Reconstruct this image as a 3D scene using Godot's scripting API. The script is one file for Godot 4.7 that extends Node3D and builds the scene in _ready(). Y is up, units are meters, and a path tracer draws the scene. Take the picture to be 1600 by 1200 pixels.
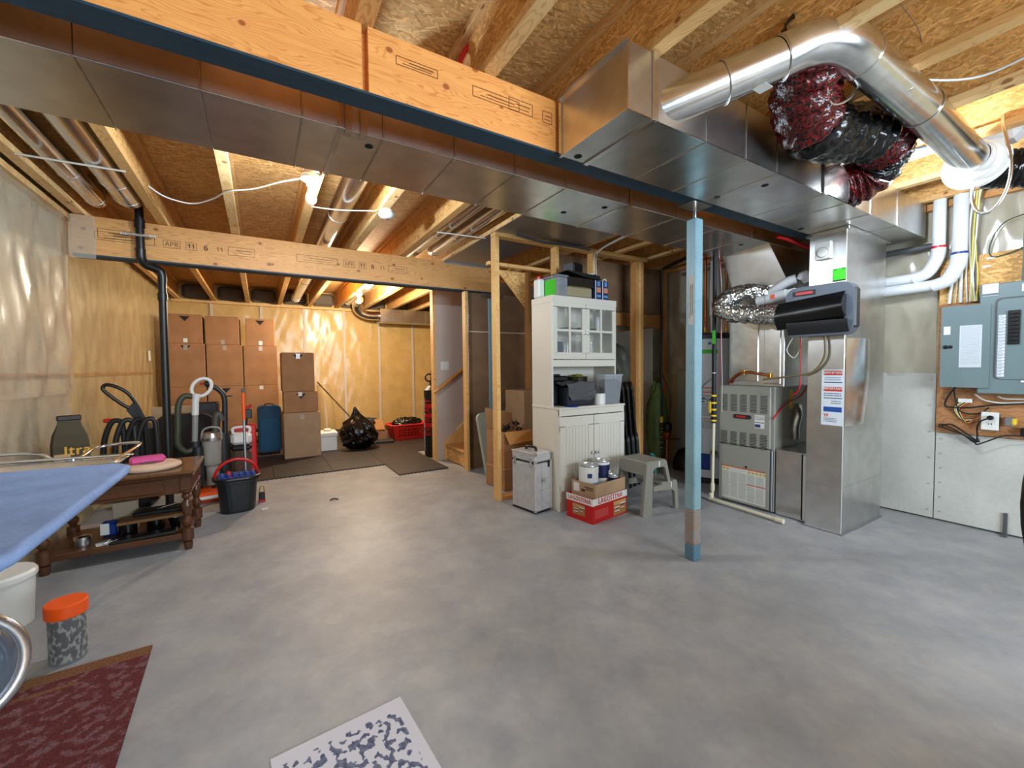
extends Node3D
# Unfinished basement with ducts, beams and stored belongings.
# y is up, metres; x runs along the main beam, -z along the floor joists.

const XL := -1.24    # left wall
const XR := 4.46     # right wall
const ZB := -9.0     # back wall
const ZF := 2.8      # wall behind the camera
const YJ := 2.43     # underside of the floor joists
const YS := 2.73     # underside of the subfloor

var M := {}
var names := {}
var rng := RandomNumberGenerator.new()


class B:
	var v := PackedVector3Array()
	var n := PackedVector3Array()
	var uv := PackedVector2Array()
	var xf := Transform3D.IDENTITY

	func at(t: Transform3D) -> B:
		xf = t
		return self

	func tri(a: Vector3, b: Vector3, c: Vector3, na: Vector3, nb: Vector3, nc: Vector3, ua := Vector2.ZERO, ub := Vector2.ZERO, uc := Vector2.ZERO) -> void:
		var pa := xf * a
		var pb := xf * b
		var pc := xf * c
		var qa := (xf.basis * na).normalized()
		var qb := (xf.basis * nb).normalized()
		var qc := (xf.basis * nc).normalized()
		if (pb - pa).cross(pc - pa).dot(qa + qb + qc) > 0.0:
			v.append_array([pa, pc, pb]); n.append_array([qa, qc, qb]); uv.append_array([ua, uc, ub])
		else:
			v.append_array([pa, pb, pc]); n.append_array([qa, qb, qc]); uv.append_array([ua, ub, uc])

	# four corners in order, uv (0,1)(1,1)(1,0)(0,0): a is bottom left as seen from the side o points to
	func q(a: Vector3, b: Vector3, c: Vector3, d: Vector3, o := Vector3.ZERO) -> B:
		var m := (b - a).cross(c - a)
		if m.length_squared() < 1e-14:
			m = (c - a).cross(d - a)
		m = m.normalized()
		if o != Vector3.ZERO and m.dot(o) < 0.0:
			m = -m
		tri(a, b, c, m, m, m, Vector2(0, 1), Vector2(1, 1), Vector2(1, 0))
		tri(a, c, d, m, m, m, Vector2(0, 1), Vector2(1, 0), Vector2(0, 0))
		return self

	func box(c: Vector3, s: Vector3, bev := 0.0) -> B:
		var h := s * 0.5
		if bev <= 0.0:
			for ax in 3:
				for sg in [-1.0, 1.0]:
					var u := (ax + 1) % 3
					var w := (ax + 2) % 3
					var p := []
					for k in [[-1, -1], [1, -1], [1, 1], [-1, 1]]:
						var e := Vector3.ZERO
						e[ax] = h[ax] * sg
						e[u] = h[u] * k[0]
						e[w] = h[w] * k[1]
						p.append(c + e)
					var o := Vector3.ZERO
					o[ax] = sg
					q(p[0], p[1], p[2], p[3], o)
			return self
		var bv := minf(bev, minf(h.x, minf(h.y, h.z)) * 0.95)
		for ax in 3:
			var u := (ax + 1) % 3
			var w := (ax + 2) % 3
			for sg in [-1.0, 1.0]:
				var p := []
				for k in [[-1, -1], [1, -1], [1, 1], [-1, 1]]:
					var e := Vector3.ZERO
					e[ax] = h[ax] * sg
					e[u] = (h[u] - bv) * k[0]
					e[w] = (h[w] - bv) * k[1]
					p.append(c + e)
				var o := Vector3.ZERO
				o[ax] = sg
				q(p[0], p[1], p[2], p[3], o)
			for su in [-1.0, 1.0]:
				for sw in [-1.0, 1.0]:
					var p := []
					for sg in [-1.0, 1.0]:
						var e := Vector3.ZERO
						e[ax] = (h[ax] - bv) * sg
						e[u] = h[u] * su
						e[w] = (h[w] - bv) * sw
						var e2 := e
						e2[u] = (h[u] - bv) * su
						e2[w] = h[w] * sw
						p.append([c + e, c + e2])
					var o := Vector3.ZERO
					o[u] = su
					o[w] = sw
					q(p[0][0], p[1][0], p[1][1], p[0][1], o)
		for sx in [-1.0, 1.0]:
			for sy in [-1.0, 1.0]:
				for sz in [-1.0, 1.0]:
					var sg := Vector3(sx, sy, sz)
					var o := sg.normalized()
					var i := h - Vector3(bv, bv, bv)
					tri(c + sg * Vector3(h.x, i.y, i.z), c + sg * Vector3(i.x, h.y, i.z), c + sg * Vector3(i.x, i.y, h.z), o, o, o)
		return self

	# a bar from p to r with a rectangular section
	func bar(p: Vector3, r: Vector3, w: float, h: float, up := Vector3.UP, bev := 0.0) -> B:
		var d := (r - p)
		var x := d.normalized()
		var z := x.cross(up)
		if z.length() < 1e-4:
			z = x.cross(Vector3.RIGHT)
		z = z.normalized()
		var y := z.cross(x)
		var old := xf
		xf = xf * Transform3D(Basis(x, y, z), (p + r) * 0.5)
		box(Vector3.ZERO, Vector3(d.length(), h, w), bev)
		xf = old
		return self

	func tube(path: Array, r, sides := 12, caps := true, closed := false) -> B:
		var cnt := path.size()
		var tan := []
		for i in cnt:
			var a: Vector3 = path[(i - 1 + cnt) % cnt] if closed else path[maxi(i - 1, 0)]
			var b: Vector3 = path[(i + 1) % cnt] if closed else path[mini(i + 1, cnt - 1)]
			tan.append((b - a).normalized())
		var up := Vector3.UP if absf(tan[0].y) < 0.9 else Vector3.RIGHT
		var nx: Vector3 = tan[0].cross(up).normalized()
		var rings := []
		var nor := []
		for i in cnt:
			nx = (nx - tan[i] * nx.dot(tan[i])).normalized()
			var ny: Vector3 = tan[i].cross(nx)
			var rr: float = r[i] if r is Array else r
			var ring := []
			var nn := []
			for k in sides:
				var a := TAU * k / sides
				var d: Vector3 = nx * cos(a) + ny * sin(a)
				ring.append(path[i] + d * rr)
				nn.append(d)
			rings.append(ring)
			nor.append(nn)
		for i in (cnt if closed else cnt - 1):
			var j := (i + 1) % cnt
			var off := 0
			if closed and j == 0:      # untwist the seam
				var best := 1e9
				for k in sides:
					var dd: float = rings[i][0].distance_to(rings[0][k])
					if dd < best:
						best = dd
						off = k
			for k in sides:
				var k2 := (k + 1) % sides
				var u0 := float(k) / sides
				var u1 := float(k + 1) / sides
				var v0 := float(i) / cnt
				var v1 := float(i + 1) / cnt
				var a: Vector3 = rings[i][k]
				var b: Vector3 = rings[i][k2]
				var c: Vector3 = rings[j][(k2 + off) % sides]
				var d: Vector3 = rings[j][(k + off) % sides]
				tri(a, b, c, nor[i][k], nor[i][k2], nor[j][(k2 + off) % sides], Vector2(u0, v0), Vector2(u1, v0), Vector2(u1, v1))
				tri(a, c, d, nor[i][k], nor[j][(k2 + off) % sides], nor[j][(k + off) % sides], Vector2(u0, v0), Vector2(u1, v1), Vector2(u0, v1))
		if caps and not closed:
			for e in [0, cnt - 1]:
				var o: Vector3 = -tan[0] if e == 0 else tan[e]
				for k in range(1, sides - 1):
					tri(rings[e][0], rings[e][k], rings[e][k + 1], o, o, o)
		return self

	# profile of (radius, height); turned about y
	func lathe(prof: Array, segs := 20, smooth := false) -> B:
		var pn := []
		for i in prof.size() - 1:
			var d: Vector2 = prof[i + 1] - prof[i]
			pn.append(Vector2(d.y, -d.x).normalized())
		for i in prof.size() - 1:
			var p0: Vector2 = prof[i]
			var p1: Vector2 = prof[i + 1]
			var n0: Vector2 = pn[i]
			var n1: Vector2 = pn[i]
			if smooth:
				if i > 0: n0 = (pn[i - 1] + pn[i]).normalized()
				if i < pn.size() - 1: n1 = (pn[i] + pn[i + 1]).normalized()
			for k in segs:
				var a := TAU * k / segs
				var b := TAU * (k + 1) / segs
				var ca := Vector3(cos(a), 0, sin(a))
				var cb := Vector3(cos(b), 0, sin(b))
				var u0 := float(k) / segs
				var u1 := float(k + 1) / segs
				var y0 := Vector3(0, p0.y, 0)
				var y1 := Vector3(0, p1.y, 0)
				var na0 := ca * n0.x + Vector3(0, n0.y, 0)
				var nb0 := cb * n0.x + Vector3(0, n0.y, 0)
				var na1 := ca * n1.x + Vector3(0, n1.y, 0)
				var nb1 := cb * n1.x + Vector3(0, n1.y, 0)
				var t0 := 1.0 - float(i) / (prof.size() - 1)
				var t1 := 1.0 - float(i + 1) / (prof.size() - 1)
				if p0.x > 1e-6:
					tri(ca * p0.x + y0, cb * p0.x + y0, cb * p1.x + y1, na0, nb0, nb1, Vector2(u0, t0), Vector2(u1, t0), Vector2(u1, t1))
				if p1.x > 1e-6:
					tri(ca * p0.x + y0, cb * p1.x + y1, ca * p1.x + y1, na0, nb1, na1, Vector2(u0, t0), Vector2(u1, t1), Vector2(u0, t1))
		return self

	# polygon in xy, thickness d along z about z = 0
	func ext(poly: PackedVector2Array, d: float) -> B:
		var idx := Geometry2D.triangulate_polygon(poly)
		for s in [-0.5, 0.5]:
			var o := Vector3(0, 0, signf(s))
			for i in range(0, idx.size(), 3):
				var p := []
				for k in 3:
					p.append(Vector3(poly[idx[i + k]].x, poly[idx[i + k]].y, d * s))
				tri(p[0], p[1], p[2], o, o, o)
		var area := 0.0
		for i in poly.size():
			area += poly[i].cross(poly[(i + 1) % poly.size()])
		for i in poly.size():
			var a := poly[i]
			var b := poly[(i + 1) % poly.size()]
			var e := (b - a) * signf(area)
			q(Vector3(a.x, a.y, -d / 2), Vector3(b.x, b.y, -d / 2), Vector3(b.x, b.y, d / 2), Vector3(a.x, a.y, d / 2), Vector3(e.y, -e.x, 0))
		return self

	# smooth surface f(u, v), u and v in 0..1; out tells the side the normals look to
	func grid(f: Callable, nu: int, nv: int, out := Vector3.ZERO) -> B:
		var p := []
		for j in nv + 1:
			var row := []
			for i in nu + 1:
				row.append(f.call(float(i) / nu, float(j) / nv))
			p.append(row)
		var nn := []
		for j in nv + 1:
			var row := []
			for i in nu + 1:
				var du: Vector3 = p[j][mini(i + 1, nu)] - p[j][maxi(i - 1, 0)]
				var dv: Vector3 = p[mini(j + 1, nv)][i] - p[maxi(j - 1, 0)][i]
				var m := du.cross(dv).normalized()
				if out != Vector3.ZERO and m.dot(out) < 0.0:
					m = -m
				row.append(m)
			nn.append(row)
		for j in nv:
			for i in nu:
				var u0 := float(i) / nu
				var u1 := float(i + 1) / nu
				var v0 := float(j) / nv
				var v1 := float(j + 1) / nv
				tri(p[j][i], p[j][i + 1], p[j + 1][i + 1], nn[j][i], nn[j][i + 1], nn[j + 1][i + 1], Vector2(u0, v0), Vector2(u1, v0), Vector2(u1, v1))
				tri(p[j][i], p[j + 1][i + 1], p[j + 1][i], nn[j][i], nn[j + 1][i + 1], nn[j + 1][i], Vector2(u0, v0), Vector2(u1, v1), Vector2(u0, v1))
		return self

	# closed lump: direction -> radius
	func lump(c: Vector3, f: Callable, nu := 28, nv := 16) -> B:
		var g := func(u: float, w: float) -> Vector3:
			var a := u * TAU
			var b := (w - 0.5) * PI
			var d := Vector3(cos(a) * cos(b), sin(b), sin(a) * cos(b))
			return c + f.call(d)
		var p := []
		for j in nv + 1:
			var row := []
			for i in nu:
				row.append(g.call(float(i) / nu, float(j) / nv))
			p.append(row)
		var nn := []
		for j in nv + 1:
			var row := []
			for i in nu:
				var du: Vector3 = p[j][(i + 1) % nu] - p[j][(i - 1 + nu) % nu]
				var dv: Vector3 = p[mini(j + 1, nv)][i] - p[maxi(j - 1, 0)][i]
				var m := du.cross(dv)
				if m.length() < 1e-9:
					m = Vector3(0, -1 if j == 0 else 1, 0)
				m = m.normalized()
				if m.dot(p[j][i] - c) < 0.0:
					m = -m
				row.append(m)
			nn.append(row)
		for j in nv:
			for i in nu:
				var k := (i + 1) % nu
				if j > 0:
					tri(p[j][i], p[j][k], p[j + 1][k], nn[j][i], nn[j][k], nn[j + 1][k])
				if j < nv - 1:
					tri(p[j][i], p[j + 1][k], p[j + 1][i], nn[j][i], nn[j + 1][k], nn[j + 1][i])
		return self

	func mesh() -> ArrayMesh:
		var a := []
		a.resize(Mesh.ARRAY_MAX)
		a[Mesh.ARRAY_VERTEX] = v
		a[Mesh.ARRAY_NORMAL] = n
		a[Mesh.ARRAY_TEX_UV] = uv
		var m := ArrayMesh.new()
		m.add_surface_from_arrays(Mesh.PRIMITIVE_TRIANGLES, a)
		return m


func V(x: float, y: float, z: float) -> Vector3:
	return Vector3(x, y, z)


func numbered(called: String) -> String:
	if not names.has(called):
		names[called] = 0
		return called
	names[called] += 1
	return "%s_%03d" % [called, names[called]]


func tag(o: Node3D, label: String, category: String, group := "") -> Node3D:
	o.set_meta("label", label)
	o.set_meta("category", category)
	if group != "":
		o.set_meta("group", group)
	return o


func thing(called: String, label: String, category: String, at := Vector3.ZERO, turn := 0.0, group := "") -> Node3D:
	var o := Node3D.new()
	o.name = numbered(called)
	add_child(o)
	o.position = at
	o.rotation.y = turn
	return tag(o, label, category, group)


func setting(called: String, label: String) -> Node3D:
	var o := Node3D.new()
	o.name = called
	add_child(o)
	o.set_meta("kind", "structure")
	o.set_meta("label", label)
	return o


# one mesh; under a parent it is a part, else a thing of its own
func obj(called: String, b, m: Material, parent: Node3D = null, at := Vector3.ZERO, rot := Vector3.ZERO) -> MeshInstance3D:
	var o := MeshInstance3D.new()
	o.mesh = b.mesh() if b is B else b
	o.material_override = m
	o.cast_shadow = GeometryInstance3D.SHADOW_CASTING_SETTING_ON
	o.name = called if parent else numbered(called)
	if parent:
		parent.add_child(o, true)
	else:
		add_child(o)
	o.position = at
	o.rotation = rot
	return o


func letters(s: String, size: float, m: Material, parent: Node3D, at: Vector3, rot := Vector3.ZERO, bold := false, serif := false, slant := 0.0) -> MeshInstance3D:
	var t := TextMesh.new()
	var f := SystemFont.new()
	f.font_names = PackedStringArray(["Droid Serif" if serif else "Droid Sans"])
	if bold:
		f.font_weight = 700
	f.font_italic = slant > 0.0
	t.font = f
	t.font_size = 64
	t.pixel_size = size / 64.0
	t.depth = 0.0006
	t.text = s
	return obj("lettering", t, m, parent, at, rot)


# points along a smooth curve through the given ones
func curve(pts: Array, steps := 6) -> Array:
	var out := []
	for i in pts.size() - 1:
		var p0: Vector3 = pts[maxi(i - 1, 0)]
		var p1: Vector3 = pts[i]
		var p2: Vector3 = pts[i + 1]
		var p3: Vector3 = pts[mini(i + 2, pts.size() - 1)]
		for k in steps:
			out.append(p1.cubic_interpolate(p2, p0, p3, float(k) / steps))
	out.append(pts[-1])
	return out


func arc(c: Vector3, ax: Vector3, ay: Vector3, r: float, a0: float, a1: float, steps := 8) -> Array:
	var out := []
	for k in steps + 1:
		var a := lerpf(a0, a1, float(k) / steps)
		out.append(c + (ax * cos(a) + ay * sin(a)) * r)
	return out


func rrect(w: float, h: float, r: float, steps := 4) -> PackedVector2Array:
	var p := PackedVector2Array()
	for k in 4:
		var c := Vector2((w / 2 - r) * (1 if k in [0, 3] else -1), (h / 2 - r) * (1 if k in [0, 1] else -1))
		for i in steps + 1:
			var a := PI / 2 * k + PI / 2 * i / steps
			p.append(c + Vector2(cos(a), sin(a)) * r)
	return p


# ---------------------------------------------------------------- materials
func mat(c: Color, rough := 0.6, metal := 0.0) -> StandardMaterial3D:
	var m := StandardMaterial3D.new()
	m.albedo_color = c
	m.roughness = rough
	m.metallic = metal
	return m


func glow(c: Color, e: float) -> StandardMaterial3D:
	var m := mat(c, 0.4)
	m.emission_enabled = true
	m.emission = c
	m.emission_energy_multiplier = e
	return m


func pane(c: Color, alpha: float, rough := 0.05) -> StandardMaterial3D:
	var m := mat(Color(c.r, c.g, c.b, alpha), rough)
	m.transparency = BaseMaterial3D.TRANSPARENCY_ALPHA
	return m


func image(w: int, h: int, f: Callable) -> ImageTexture:
	var im := Image.create(w, h, false, Image.FORMAT_RGB8)
	for y in h:
		for x in w:
			im.set_pixel(x, y, f.call(x, y))
	return ImageTexture.create_from_image(im)


func noise_image(s: int, freq: float, octaves: int, sd: int, type := FastNoiseLite.TYPE_SIMPLEX_SMOOTH) -> Image:
	var nz := FastNoiseLite.new()
	nz.seed = sd
	nz.frequency = freq
	nz.noise_type = type
	nz.fractal_octaves = octaves
	var im := nz.get_seamless_image(s, s)
	im.convert(Image.FORMAT_RGB8)
	return im


# mixes two colours by a layered seamless noise; spots adds dark flecks
func mottled(s: int, a: Color, b: Color, freq: float, octaves: int, sd: int, fine := 0.0) -> ImageTexture:
	var nz := noise_image(s, freq, octaves, sd)
	var nf := noise_image(s, 0.15, 2, sd + 7)
	var r := RandomNumberGenerator.new()
	r.seed = sd
	return image(s, s, func(x: int, y: int) -> Color:
		var t := nz.get_pixel(x, y).r
		var c := a.lerp(b, t)
		var k := 1.0 + fine * (nf.get_pixel(x, y).r - 0.5) + fine * 0.5 * (r.randf() - 0.5)
		return Color(c.r * k, c.g * k, c.b * k))


# grain along u: stretched noise, darker latewood lines, a few knots
func grain(w: int, h: int, light: Color, dark: Color, sd: int, knots: int, bands := 14.0) -> ImageTexture:
	var nz := FastNoiseLite.new()
	nz.seed = sd
	nz.frequency = 1.0
	nz.fractal_octaves = 3
	var r := RandomNumberGenerator.new()
	r.seed = sd
	var ks := []
	for i in knots:
		ks.append(Vector3(r.randf() * w, r.randf() * h, r.randf_range(5, 11)))
	return image(w, h, func(x: int, y: int) -> Color:
		var fx := float(x) / w
		var fy := float(y) / h
		# seamless in x by walking round a circle, in y by mirroring
		var cx := cos(fx * TAU) * 0.55
		var sx := sin(fx * TAU) * 0.55
		var my := absf(fy - 0.5) * 2.0
		var wob := nz.get_noise_3d(cx, sx, my * 1.6) * 1.3
		var near := 0.0
		for k: Vector3 in ks:
			var dx := absf(x - k.x)
			dx = minf(dx, w - dx) * 1.5
			var dy := absf(y - k.y)
			dy = minf(dy, h - dy)
			var d := sqrt(dx * dx + dy * dy)
			near = maxf(near, 1.0 - smoothstep(k.z * 0.8, k.z * 1.4, d))
			wob += exp(-d / (k.z * 2.2)) * 0.8
		var ring := fposmod((my + wob * 0.35) * bands, 1.0)
		var late := smoothstep(0.55, 0.95, ring) * (1.0 - smoothstep(0.95, 1.0, ring))
		var fib := nz.get_noise_3d(cx * 6.0, sx * 6.0, my * 90.0) * 0.5
		var t := clampf(late * 0.55 + fib * 0.35 + 0.12 + wob * 0.12, 0, 1)
		var c := light.lerp(dark, t)
		return c.lerp(Color(dark.r * 0.72, dark.g * 0.6, dark.b * 0.5), near * 0.8))


func strands(s: int, tones: Array, sd: int, many: int, back: Color) -> ImageTexture:
	var im := Image.create(s, s, false, Image.FORMAT_RGB8)
	im.fill(back)
	var r := RandomNumberGenerator.new()
	r.seed = sd
	for i in many:
		var c: Color = tones[r.randi() % tones.size()]
		var k := r.randf_range(0.88, 1.1)
		c = Color(c.r * k, c.g * k, c.b * k)
		var p := Vector2(r.randf(), r.randf()) * s
		var a := r.randfn(0.0, 0.55)
		var d := Vector2(cos(a), sin(a))
		var e := Vector2(-d.y, d.x)
		var l := r.randf_range(18, 60)
		var w := r.randf_range(3, 9)
		for u in int(l * 1.2):
			for t in int(w * 1.2):
				var o := p + d * (u / 1.2) + e * (t / 1.2)
				var edge := 0.93 if t == 0 else 1.0
				im.set_pixel(posmod(int(o.x), s), posmod(int(o.y), s), Color(c.r * edge, c.g * edge, c.b * edge))
	return ImageTexture.create_from_image(im)


func skin(m: StandardMaterial3D, t: Texture2D, scale: float, world := false) -> StandardMaterial3D:
	m.albedo_texture = t
	m.uv1_triplanar = true
	m.uv1_world_triplanar = world
	m.uv1_triplanar_sharpness = 8.0
	m.uv1_scale = Vector3(scale, scale, scale)
	return m


func skin3(m: StandardMaterial3D, t: Texture2D, scale: Vector3, off := Vector3.ZERO) -> StandardMaterial3D:
	skin(m, t, 1.0)
	m.uv1_scale = scale
	m.uv1_offset = off
	return m


func relief(m: StandardMaterial3D, im: Image, depth_cm: float) -> StandardMaterial3D:
	m.heightmap_enabled = true
	m.heightmap_texture = ImageTexture.create_from_image(im)
	m.heightmap_scale = depth_cm
	return m


func print_on(w: int, h: int, back: Color, rects: Array) -> StandardMaterial3D:
	var im := Image.create(w, h, false, Image.FORMAT_RGB8)
	im.fill(back)
	for r in rects:
		im.fill_rect(Rect2i(r[0], r[1], r[2], r[3]), r[4])
	var m := mat(Color.WHITE, 0.55)
	m.albedo_texture = ImageTexture.create_from_image(im)
	return m


# rows of small dark dashes: print too small to read
func fine_print(x: int, y: int, w: int, rows: int, pitch: int, c: Color, sd: int) -> Array:
	var r := RandomNumberGenerator.new()
	r.seed = sd
	var out := []
	for i in rows:
		var cx := x
		while cx < x + w - 3:
			var l := r.randi_range(2, 7)
			out.append([cx, y + i * pitch, mini(l, x + w - cx), maxi(1, pitch / 2), c])
			cx += l + 2
	return out


func make_materials() -> void:
	var K := Color(0.72, 0.72, 0.70)
	var conc_n := noise_image(1024, 0.006, 5, 11)
	var conc_f := noise_image(1024, 0.09, 3, 12)
	var conc_s := noise_image(1024, 0.02, 3, 14)
	var scuff := noise_image(1024, 0.012, 5, 16)
	var rr := RandomNumberGenerator.new()
	rr.seed = 5
	var ct := image(1024, 1024, func(x: int, y: int) -> Color:
		var t := conc_n.get_pixel(x, y).r
		var s := conc_s.get_pixel(x, y).r
		var f := conc_f.get_pixel(x, y).r
		var k := 0.585 + 0.10 * (t - 0.5) + 0.05 * (s - 0.5) + 0.03 * (f - 0.5) + 0.012 * (rr.randf() - 0.5)
		k += 0.016 * smoothstep(0.60, 0.78, scuff.get_pixel(x, y).r) - 0.014 * smoothstep(0.62, 0.80, scuff.get_pixel(1023 - y, x).r)
		var warm := 0.02 * (s - 0.45)
		return Color(k - 0.006 + warm, k + 0.4 * warm, k + 0.010 - warm))
	M.concrete = skin(mat(Color.WHITE, 0.5), ct, 0.22, true)
	relief(M.concrete, conc_f, 0.02)
	M.wallconc = skin(mat(Color(0.75, 0.74, 0.72), 0.9), ct, 0.5, true)

	var osb := strands(512, [Color(0.88, 0.74, 0.50), Color(0.82, 0.67, 0.43), Color(0.92, 0.80, 0.58), Color(0.76, 0.60, 0.37), Color(0.86, 0.70, 0.46)], 3, 2600, Color(0.8, 0.64, 0.42))
	M.osb = skin(mat(Color(0.98, 0.93, 0.86), 0.75), osb, 1.3)
	M.web = skin(mat(Color(1.0, 0.92, 0.80), 0.75), osb, 1.6)
	M.plywood = skin(mat(Color(0.98, 0.92, 0.82), 0.7), osb, 1.2)
	var pine := grain(512, 256, Color(0.90, 0.75, 0.52), Color(0.74, 0.56, 0.34), 21, 3, 9.0)
	var pine2 := grain(512, 256, Color(0.87, 0.71, 0.47), Color(0.69, 0.50, 0.29), 22, 2, 12.0)
	var fir := grain(1024, 256, Color(0.93, 0.67, 0.38), Color(0.78, 0.47, 0.22), 25, 9, 11.0)
	var fir2 := grain(1024, 256, Color(0.82, 0.62, 0.38), Color(0.66, 0.46, 0.26), 27, 10, 9.0)
	M.flange = skin3(mat(Color.WHITE, 0.65), pine, V(0.8, 3.2, 3.2))
	M.flange2 = skin3(mat(Color(1, 0.97, 0.93), 0.65), pine2, V(0.7, 3.0, 3.0), V(0.3, 0.2, 0.1))
	M.stud = skin3(mat(Color(0.98, 0.94, 0.86), 0.65), pine, V(0.9, 3.4, 3.4), V(0.1, 0.4, 0.3))
	M.stud2 = skin3(mat(Color(0.92, 0.82, 0.72), 0.65), pine2, V(0.8, 3.4, 3.4), V(0.5, 0.1, 0.3))
	M.ply = skin3(mat(Color(0.90, 0.84, 0.78), 0.7), grain(512, 256, Color(0.76, 0.58, 0.40), Color(0.58, 0.40, 0.25), 29, 2, 7.0), V(0.8, 1.6, 1.6))
	M.lvl = skin3(mat(Color(1.0, 0.97, 0.92), 0.55), fir, V(0.55, 4.0, 4.0), V(0.23, 0.1, 0.1))
	M.lvl2 = skin3(mat(Color(1.0, 0.98, 0.94), 0.55), fir2, V(0.42, 3.2, 3.2), V(0.4, 0.05, 0.05))
	M.lvl_blue = skin3(mat(Color(0.10, 0.24, 0.31), 0.6), mottled(256, Color(0.75, 0.85, 0.9), Color(1, 1, 1), 0.02, 3, 31, 0.5), V(0.6, 6, 6))
	M.oak = skin3(mat(Color(0.92, 0.9, 0.9), 0.32), grain(512, 256, Color(0.40, 0.25, 0.15), Color(0.22, 0.12, 0.06), 41, 0, 20.0), V(1.2, 3.0, 3.0))
	M.oak_top = skin3(mat(Color(0.95, 0.92, 0.9), 0.16), grain(512, 256, Color(0.45, 0.33, 0.23), Color(0.30, 0.20, 0.12), 42, 0, 16.0), V(1.2, 3.0, 3.0))
	M.rail = skin3(mat(Color(0.95, 0.8, 0.6), 0.4), pine2, V(1, 6, 6))

	var sn := noise_image(512, 0.012, 4, 52)
	var gal := image(512, 512, func(x: int, y: int) -> Color:
		var k := 0.94 + 0.10 * (sn.get_pixel(x, y).r - 0.5)
		return Color(k, k, k))
	M.galv = skin(mat(Color(0.87, 0.87, 0.86), 0.29, 1.0), gal, 0.9)
	M.galv_bright = skin(mat(Color(0.92, 0.92, 0.91), 0.22, 1.0), gal, 1.7)
	M.galv_dull = skin(mat(Color(0.70, 0.71, 0.73), 0.42, 1.0), gal, 1.7)
	M.tin = skin(mat(Color(0.91, 0.91, 0.90), 0.2, 1.0), gal, 2.0)
	M.foil = relief(skin(mat(Color(0.88, 0.88, 0.87), 0.16, 1.0), gal, 2.0), noise_image(256, 0.05, 3, 55), 0.5)
	M.chrome = mat(Color(0.85, 0.85, 0.86), 0.08, 1.0)
	M.steel = mat(Color(0.77, 0.77, 0.78), 0.3, 1.0)
	M.alu = relief(skin(mat(Color(0.86, 0.86, 0.86), 0.4, 0.45), gal, 2.0), noise_image(128, 0.03, 2, 56), 0.02)
	M.brass = mat(Color(0.78, 0.60, 0.25), 0.35, 0.9)
	M.copper = mat(Color(0.72, 0.40, 0.24), 0.35, 1.0)
	M.ironpipe = mat(Color(0.05, 0.055, 0.06), 0.45, 0.3)

	M.film = pane(Color(0.80, 0.78, 0.72), 0.34, 0.22)
	M.film_back = pane(Color(0.86, 0.76, 0.52), 0.30, 0.24)
	M.batt = skin(mat(Color.WHITE, 0.95), mottled(256, Color(0.84, 0.70, 0.42), Color(0.92, 0.80, 0.54), 0.012, 4, 61, 0.12), 0.8, true)
	M.batt_pale = skin(mat(Color.WHITE, 0.95), mottled(256, Color(0.68, 0.62, 0.48), Color(0.80, 0.74, 0.60), 0.012, 4, 62, 0.1), 0.8, true)
	M.drywall = skin(mat(Color.WHITE, 0.8), mottled(256, Color(0.70, 0.70, 0.67), Color(0.76, 0.76, 0.73), 0.01, 4, 63, 0.04), 0.7, true)
	M.painted = mat(Color(0.74, 0.68, 0.64), 0.7)
	M.paper_back = skin(mat(Color.WHITE, 0.85), mottled(256, Color(0.45, 0.34, 0.25), Color(0.54, 0.42, 0.31), 0.01, 4, 64, 0.05), 0.8, true)
	M.seam = mat(Color(0.80, 0.76, 0.70), 0.8)
	M.screw = mat(Color(0.15, 0.15, 0.15), 0.5, 0.6)

	M.white = mat(Color(0.86, 0.86, 0.84), 0.45)
	M.cab = mat(Color(0.83, 0.81, 0.76), 0.42)
	M.pvc = mat(Color(0.84, 0.85, 0.86), 0.3)
	M.pvc_ivory = mat(Color(0.82, 0.78, 0.68), 0.4)
	M.black = mat(Color(0.035, 0.037, 0.04), 0.4)
	M.rubber = mat(Color(0.05, 0.05, 0.055), 0.65)
	M.hole = mat(Color(0.012, 0.012, 0.012), 0.9)
	M.darkgrey = mat(Color(0.13, 0.135, 0.145), 0.45)
	M.midgrey = mat(Color(0.30, 0.31, 0.32), 0.45)
	M.grey = mat(Color(0.50, 0.50, 0.48), 0.45)
	M.red = mat(Color(0.75, 0.06, 0.07), 0.35)
	M.orange = mat(Color(0.90, 0.32, 0.05), 0.4)
	M.blue = mat(Color(0.07, 0.20, 0.50), 0.4)
	M.yellow = mat(Color(0.85, 0.72, 0.12), 0.5)
	M.green = mat(Color(0.25, 0.75, 0.12), 0.5)
	M.ink = mat(Color(0.10, 0.10, 0.10), 0.8)
	M.stamp = mat(Color(0.30, 0.20, 0.12), 0.8)
	M.stamp_pale = mat(Color(0.50, 0.29, 0.13), 0.8)
	M.cable = mat(Color(0.82, 0.82, 0.80), 0.5)
	M.cable_yellow = mat(Color(0.80, 0.74, 0.30), 0.5)
	M.cable_blue = mat(Color(0.13, 0.36, 0.66), 0.5)
	M.card = skin(mat(Color.WHITE, 0.8), mottled(256, Color(0.60, 0.43, 0.28), Color(0.66, 0.48, 0.32), 0.01, 4, 71, 0.05), 1.5)
	M.card2 = skin(mat(Color.WHITE, 0.8), mottled(256, Color(0.64, 0.52, 0.40), Color(0.69, 0.57, 0.44), 0.01, 4, 72, 0.05), 1.5)
	M.card3 = skin(mat(Color.WHITE, 0.8), mottled(256, Color(0.73, 0.52, 0.28), Color(0.79, 0.57, 0.33), 0.01, 4, 73, 0.05), 1.5)
	M.tape = pane(Color(0.80, 0.72, 0.62), 0.55, 0.2)
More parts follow.
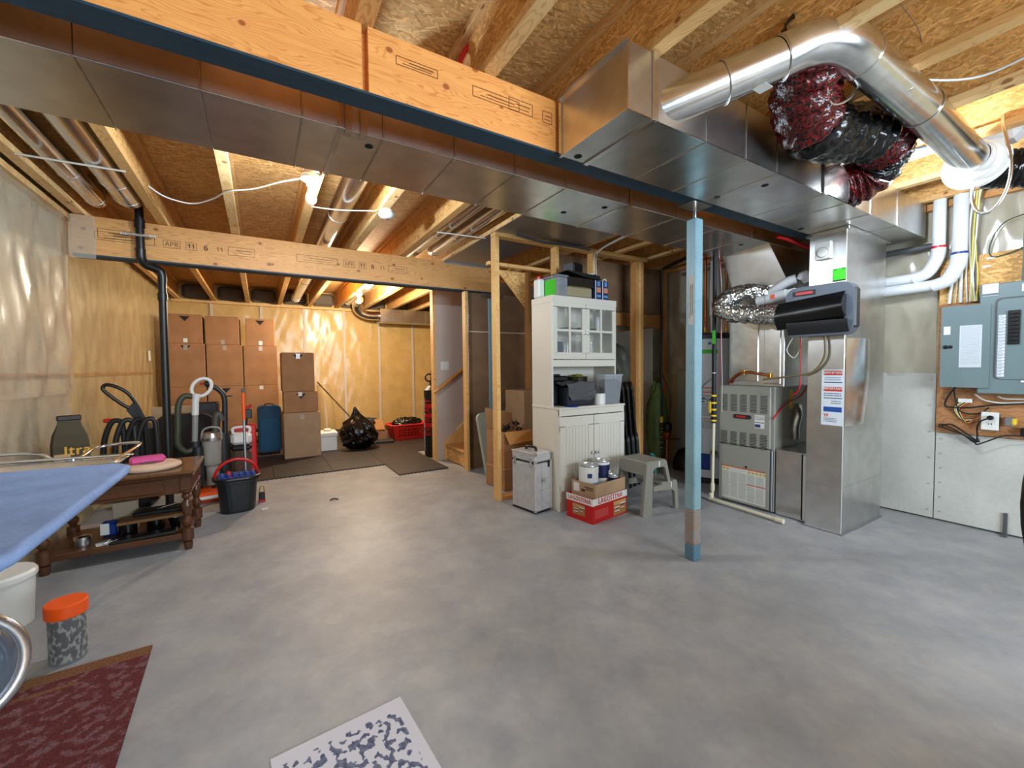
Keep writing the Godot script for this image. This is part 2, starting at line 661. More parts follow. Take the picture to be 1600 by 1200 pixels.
	M.post = skin3(mat(Color(0.52, 0.66, 0.70), 0.42), mottled(256, Color(0.92, 0.94, 0.96), Color(1, 1, 1), 0.02, 3, 75, 0.08), V(1, 1, 1))
	M.post_bare = skin(mat(Color.WHITE, 0.7), mottled(128, Color(0.62, 0.47, 0.40), Color(0.50, 0.56, 0.58), 0.05, 4, 76, 0.15), 3.0)
	var crk := noise_image(256, 0.03, 3, 81)
	M.bag = relief(skin(mat(Color(0.022, 0.022, 0.024), 0.22), mottled(64, Color(0.9, 0.9, 0.9), Color(1, 1, 1), 0.05, 2, 80), 2.0), crk, 0.5)
	var rb := noise_image(256, 0.05, 3, 82)
	M.redbag = relief(skin(mat(Color.WHITE, 0.25), image(256, 256, func(x: int, y: int) -> Color:
		var t := smoothstep(0.44, 0.56, rb.get_pixel((x * 2) % 256, y).r)
		return Color(0.03, 0.02, 0.02).lerp(Color(0.42, 0.04, 0.05), t)), 4.0), crk, 0.5)
	M.panelgrey = mat(Color(0.42, 0.49, 0.50), 0.42)
	M.furnace = mat(Color(0.57, 0.57, 0.53), 0.42)
	M.furnace_shade = mat(Color(0.12, 0.12, 0.11), 0.6)  # dark colour painted in for shade in the louvres and door gap
	M.glass = pane(Color(0.9, 0.95, 0.93), 0.06, 0.02)
	M.clearbin = pane(Color(0.75, 0.77, 0.80), 0.35, 0.2)


func _ready() -> void:
	rng.seed = 20240
	# camera
	var cam := Camera3D.new()
	cam.name = "camera"
	cam.position = V(0, 1.22, 0)
	cam.rotation_degrees = V(-2.291, -31.086, -0.606)
	cam.fov = rad_to_deg(2.0 * atan(600.0 / 652.0))
	cam.near = 0.02
	cam.far = 60.0
	add_child(cam)
	cam.current = true
	# sky (only through the window behind the camera) and exposure
	var env := Environment.new()
	var sky := Sky.new()
	var ps := PhysicalSkyMaterial.new()
	ps.energy_multiplier = 1.0
	sky.sky_material = ps
	env.sky = sky
	env.background_mode = Environment.BG_SKY
	env.tonemap_mode = Environment.TONE_MAPPER_LINEAR
	env.tonemap_exposure = 1.46
	env.sdfgi_enabled = true
	env.ssao_enabled = true
	env.ssil_enabled = true
	var we := WorldEnvironment.new()
	we.name = "world_environment"
	we.environment = env
	add_child(we)
	make_materials()
	# the lamps of the basement
	bulb(V(0.30, YJ, -2.86), Color(0.88, 0.94, 1.0), 1.25, "bare bulb in a white holder on the joist beside the smoke alarm", true)
	bulb(V(1.35, YJ, -6.84), Color(1.0, 0.92, 0.80), 3.5, "warm glowing bulb on a joist near the back wall", true)
	bulb(V(3.10, YJ, -0.97), Color(0.90, 0.95, 1.0), 1.0, "bright bulb tucked behind the black flexible duct", true)
	# daylight entering by the wide window behind the camera
	var day := AreaLight3D.new()
	day.name = "window_daylight"
	day.area_size = Vector2(2.9, 1.15)
	day.light_color = Color(0.87, 0.94, 1.0)
	day.light_energy = 19.0
	day.area_normalize_energy = true
	day.shadow_enabled = true
	day.position = V(1.7, 1.55, ZF - 0.01)
	add_child(day)
	build_shell()
	build_ceiling()
	build_beams()
	build_partitions()
	build_ducts()
	build_furnace()
	build_plumbing()
	build_right_wall()
	build_back_left()
	build_left_front()
	build_middle()
	build_small()


func bulb(at: Vector3, c: Color, energy: float, label: String, shade: bool) -> void:
	var t := thing("light_bulb", label, "light", at, 0.0, "bare ceiling bulbs")
	obj("junction_box", B.new().box(V(0, -0.012, 0), V(0.09, 0.024, 0.09), 0.004), M.steel, t)
	obj("lamp_holder", B.new().lathe([Vector2(0, -0.09), Vector2(0.022, -0.088), Vector2(0.026, -0.07), Vector2(0.055, -0.05), Vector2(0.058, -0.035), Vector2(0.05, -0.024), Vector2(0, -0.024)], 24), M.white, t)
	obj("glowing_bulb", B.new().lathe([Vector2(0, -0.195), Vector2(0.016, -0.192), Vector2(0.027, -0.18), Vector2(0.031, -0.165), Vector2(0.028, -0.145), Vector2(0.018, -0.118), Vector2(0.014, -0.088)], 20, true), glow(c, 14.0), t)
	var l := OmniLight3D.new()
	l.name = "bulb_light"
	l.light_color = c
	l.light_energy = energy
	l.light_size = 0.03
	l.omni_range = 20.0
	l.omni_attenuation = 2.0
	l.shadow_enabled = shade
	l.position = at + V(0, -0.165, 0)
	add_child(l)


# loose plastic sheet hung on a wall: base point o, across u, up w, towards the room nn
func film(called: String, parent: Node3D, m: Material, o: Vector3, u: Vector3, w: Vector3, nn: Vector3, amp: float, sd: int, nu: int, nv: int, studs := 0.0, slack := 1.0) -> MeshInstance3D:
	var f1 := FastNoiseLite.new()
	f1.seed = sd
	f1.frequency = 1.0
	f1.fractal_octaves = 2
	var lu := u.length()
	var lw := w.length()
	return obj(called, B.new().grid(func(a: float, b: float) -> Vector3:
		var x := a * lu
		var y := b * lw
		var diag := f1.get_noise_2d(x * 2.6 + y * 1.5, y * 0.45 - x * 0.3)
		var fold := 1.0 - absf(f1.get_noise_2d(x * 3.6 - y * 1.1 + 9.0, y * 0.6 + 4.0) * 2.2)
		var vert := f1.get_noise_2d(x * 7.0, y * 0.7 + 30.0)
		var d := amp * (0.9 * diag + 0.9 * maxf(fold, 0.0) * 0.5 + 0.35 * vert) * slack
		if studs > 0.0:
			var s := absf(fposmod(x / studs, 1.0) - 0.5) * 2.0
			d = d * (1.0 - smoothstep(0.88, 1.0, s)) - 0.012 * smoothstep(0.0, 1.0, 1.0 - s)
		return o + u * a + w * b + nn * (0.02 + amp + d), nu, nv, nn), m, parent)


func build_shell() -> void:
	var fl := setting("floor", "bare grey concrete basement floor")
	obj("slab", B.new().box(V((XL + XR) / 2, -0.1, (ZB + ZF) / 2), V(XR - XL + 0.8, 0.2, ZF - ZB + 0.8)), M.concrete, fl)

	var wl := setting("wall_left", "insulated stud wall under wrinkled clear plastic sheet")
	obj("backing", B.new().box(V(XL - 0.15, 1.37, (ZB + ZF) / 2), V(0.2, 2.74, ZF - ZB + 0.4)), M.batt_pale, wl)
	film("plastic_sheet", wl, M.film, V(XL - 0.04, 1.06, -4.5), V(0, 0, 7.2), V(0, 1.38, 0), V(1, 0, 0), 0.022, 101, 170, 40)
	film("plastic_sheet", wl, M.film, V(XL - 0.05, 0.0, -4.5), V(0, 0, 7.2), V(0, 1.09, 0), V(1, 0, 0), 0.014, 102, 170, 30)
	film("plastic_sheet", wl, M.film_back, V(XL - 0.05, 0.0, -9.0), V(0, 0, 4.5), V(0, 2.43, 0), V(1, 0, 0), 0.014, 103, 110, 50)
	obj("sill_plate", B.new().box(V(0, 0, 0), V(7.4, 0.04, 0.09)), M.flange, wl, V(XL - 0.02, YJ - 0.02, -0.9), V(0, PI / 2, 0))
	obj("plastic_flap", B.new().grid(func(a: float, b: float) -> Vector3:
		return V(XL + 0.03 + a * 0.15, 2.09 + b * 0.33, -4.465 + 0.012 * sin(b * 5.0 + a * 2.0)), 6, 10, V(0, 0, 1)), M.film, wl)
	obj("receptacle_cover", B.new().box(V(XL + 0.012, 1.42, -7.1), V(0.008, 0.13, 0.09), 0.003), M.white, wl)
	for k in 14:
		obj("stud", B.new().box(V(0, 0, 0), V(2.4, 0.038, 0.03)), M.stud2, wl, V(XL - 0.04, 1.2, -8.8 + 0.61 * k), V(PI / 2, 0, PI / 2))

	var wb := setting("wall_back", "yellow insulated wall behind clear plastic with pale stud lines")
	obj("backing", B.new().box(V((XL + XR) / 2, 1.37, ZB - 0.15), V(XR - XL + 0.4, 2.74, 0.2)), M.batt, wb)
	film("plastic_sheet", wb, M.film_back, V(XL, 0.0, ZB - 0.06), V(XR - XL, 0, 0), V(0, 2.43, 0), V(0, 0, 1), 0.012, 104, 150, 50)
	for x in [-0.7, 0.05, 0.76, 1.48, 2.17, 2.89, 3.6]:
		obj("stud", B.new().box(V(0, 0, 0), V(2.42, 0.045, 0.02)), M.seam, wb, V(x, 1.21, ZB - 0.025), V(0, 0, PI / 2))
	obj("top_plate", B.new().box(V((XL + XR) / 2, YJ - 0.02, ZB - 0.0), V(XR - XL, 0.04, 0.10)), M.flange, wb)
	for k in 11:
		var x := -1.15 + 0.5 * k
		obj("rim_insulation", B.new().box(V(x + 0.25, YJ + 0.15, ZB + 0.0), V(0.40, 0.25, 0.12), 0.05), mat(Color(0.42, 0.39, 0.34), 0.9), wb)

	var wr := setting("wall_right", "utility wall of grey drywall below and plastic covered insulation above")
	obj("backing", B.new().box(V(XR + 0.14, 1.37, (ZB + ZF) / 2), V(0.2, 2.74, ZF - ZB + 0.4)), M.batt_pale, wr)
	var panels := [[-3.4, -2.24, 0.012, 1.15], [-2.235, -1.063, 0.012, 1.14], [-1.057, 0.15, 0.012, 0.685], [0.155, 1.37, 0.012, 1.15], [1.375, 2.75, 0.012, 1.15]]
	for p in panels:
		var pn := obj("drywall_panel", B.new().box(V(XR + 0.006, (p[2] + p[3]) / 2, (p[0] + p[1]) / 2), V(0.012, p[3] - p[2], p[1] - p[0]), 0.0015), M.drywall, wr)
		for z in [p[0] + 0.03, p[1] - 0.03]:
			for k in 6:
				obj("screw", B.new().at(Transform3D(Basis(Vector3.FORWARD, PI / 2), V(XR - 0.0005, p[2] + 0.06 + k * (p[3] - 0.12) / 5.0, z))).lathe([Vector2(0.0065, -0.002), Vector2(0.0065, 0.002), Vector2(0, 0.002)], 8), M.screw, pn)
	film("plastic_sheet", wr, pane(Color(0.84, 0.84, 0.80), 0.36, 0.16), V(XR + 0.05, 1.12, -1.07), V(0, 0, -3.4), V(0, 1.31, 0), V(-1, 0, 0), 0.022, 105, 130, 60, 0.0, 1.1)
	film("plastic_sheet", wr, pane(Color(0.84, 0.84, 0.80), 0.36, 0.16), V(XR + 0.05, 1.98, -1.07), V(0, 0, 3.8), V(0, 0.45, 0), V(-1, 0, 0), 0.022, 106, 150, 24, 0.0, 1.1)
	obj("sill_plate", B.new().box(V(0, 0, 0), V(9.0, 0.05, 0.09)), M.stud2, wr, V(XR + 0.0, YJ - 0.025, -2.0), V(0, PI / 2, 0))

	var wf := setting("wall_front", "plain concrete wall with a high basement window")
	obj("wall_part", B.new().box(V((XL + XR) / 2, 0.45, ZF + 0.1), V(XR - XL + 0.4, 0.9, 0.2)), M.wallconc, wf)
	obj("wall_part", B.new().box(V((XL + XR) / 2, 2.48, ZF + 0.1), V(XR - XL + 0.4, 0.5, 0.2)), M.wallconc, wf)
	obj("wall_part", B.new().box(V((XL - 0.2 + 0.2) / 2, 1.57, ZF + 0.1), V(0.2 - XL + 0.2, 1.34, 0.2)), M.wallconc, wf)
	obj("wall_part", B.new().box(V((3.2 + XR + 0.2) / 2, 1.57, ZF + 0.1), V(XR + 0.2 - 3.2, 1.34, 0.2)), M.wallconc, wf)
	var win := setting("window_1", "wide white framed basement window in the concrete wall")
	obj("frame", B.new().box(V(1.7, 0.93, ZF + 0.1), V(3.0, 0.06, 0.12)).box(V(1.7, 2.21, ZF + 0.1), V(3.0, 0.06, 0.12)).box(V(0.23, 1.57, ZF + 0.1), V(0.06, 1.22, 0.12)).box(V(3.17, 1.57, ZF + 0.1), V(0.06, 1.22, 0.12)).box(V(1.7, 1.57, ZF + 0.1), V(0.06, 1.22, 0.08)), M.white, win)
	obj("pane", B.new().box(V(1.7, 1.57, ZF + 0.1), V(2.88, 1.22, 0.006)), M.glass, win)


func build_ceiling() -> void:
	var c := setting("ceiling", "open floor joists under an oriented strand board subfloor")
	var sx := XL - 0.2
	var row := 0
	while sx < XR + 0.2:                     # sheets 1.22 wide in z, 2.44 along x
		row += 1
		var z := ZB - 0.2 - 0.6 * (row % 2)
		while z < ZF + 0.2:
			var w := minf(2.44, XR + 0.25 - sx)
			var l := minf(1.22, ZF + 0.2 - z)
			obj("subfloor_sheet", B.new().box(V(0, 0, 0), V(w - 0.004, 0.018, l - 0.004)), M.osb, c, V(sx + w / 2, YS + 0.009 + 0.001 * (row % 2), z + l / 2))
			z += 1.22
		sx += 2.44
	var L := ZF - ZB
	var fl := B.new().box(V(0, 0, 0), V(L, 0.038, 0.0635), 0.002).mesh()
	var wb := B.new().box(V(0, 0, 0), V(L, YS - YJ - 0.076, 0.0095)).mesh()
	for k in 12:
		var x := -1.152 + 0.5 * k
		var j := Node3D.new()
		j.name = "joist"
		c.add_child(j, true)
		j.position = V(x, 0, (ZB + ZF) / 2)
		j.rotation.y = PI / 2
		var fm: Material = M.flange if k % 2 == 0 else M.flange2
		obj("bottom_flange", fl, fm, j, V(0, YJ + 0.019, 0))
		obj("top_flange", fl, fm, j, V(0, YS - 0.019, 0))
		obj("web", wb, M.web, j, V(0, (YJ + YS) / 2, 0))


func build_beams() -> void:
	var a := thing("laminated_beam", "orange laminated wood beam with a blue painted underside above the steel post", "beam", V(1.6, 2.31, -1.61))
	# two plies butt at x = 0.52
	obj("beam_ply", B.new().box(V(-2.045, 0.006, 0), V(1.57, 0.228, 0.1), 0.002), M.lvl, a)
	obj("beam_ply", B.new().box(V(0.795, 0.006, 0), V(4.07, 0.228, 0.1), 0.002), M.lvl, a)
	obj("painted_edge", B.new().box(V(-0.0, -0.112, 0), V(5.66, 0.008, 0.1)), M.lvl_blue, a)
	obj("inner_ply", B.new().box(V(-1.25, 0.006, 0), V(0.05, 0.226, 0.012)), M.lvl, a)
	for s in [[-1.06, 0.04, 0.16, 0.03], [-0.72, 0.03, 0.22, 0.04], [-0.60, 0.035, 0.12, 0.05], [-0.46, 0.03, 0.05, 0.05]]:
		frame_mark(a, s[0], s[1], 0.0508, s[2], s[3], M.stamp_pale)
	var b := thing("laminated_beam", "stamped laminated wood beam with dark edge spanning to the left plastic wall", "beam", V(0.65, 2.27, -4.545))
	obj("beam_ply", B.new().box(V(0, 0.006, 0), V(3.70, 0.298, 0.13), 0.002), M.lvl2, b)
	obj("painted_edge", B.new().box(V(0, -0.147, 0), V(3.70, 0.012, 0.132)), M.lvl_blue, b)
	for x in [-1.12, 0.28]:
		letters("APR", 0.05, M.stamp, b, V(x - 0.13, 0.005, 0.0656))
		frame_mark(b, x - 0.13, 0.005, 0.0655, 0.11, 0.06, M.stamp)
		letters("11", 0.05, M.stamp, b, V(x, 0.005, 0.0656), Vector3.ZERO, true)
		frame_mark(b, x, 0.005, 0.0655, 0.07, 0.06, M.stamp)
		letters("6", 0.06, M.stamp, b, V(x + 0.1, 0.005, 0.0656), Vector3.ZERO, true)
		letters("11", 0.05, M.stamp, b, V(x + 0.2, 0.005, 0.0656))
		frame_mark(b, x + 0.36, 0.005, 0.0655, 0.20, 0.07, M.stamp)
		frame_mark(b, x - 0.42, 0.012, 0.0655, 0.36, 0.065, M.stamp)
	frame_mark(b, -1.6, 0.03, 0.0655, 0.2, 0.07, M.stamp)
	# adjustable steel post
	var p := thing("steel_post", "square blue-grey steel post with peeling paint at its foot", "post", V(2.303, 0, -1.635))
	var s := 0.07
	obj("post_tube", B.new().box(V(0, 1.215, 0), V(s, 1.79, s), 0.006), M.post, p)
	obj("worn_section", B.new().box(V(0, 0.21, 0), V(s, 0.22, s), 0.006), M.post_bare, p)
	obj("lower_section", B.new().box(V(0, 0.05, 0), V(s, 0.1, s), 0.006), mat(Color(0.33, 0.47, 0.55), 0.5), p)
	obj("adjusting_screw", B.new().lathe([Vector2(0.011, 2.11), Vector2(0.011, 2.19), Vector2(0.02, 2.19), Vector2(0.02, 2.194)], 12), M.steel, p)
	obj("bearing_plate", B.new().box(V(0, 2.1915, 0), V(0.18, 0.005, 0.12)), M.galv_bright, p)
	var ps := obj("paper_label", B.new().box(V(-s / 2 - 0.0008, 1.62, 0.004), V(0.001, 0.30, 0.036)), print_on(32, 256, Color(0.72, 0.70, 0.66), [[6, 40, 20, 40, Color(0.35, 0.35, 0.35)], [6, 130, 20, 26, Color(0.2, 0.2, 0.2)]] + fine_print(4, 170, 24, 8, 8, Color(0.4, 0.4, 0.4), 4)), p)
	ps.set_meta("label", "worn paper label stuck on the post")
	var p2 := thing("steel_post", "blue-grey steel post in the stair wall under the stamped beam", "post", V(2.44, 0, -4.56))
	obj("post_tube", B.new().box(V(0, 1.03, 0), V(0.08, 2.06, 0.08), 0.006), M.post, p2)
	obj("bearing_plate", B.new().box(V(0, 2.09, 0), V(0.28, 0.05, 0.12)), M.steel, p2)


# outline of an ink stamp on a face looking to +z
func frame_mark(parent: Node3D, x: float, y: float, z: float, w: float, h: float, m: Material) -> void:
	var t := 0.003
	if w < 0.115 and h > 0.055:
		obj("ink_stamp", B.new().box(V(x, y + h / 2, z), V(w, t, 0.0006)).box(V(x, y - h / 2, z), V(w, t, 0.0006)).box(V(x - w / 2, y, z), V(t, h, 0.0006)).box(V(x + w / 2, y, z), V(t, h, 0.0006)), m, parent)
		return
	obj("ink_stamp", B.new().box(V(x, y + h / 2, z), V(w, t, 0.0006)).box(V(x, y - h / 2, z), V(w, t, 0.0006)).box(V(x - w / 2, y, z), V(t, h, 0.0006)).box(V(x + w / 2, y, z), V(t, h, 0.0006)).box(V(x + w * 0.1, y + h * 0.12, z), V(w * 0.6, t * 1.5, 0.0006)).box(V(x, y - h * 0.2, z), V(w * 0.7, t, 0.0006)), m, parent)


func build_partitions() -> void:
	# far stair wall, painted, with switch
	var w := setting("wall_stair", "painted drywall beside the stairs with handrail and light switch")
	var poly := PackedVector2Array([Vector2(1.985, 0.0), Vector2(2.075, 0.0), Vector2(2.075, 0.22), Vector2(2.62, 0.75), Vector2(4.4, 2.43), Vector2(1.985, 2.43)])
	obj("drywall_panel", B.new().ext(poly, 0.013), M.painted, w, V(0, 0, -5.215))
	obj("end_stud", B.new().box(V(0, 0, 0), V(2.43, 0.038, 0.10)), M.stud, w, V(1.966, 1.215, -5.26), V(0, 0, PI / 2))
	obj("drywall_panel", B.new().ext(poly, 0.013), M.painted, w, V(0, 0, -5.32))
	var sw := obj("switch_plate", B.new().box(V(2.10, 1.25, -5.206), V(0.115, 0.115, 0.006), 0.002), M.white, w)
	obj("rocker", B.new().box(V(2.078, 1.25, -5.202), V(0.03, 0.06, 0.005)), M.white, sw)
	obj("rocker", B.new().box(V(2.122, 1.25, -5.202), V(0.03, 0.06, 0.005)), M.white, sw)
	var hr := obj("handrail", B.new().tube([V(1.93, 0.90, -5.14), V(1.97, 0.935, -5.14), V(4.0, 2.43, -5.14)], 0.021, 10), M.rail, w)
	for x in [1.98, 2.9]:
		obj("bracket", B.new().tube(curve([V(x, 0.96 + (x - 1.98) * 0.72, -5.20), V(x, 0.93 + (x - 1.98) * 0.72, -5.17), V(x, 0.955 + (x - 1.98) * 0.72, -5.145)], 4), 0.006, 8), M.steel, hr)
	# near stair wall, seen from the back: studs and brown paper
	var n := setting("wall_stair_near", "unfinished back of the stair wall with studs and brown drywall paper")
	obj("drywall_panel", B.new().box(V(3.27, 1.885, -4.535), V(2.36, 0.46, 0.012)), M.paper_back, n)
	obj("drywall_panel", B.new().box(V(3.27, 0.83, -4.535), V(2.36, 1.64, 0.012)), M.paper_back, n)
	obj("joint_strip", B.new().box(V(3.27, 1.652, -4.533), V(2.36, 0.012, 0.014)), M.seam, n)
	obj("metal_corner", B.new().box(V(2.10, 1.055, -4.50), V(0.012, 2.11, 0.075)), M.galv_bright, n)
	obj("end_stud", B.new().box(V(0, 0, 0), V(2.11, 0.03, 0.09)), M.stud, n, V(2.078, 1.055, -4.50), V(0, 0, PI / 2))
	for x in [2.95, 3.5, 4.05]:
		obj("stud", B.new().box(V(0, 0, 0), V(2.43, 0.038, 0.089)), M.stud2, n, V(x, 1.215 if x > 2.5 else 1.05, -4.485), V(0, 0, PI / 2)).scale = V(1.0 if x > 2.5 else 0.86, 1, 1)
	# upper storage wall between the cabinet and the water heater
	var u := setting("wall_storage", "brown backed drywall and header board over the storage under the stairs")
	obj("drywall_panel", B.new().box(V(3.56, 2.15, -3.62), V(1.78, 0.56, 0.012)), M.paper_back, u)
	obj("header_board", B.new().box(V(0, 0, 0), V(1.78, 0.15, 0.038)), M.stud2, u, V(3.56, 1.78, -3.63))
	obj("post_stud", B.new().box(V(0, 0, 0), V(2.43, 0.05, 0.05)), M.stud2, u, V(4.40, 1.215, -3.55), V(0, 0, PI / 2))
	obj("back_panel", B.new().box(V(4.30, 0.85, -4.1), V(0.02, 1.7, 0.9)), M.drywall, u)
	# open stud wall in front
	var p := setting("wall_partition", "open wood stud wall beside the white cabinet")
	obj("top_plate", B.new().box(V(0, 0, 0), V(1.96, 0.038, 0.089), 0.002), M.stud, p, V(2.80, YJ - 0.019, -3.325))
	obj("bottom_plate", B.new().box(V(0, 0, 0), V(0.16, 0.038, 0.089), 0.002), M.stud2, p, V(1.94, 0.019, -3.325))
	var st := B.new().box(V(0, 0, 0), V(2.39, 0.038, 0.089), 0.002).mesh()
	for x in [1.84, 2.51, 2.98]:
		obj("stud", st, M.stud, p, V(x, 1.195, -3.325), V(0, 0, PI / 2))
	for k in 3:
		obj("stud", st, M.stud2 if k != 1 else M.stud, p, V(3.62 + 0.04 * k, 1.195, -3.325), V(0, 0, PI / 2))
	obj("block", B.new().box(V(0, 0, 0), V(0.7, 0.03, 0.05)), M.stud, p, V(2.15, 2.17, -3.40))
	obj("corner_gusset", B.new().ext(PackedVector2Array([Vector2(0, 0), Vector2(0.32, 0), Vector2(0.32, -0.34)]), 0.012), M.plywood, p, V(1.95, 2.15, -3.5))
	# stairs rise along x between the two stair walls
	var s := thing("staircase", "wooden stairs with plain treads going up between two walls", "stairs", V(2.10, 0, -4.905))
	for k in 8:
		obj("riser", B.new().box(V(0.015 + 0.25 * k, 0.095 + 0.19 * k, 0), V(0.018, 0.17, 0.58)), M.plywood, s)
		obj("tread", B.new().box(V(0.125 + 0.25 * k, 0.19 + 0.19 * k, 0), V(0.28, 0.03, 0.58), 0.005), M.stud2, s)
	obj("stringer", B.new().ext(PackedVector2Array([Vector2(-0.03, 0), Vector2(0.15, 0), Vector2(2.1, 1.48), Vector2(2.1, 1.85), Vector2(-0.03, 0.24)]), 0.02), M.stud, s, V(0, 0, -0.30))
	obj("stringer", B.new().ext(PackedVector2Array([Vector2(0, 0), Vector2(0.15, 0), Vector2(2.1, 1.48), Vector2(2.1, 1.75), Vector2(0, 0.16)]), 0.012), M.stud, s, V(0, 0, 0.296))


func hole_plug(parent: Node3D, at: Vector3) -> void:
	obj("test_hole", B.new().lathe([Vector2(0.018, 0.0), Vector2(0.018, -0.0015), Vector2(0, -0.0015)], 14), M.hole, parent, at)


func build_ducts() -> void:
	# supply trunk beside the beam
	var d := thing("rectangular_duct", "long galvanized supply duct hugging the far side of the orange beam", "duct")
	var cuts := [-1.20, -0.47, -0.15, 0.17, 0.31, 0.48, 0.81, 1.14, 1.47, 1.94, 2.4, 2.85, 3.3, 3.9]
	for k in cuts.size() - 1:
		var w: float = cuts[k + 1] - cuts[k]
		obj("duct_section", B.new().box(V(cuts[k] + w / 2, 2.31 + 0.0006 * (k % 2), -2.07), V(w - 0.002, 0.22, 0.46 - 0.001 * (k % 2)), 0.003), M.galv, d)
	for k in range(1, cuts.size() - 1):
		var wide := 0.022 if cuts[k] in [0.31, 1.94] else 0.004
		obj("seam", B.new().box(V(cuts[k], 2.199, -2.07), V(wide, 0.006, 0.468)).box(V(cuts[k], 2.31, -1.838), V(wide, 0.22, 0.006)), M.galv_bright, d)
	obj("edge_fold", B.new().box(V(1.3, 2.2005, -1.8395), V(5.0, 0.006, 0.006), 0.002), M.galv_bright, d)
	for x in [0.34, 0.40, 1.97]:
		obj("hanger_strap", B.new().box(V(x, 2.31, -1.834), V(0.028, 0.23, 0.002)).box(V(x, 2.196, -1.86), V(0.028, 0.002, 0.05)), M.galv_bright, d)
	for p in [V(0.44, 2.1995, -1.93), V(1.68, 2.1995, -2.13), V(1.85, 2.1995, -1.94), V(3.39, 2.1995, -1.98)]:
		hole_plug(d, p)

	# return trunk in front of the beam
	var r := thing("rectangular_duct", "large galvanized return duct in front of the beam ending in a square cap", "duct")
	var rc := [1.19, 1.335, 1.66, 1.96, 2.23, 2.73, 3.0, 3.35, 3.8, 4.37]
	for k in rc.size() - 1:
		var w: float = rc[k + 1] - rc[k]
		obj("duct_section", B.new().box(V(rc[k] + w / 2, 2.295 + 0.0006 * (k % 2), -1.3275), V(w - 0.002, 0.25, 0.405 - 0.001 * (k % 2)), 0.003), M.galv, r)
	for k in range(1, rc.size() - 1):
		var wide := 0.003
		obj("seam", B.new().box(V(rc[k], 2.169, -1.3275), V(wide, 0.005, 0.412)).box(V(rc[k], 2.295, -1.124), V(wide, 0.25, 0.005)), M.galv_bright, r)
	obj("drive_cleat", B.new().box(V(1.335, 2.295, -1.121), V(0.03, 0.262, 0.008), 0.002).box(V(1.335, 2.166, -1.3275), V(0.025, 0.006, 0.4)), M.galv_bright, r)
	obj("drive_cleat", B.new().box(V(2.73, 2.295, -1.121), V(0.025, 0.262, 0.008), 0.002), M.galv_bright, r)
	obj("drive_cleat", B.new().box(V(1.19, 2.295, -1.525), V(0.012, 0.262, 0.02), 0.002), M.galv_bright, r)
	obj("edge_fold", B.new().box(V(2.78, 2.1705, -1.1255), V(3.18, 0.005, 0.005)).box(V(1.191, 2.1705, -1.3275), V(0.005, 0.005, 0.405)).box(V(1.191, 2.295, -1.1255), V(0.006, 0.25, 0.006)).box(V(1.188, 2.419, -1.3275), V(0.02, 0.012, 0.405)), M.galv_bright, r)
	for p in [V(1.26, 2.1695, -1.49), V(2.24, 2.1695, -1.45), V(2.32, 2.1695, -1.23), V(3.28, 2.1695, -1.49)]:
		hole_plug(r, p)

	# return drop to the floor
	var q := thing("return_drop_duct", "tall galvanized return duct standing on the floor beside the furnace", "duct", V(3.845, 0, -1.415))
	obj("duct_section", B.new().box(V(0, 0.17, 0), V(0.692, 0.34, 0.232), 0.002), M.galv, q)
	obj("duct_section", B.new().box(V(0, 1.245, 0), V(0.69, 1.81, 0.23), 0.002), M.galv, q)
	obj("starter_collar", B.new().box(V(0, 2.158, 0), V(0.73, 0.022, 0.27), 0.003), M.galv_bright, q)
	obj("floor_flange", B.new().box(V(0, 0.006, 0), V(0.71, 0.012, 0.25)), M.galv_dull, q)
	obj("curled_offcut", B.new().grid(func(a: float, b: float) -> Vector3:
		return V(-0.33 + a * 0.26 + 0.05 * sin(b * 3.0) * a, 0.78 + b * 0.62, 0.118 + 0.05 * sin(a * 2.2) * (0.4 + 0.6 * b)), 8, 10, V(0, 0, 1)), M.galv_bright, q)
	var cx := -0.3475
	# service stickers on the drop
	var rects := [[14, 8, 112, 30, Color(0.80, 0.20, 0.14)], [14, 84, 112, 6, Color(0.2, 0.28, 0.38)], [14, 118, 112, 30, Color(0.80, 0.20, 0.14)], [14, 192, 112, 6, Color(0.2, 0.28, 0.38)], [14, 254, 112, 34, Color(0.10, 0.30, 0.62)]]
	rects += fine_print(18, 52, 100, 2, 14, Color(0.45, 0.5, 0.6), 1) + fine_print(16, 160, 108, 2, 14, Color(0.25, 0.28, 0.4), 2) + fine_print(60, 212, 60, 2, 14, Color(0.4, 0.45, 0.5), 3) + fine_print(16, 330, 80, 3, 11, Color(0.3, 0.32, 0.4), 5)
	var st := thing("service_sticker", "tall white service sticker with red and blue bands on the return duct", "sticker", V(3.497, 0.98, -1.365))
	obj("paper", B.new().q(V(0, -0.2, -0.07), V(0, -0.2, 0.07), V(0, 0.2, 0.07), V(0, 0.2, -0.07), V(-1, 0, 0)), print_on(140, 380, Color(0.86, 0.89, 0.92), rects), st)
	for y in [0.177, 0.064]:
		letters("IMPORTANT!", 0.021, M.white, st, V(-0.0008, y, 0.0), V(0, -PI / 2, 0), true)
	letters("10", 0.03, M.orange, st, V(-0.0008, -0.128, -0.04), V(0, -PI / 2, 0), true)
	var gs := thing("inspection_sticker", "bright green square sticker on the return duct", "sticker", V(3.497, 1.845, -1.34))
	obj("paper", B.new().q(V(0, -0.045, -0.04), V(0, -0.045, 0.04), V(0, 0.045, 0.04), V(0, 0.045, -0.04), V(-1, 0, 0)), print_on(64, 72, Color(0.22, 0.72, 0.14), [[0, 0, 64, 2, Color(0.05, 0.2, 0.04)], [0, 0, 2, 72, Color(0.05, 0.2, 0.04)], [62, 0, 2, 72, Color(0.05, 0.2, 0.04)], [0, 64, 64, 8, Color(0.05, 0.2, 0.04)], [6, 5, 14, 4, Color(0.05, 0.2, 0.04)], [44, 5, 14, 4, Color(0.05, 0.2, 0.04)]]), gs)
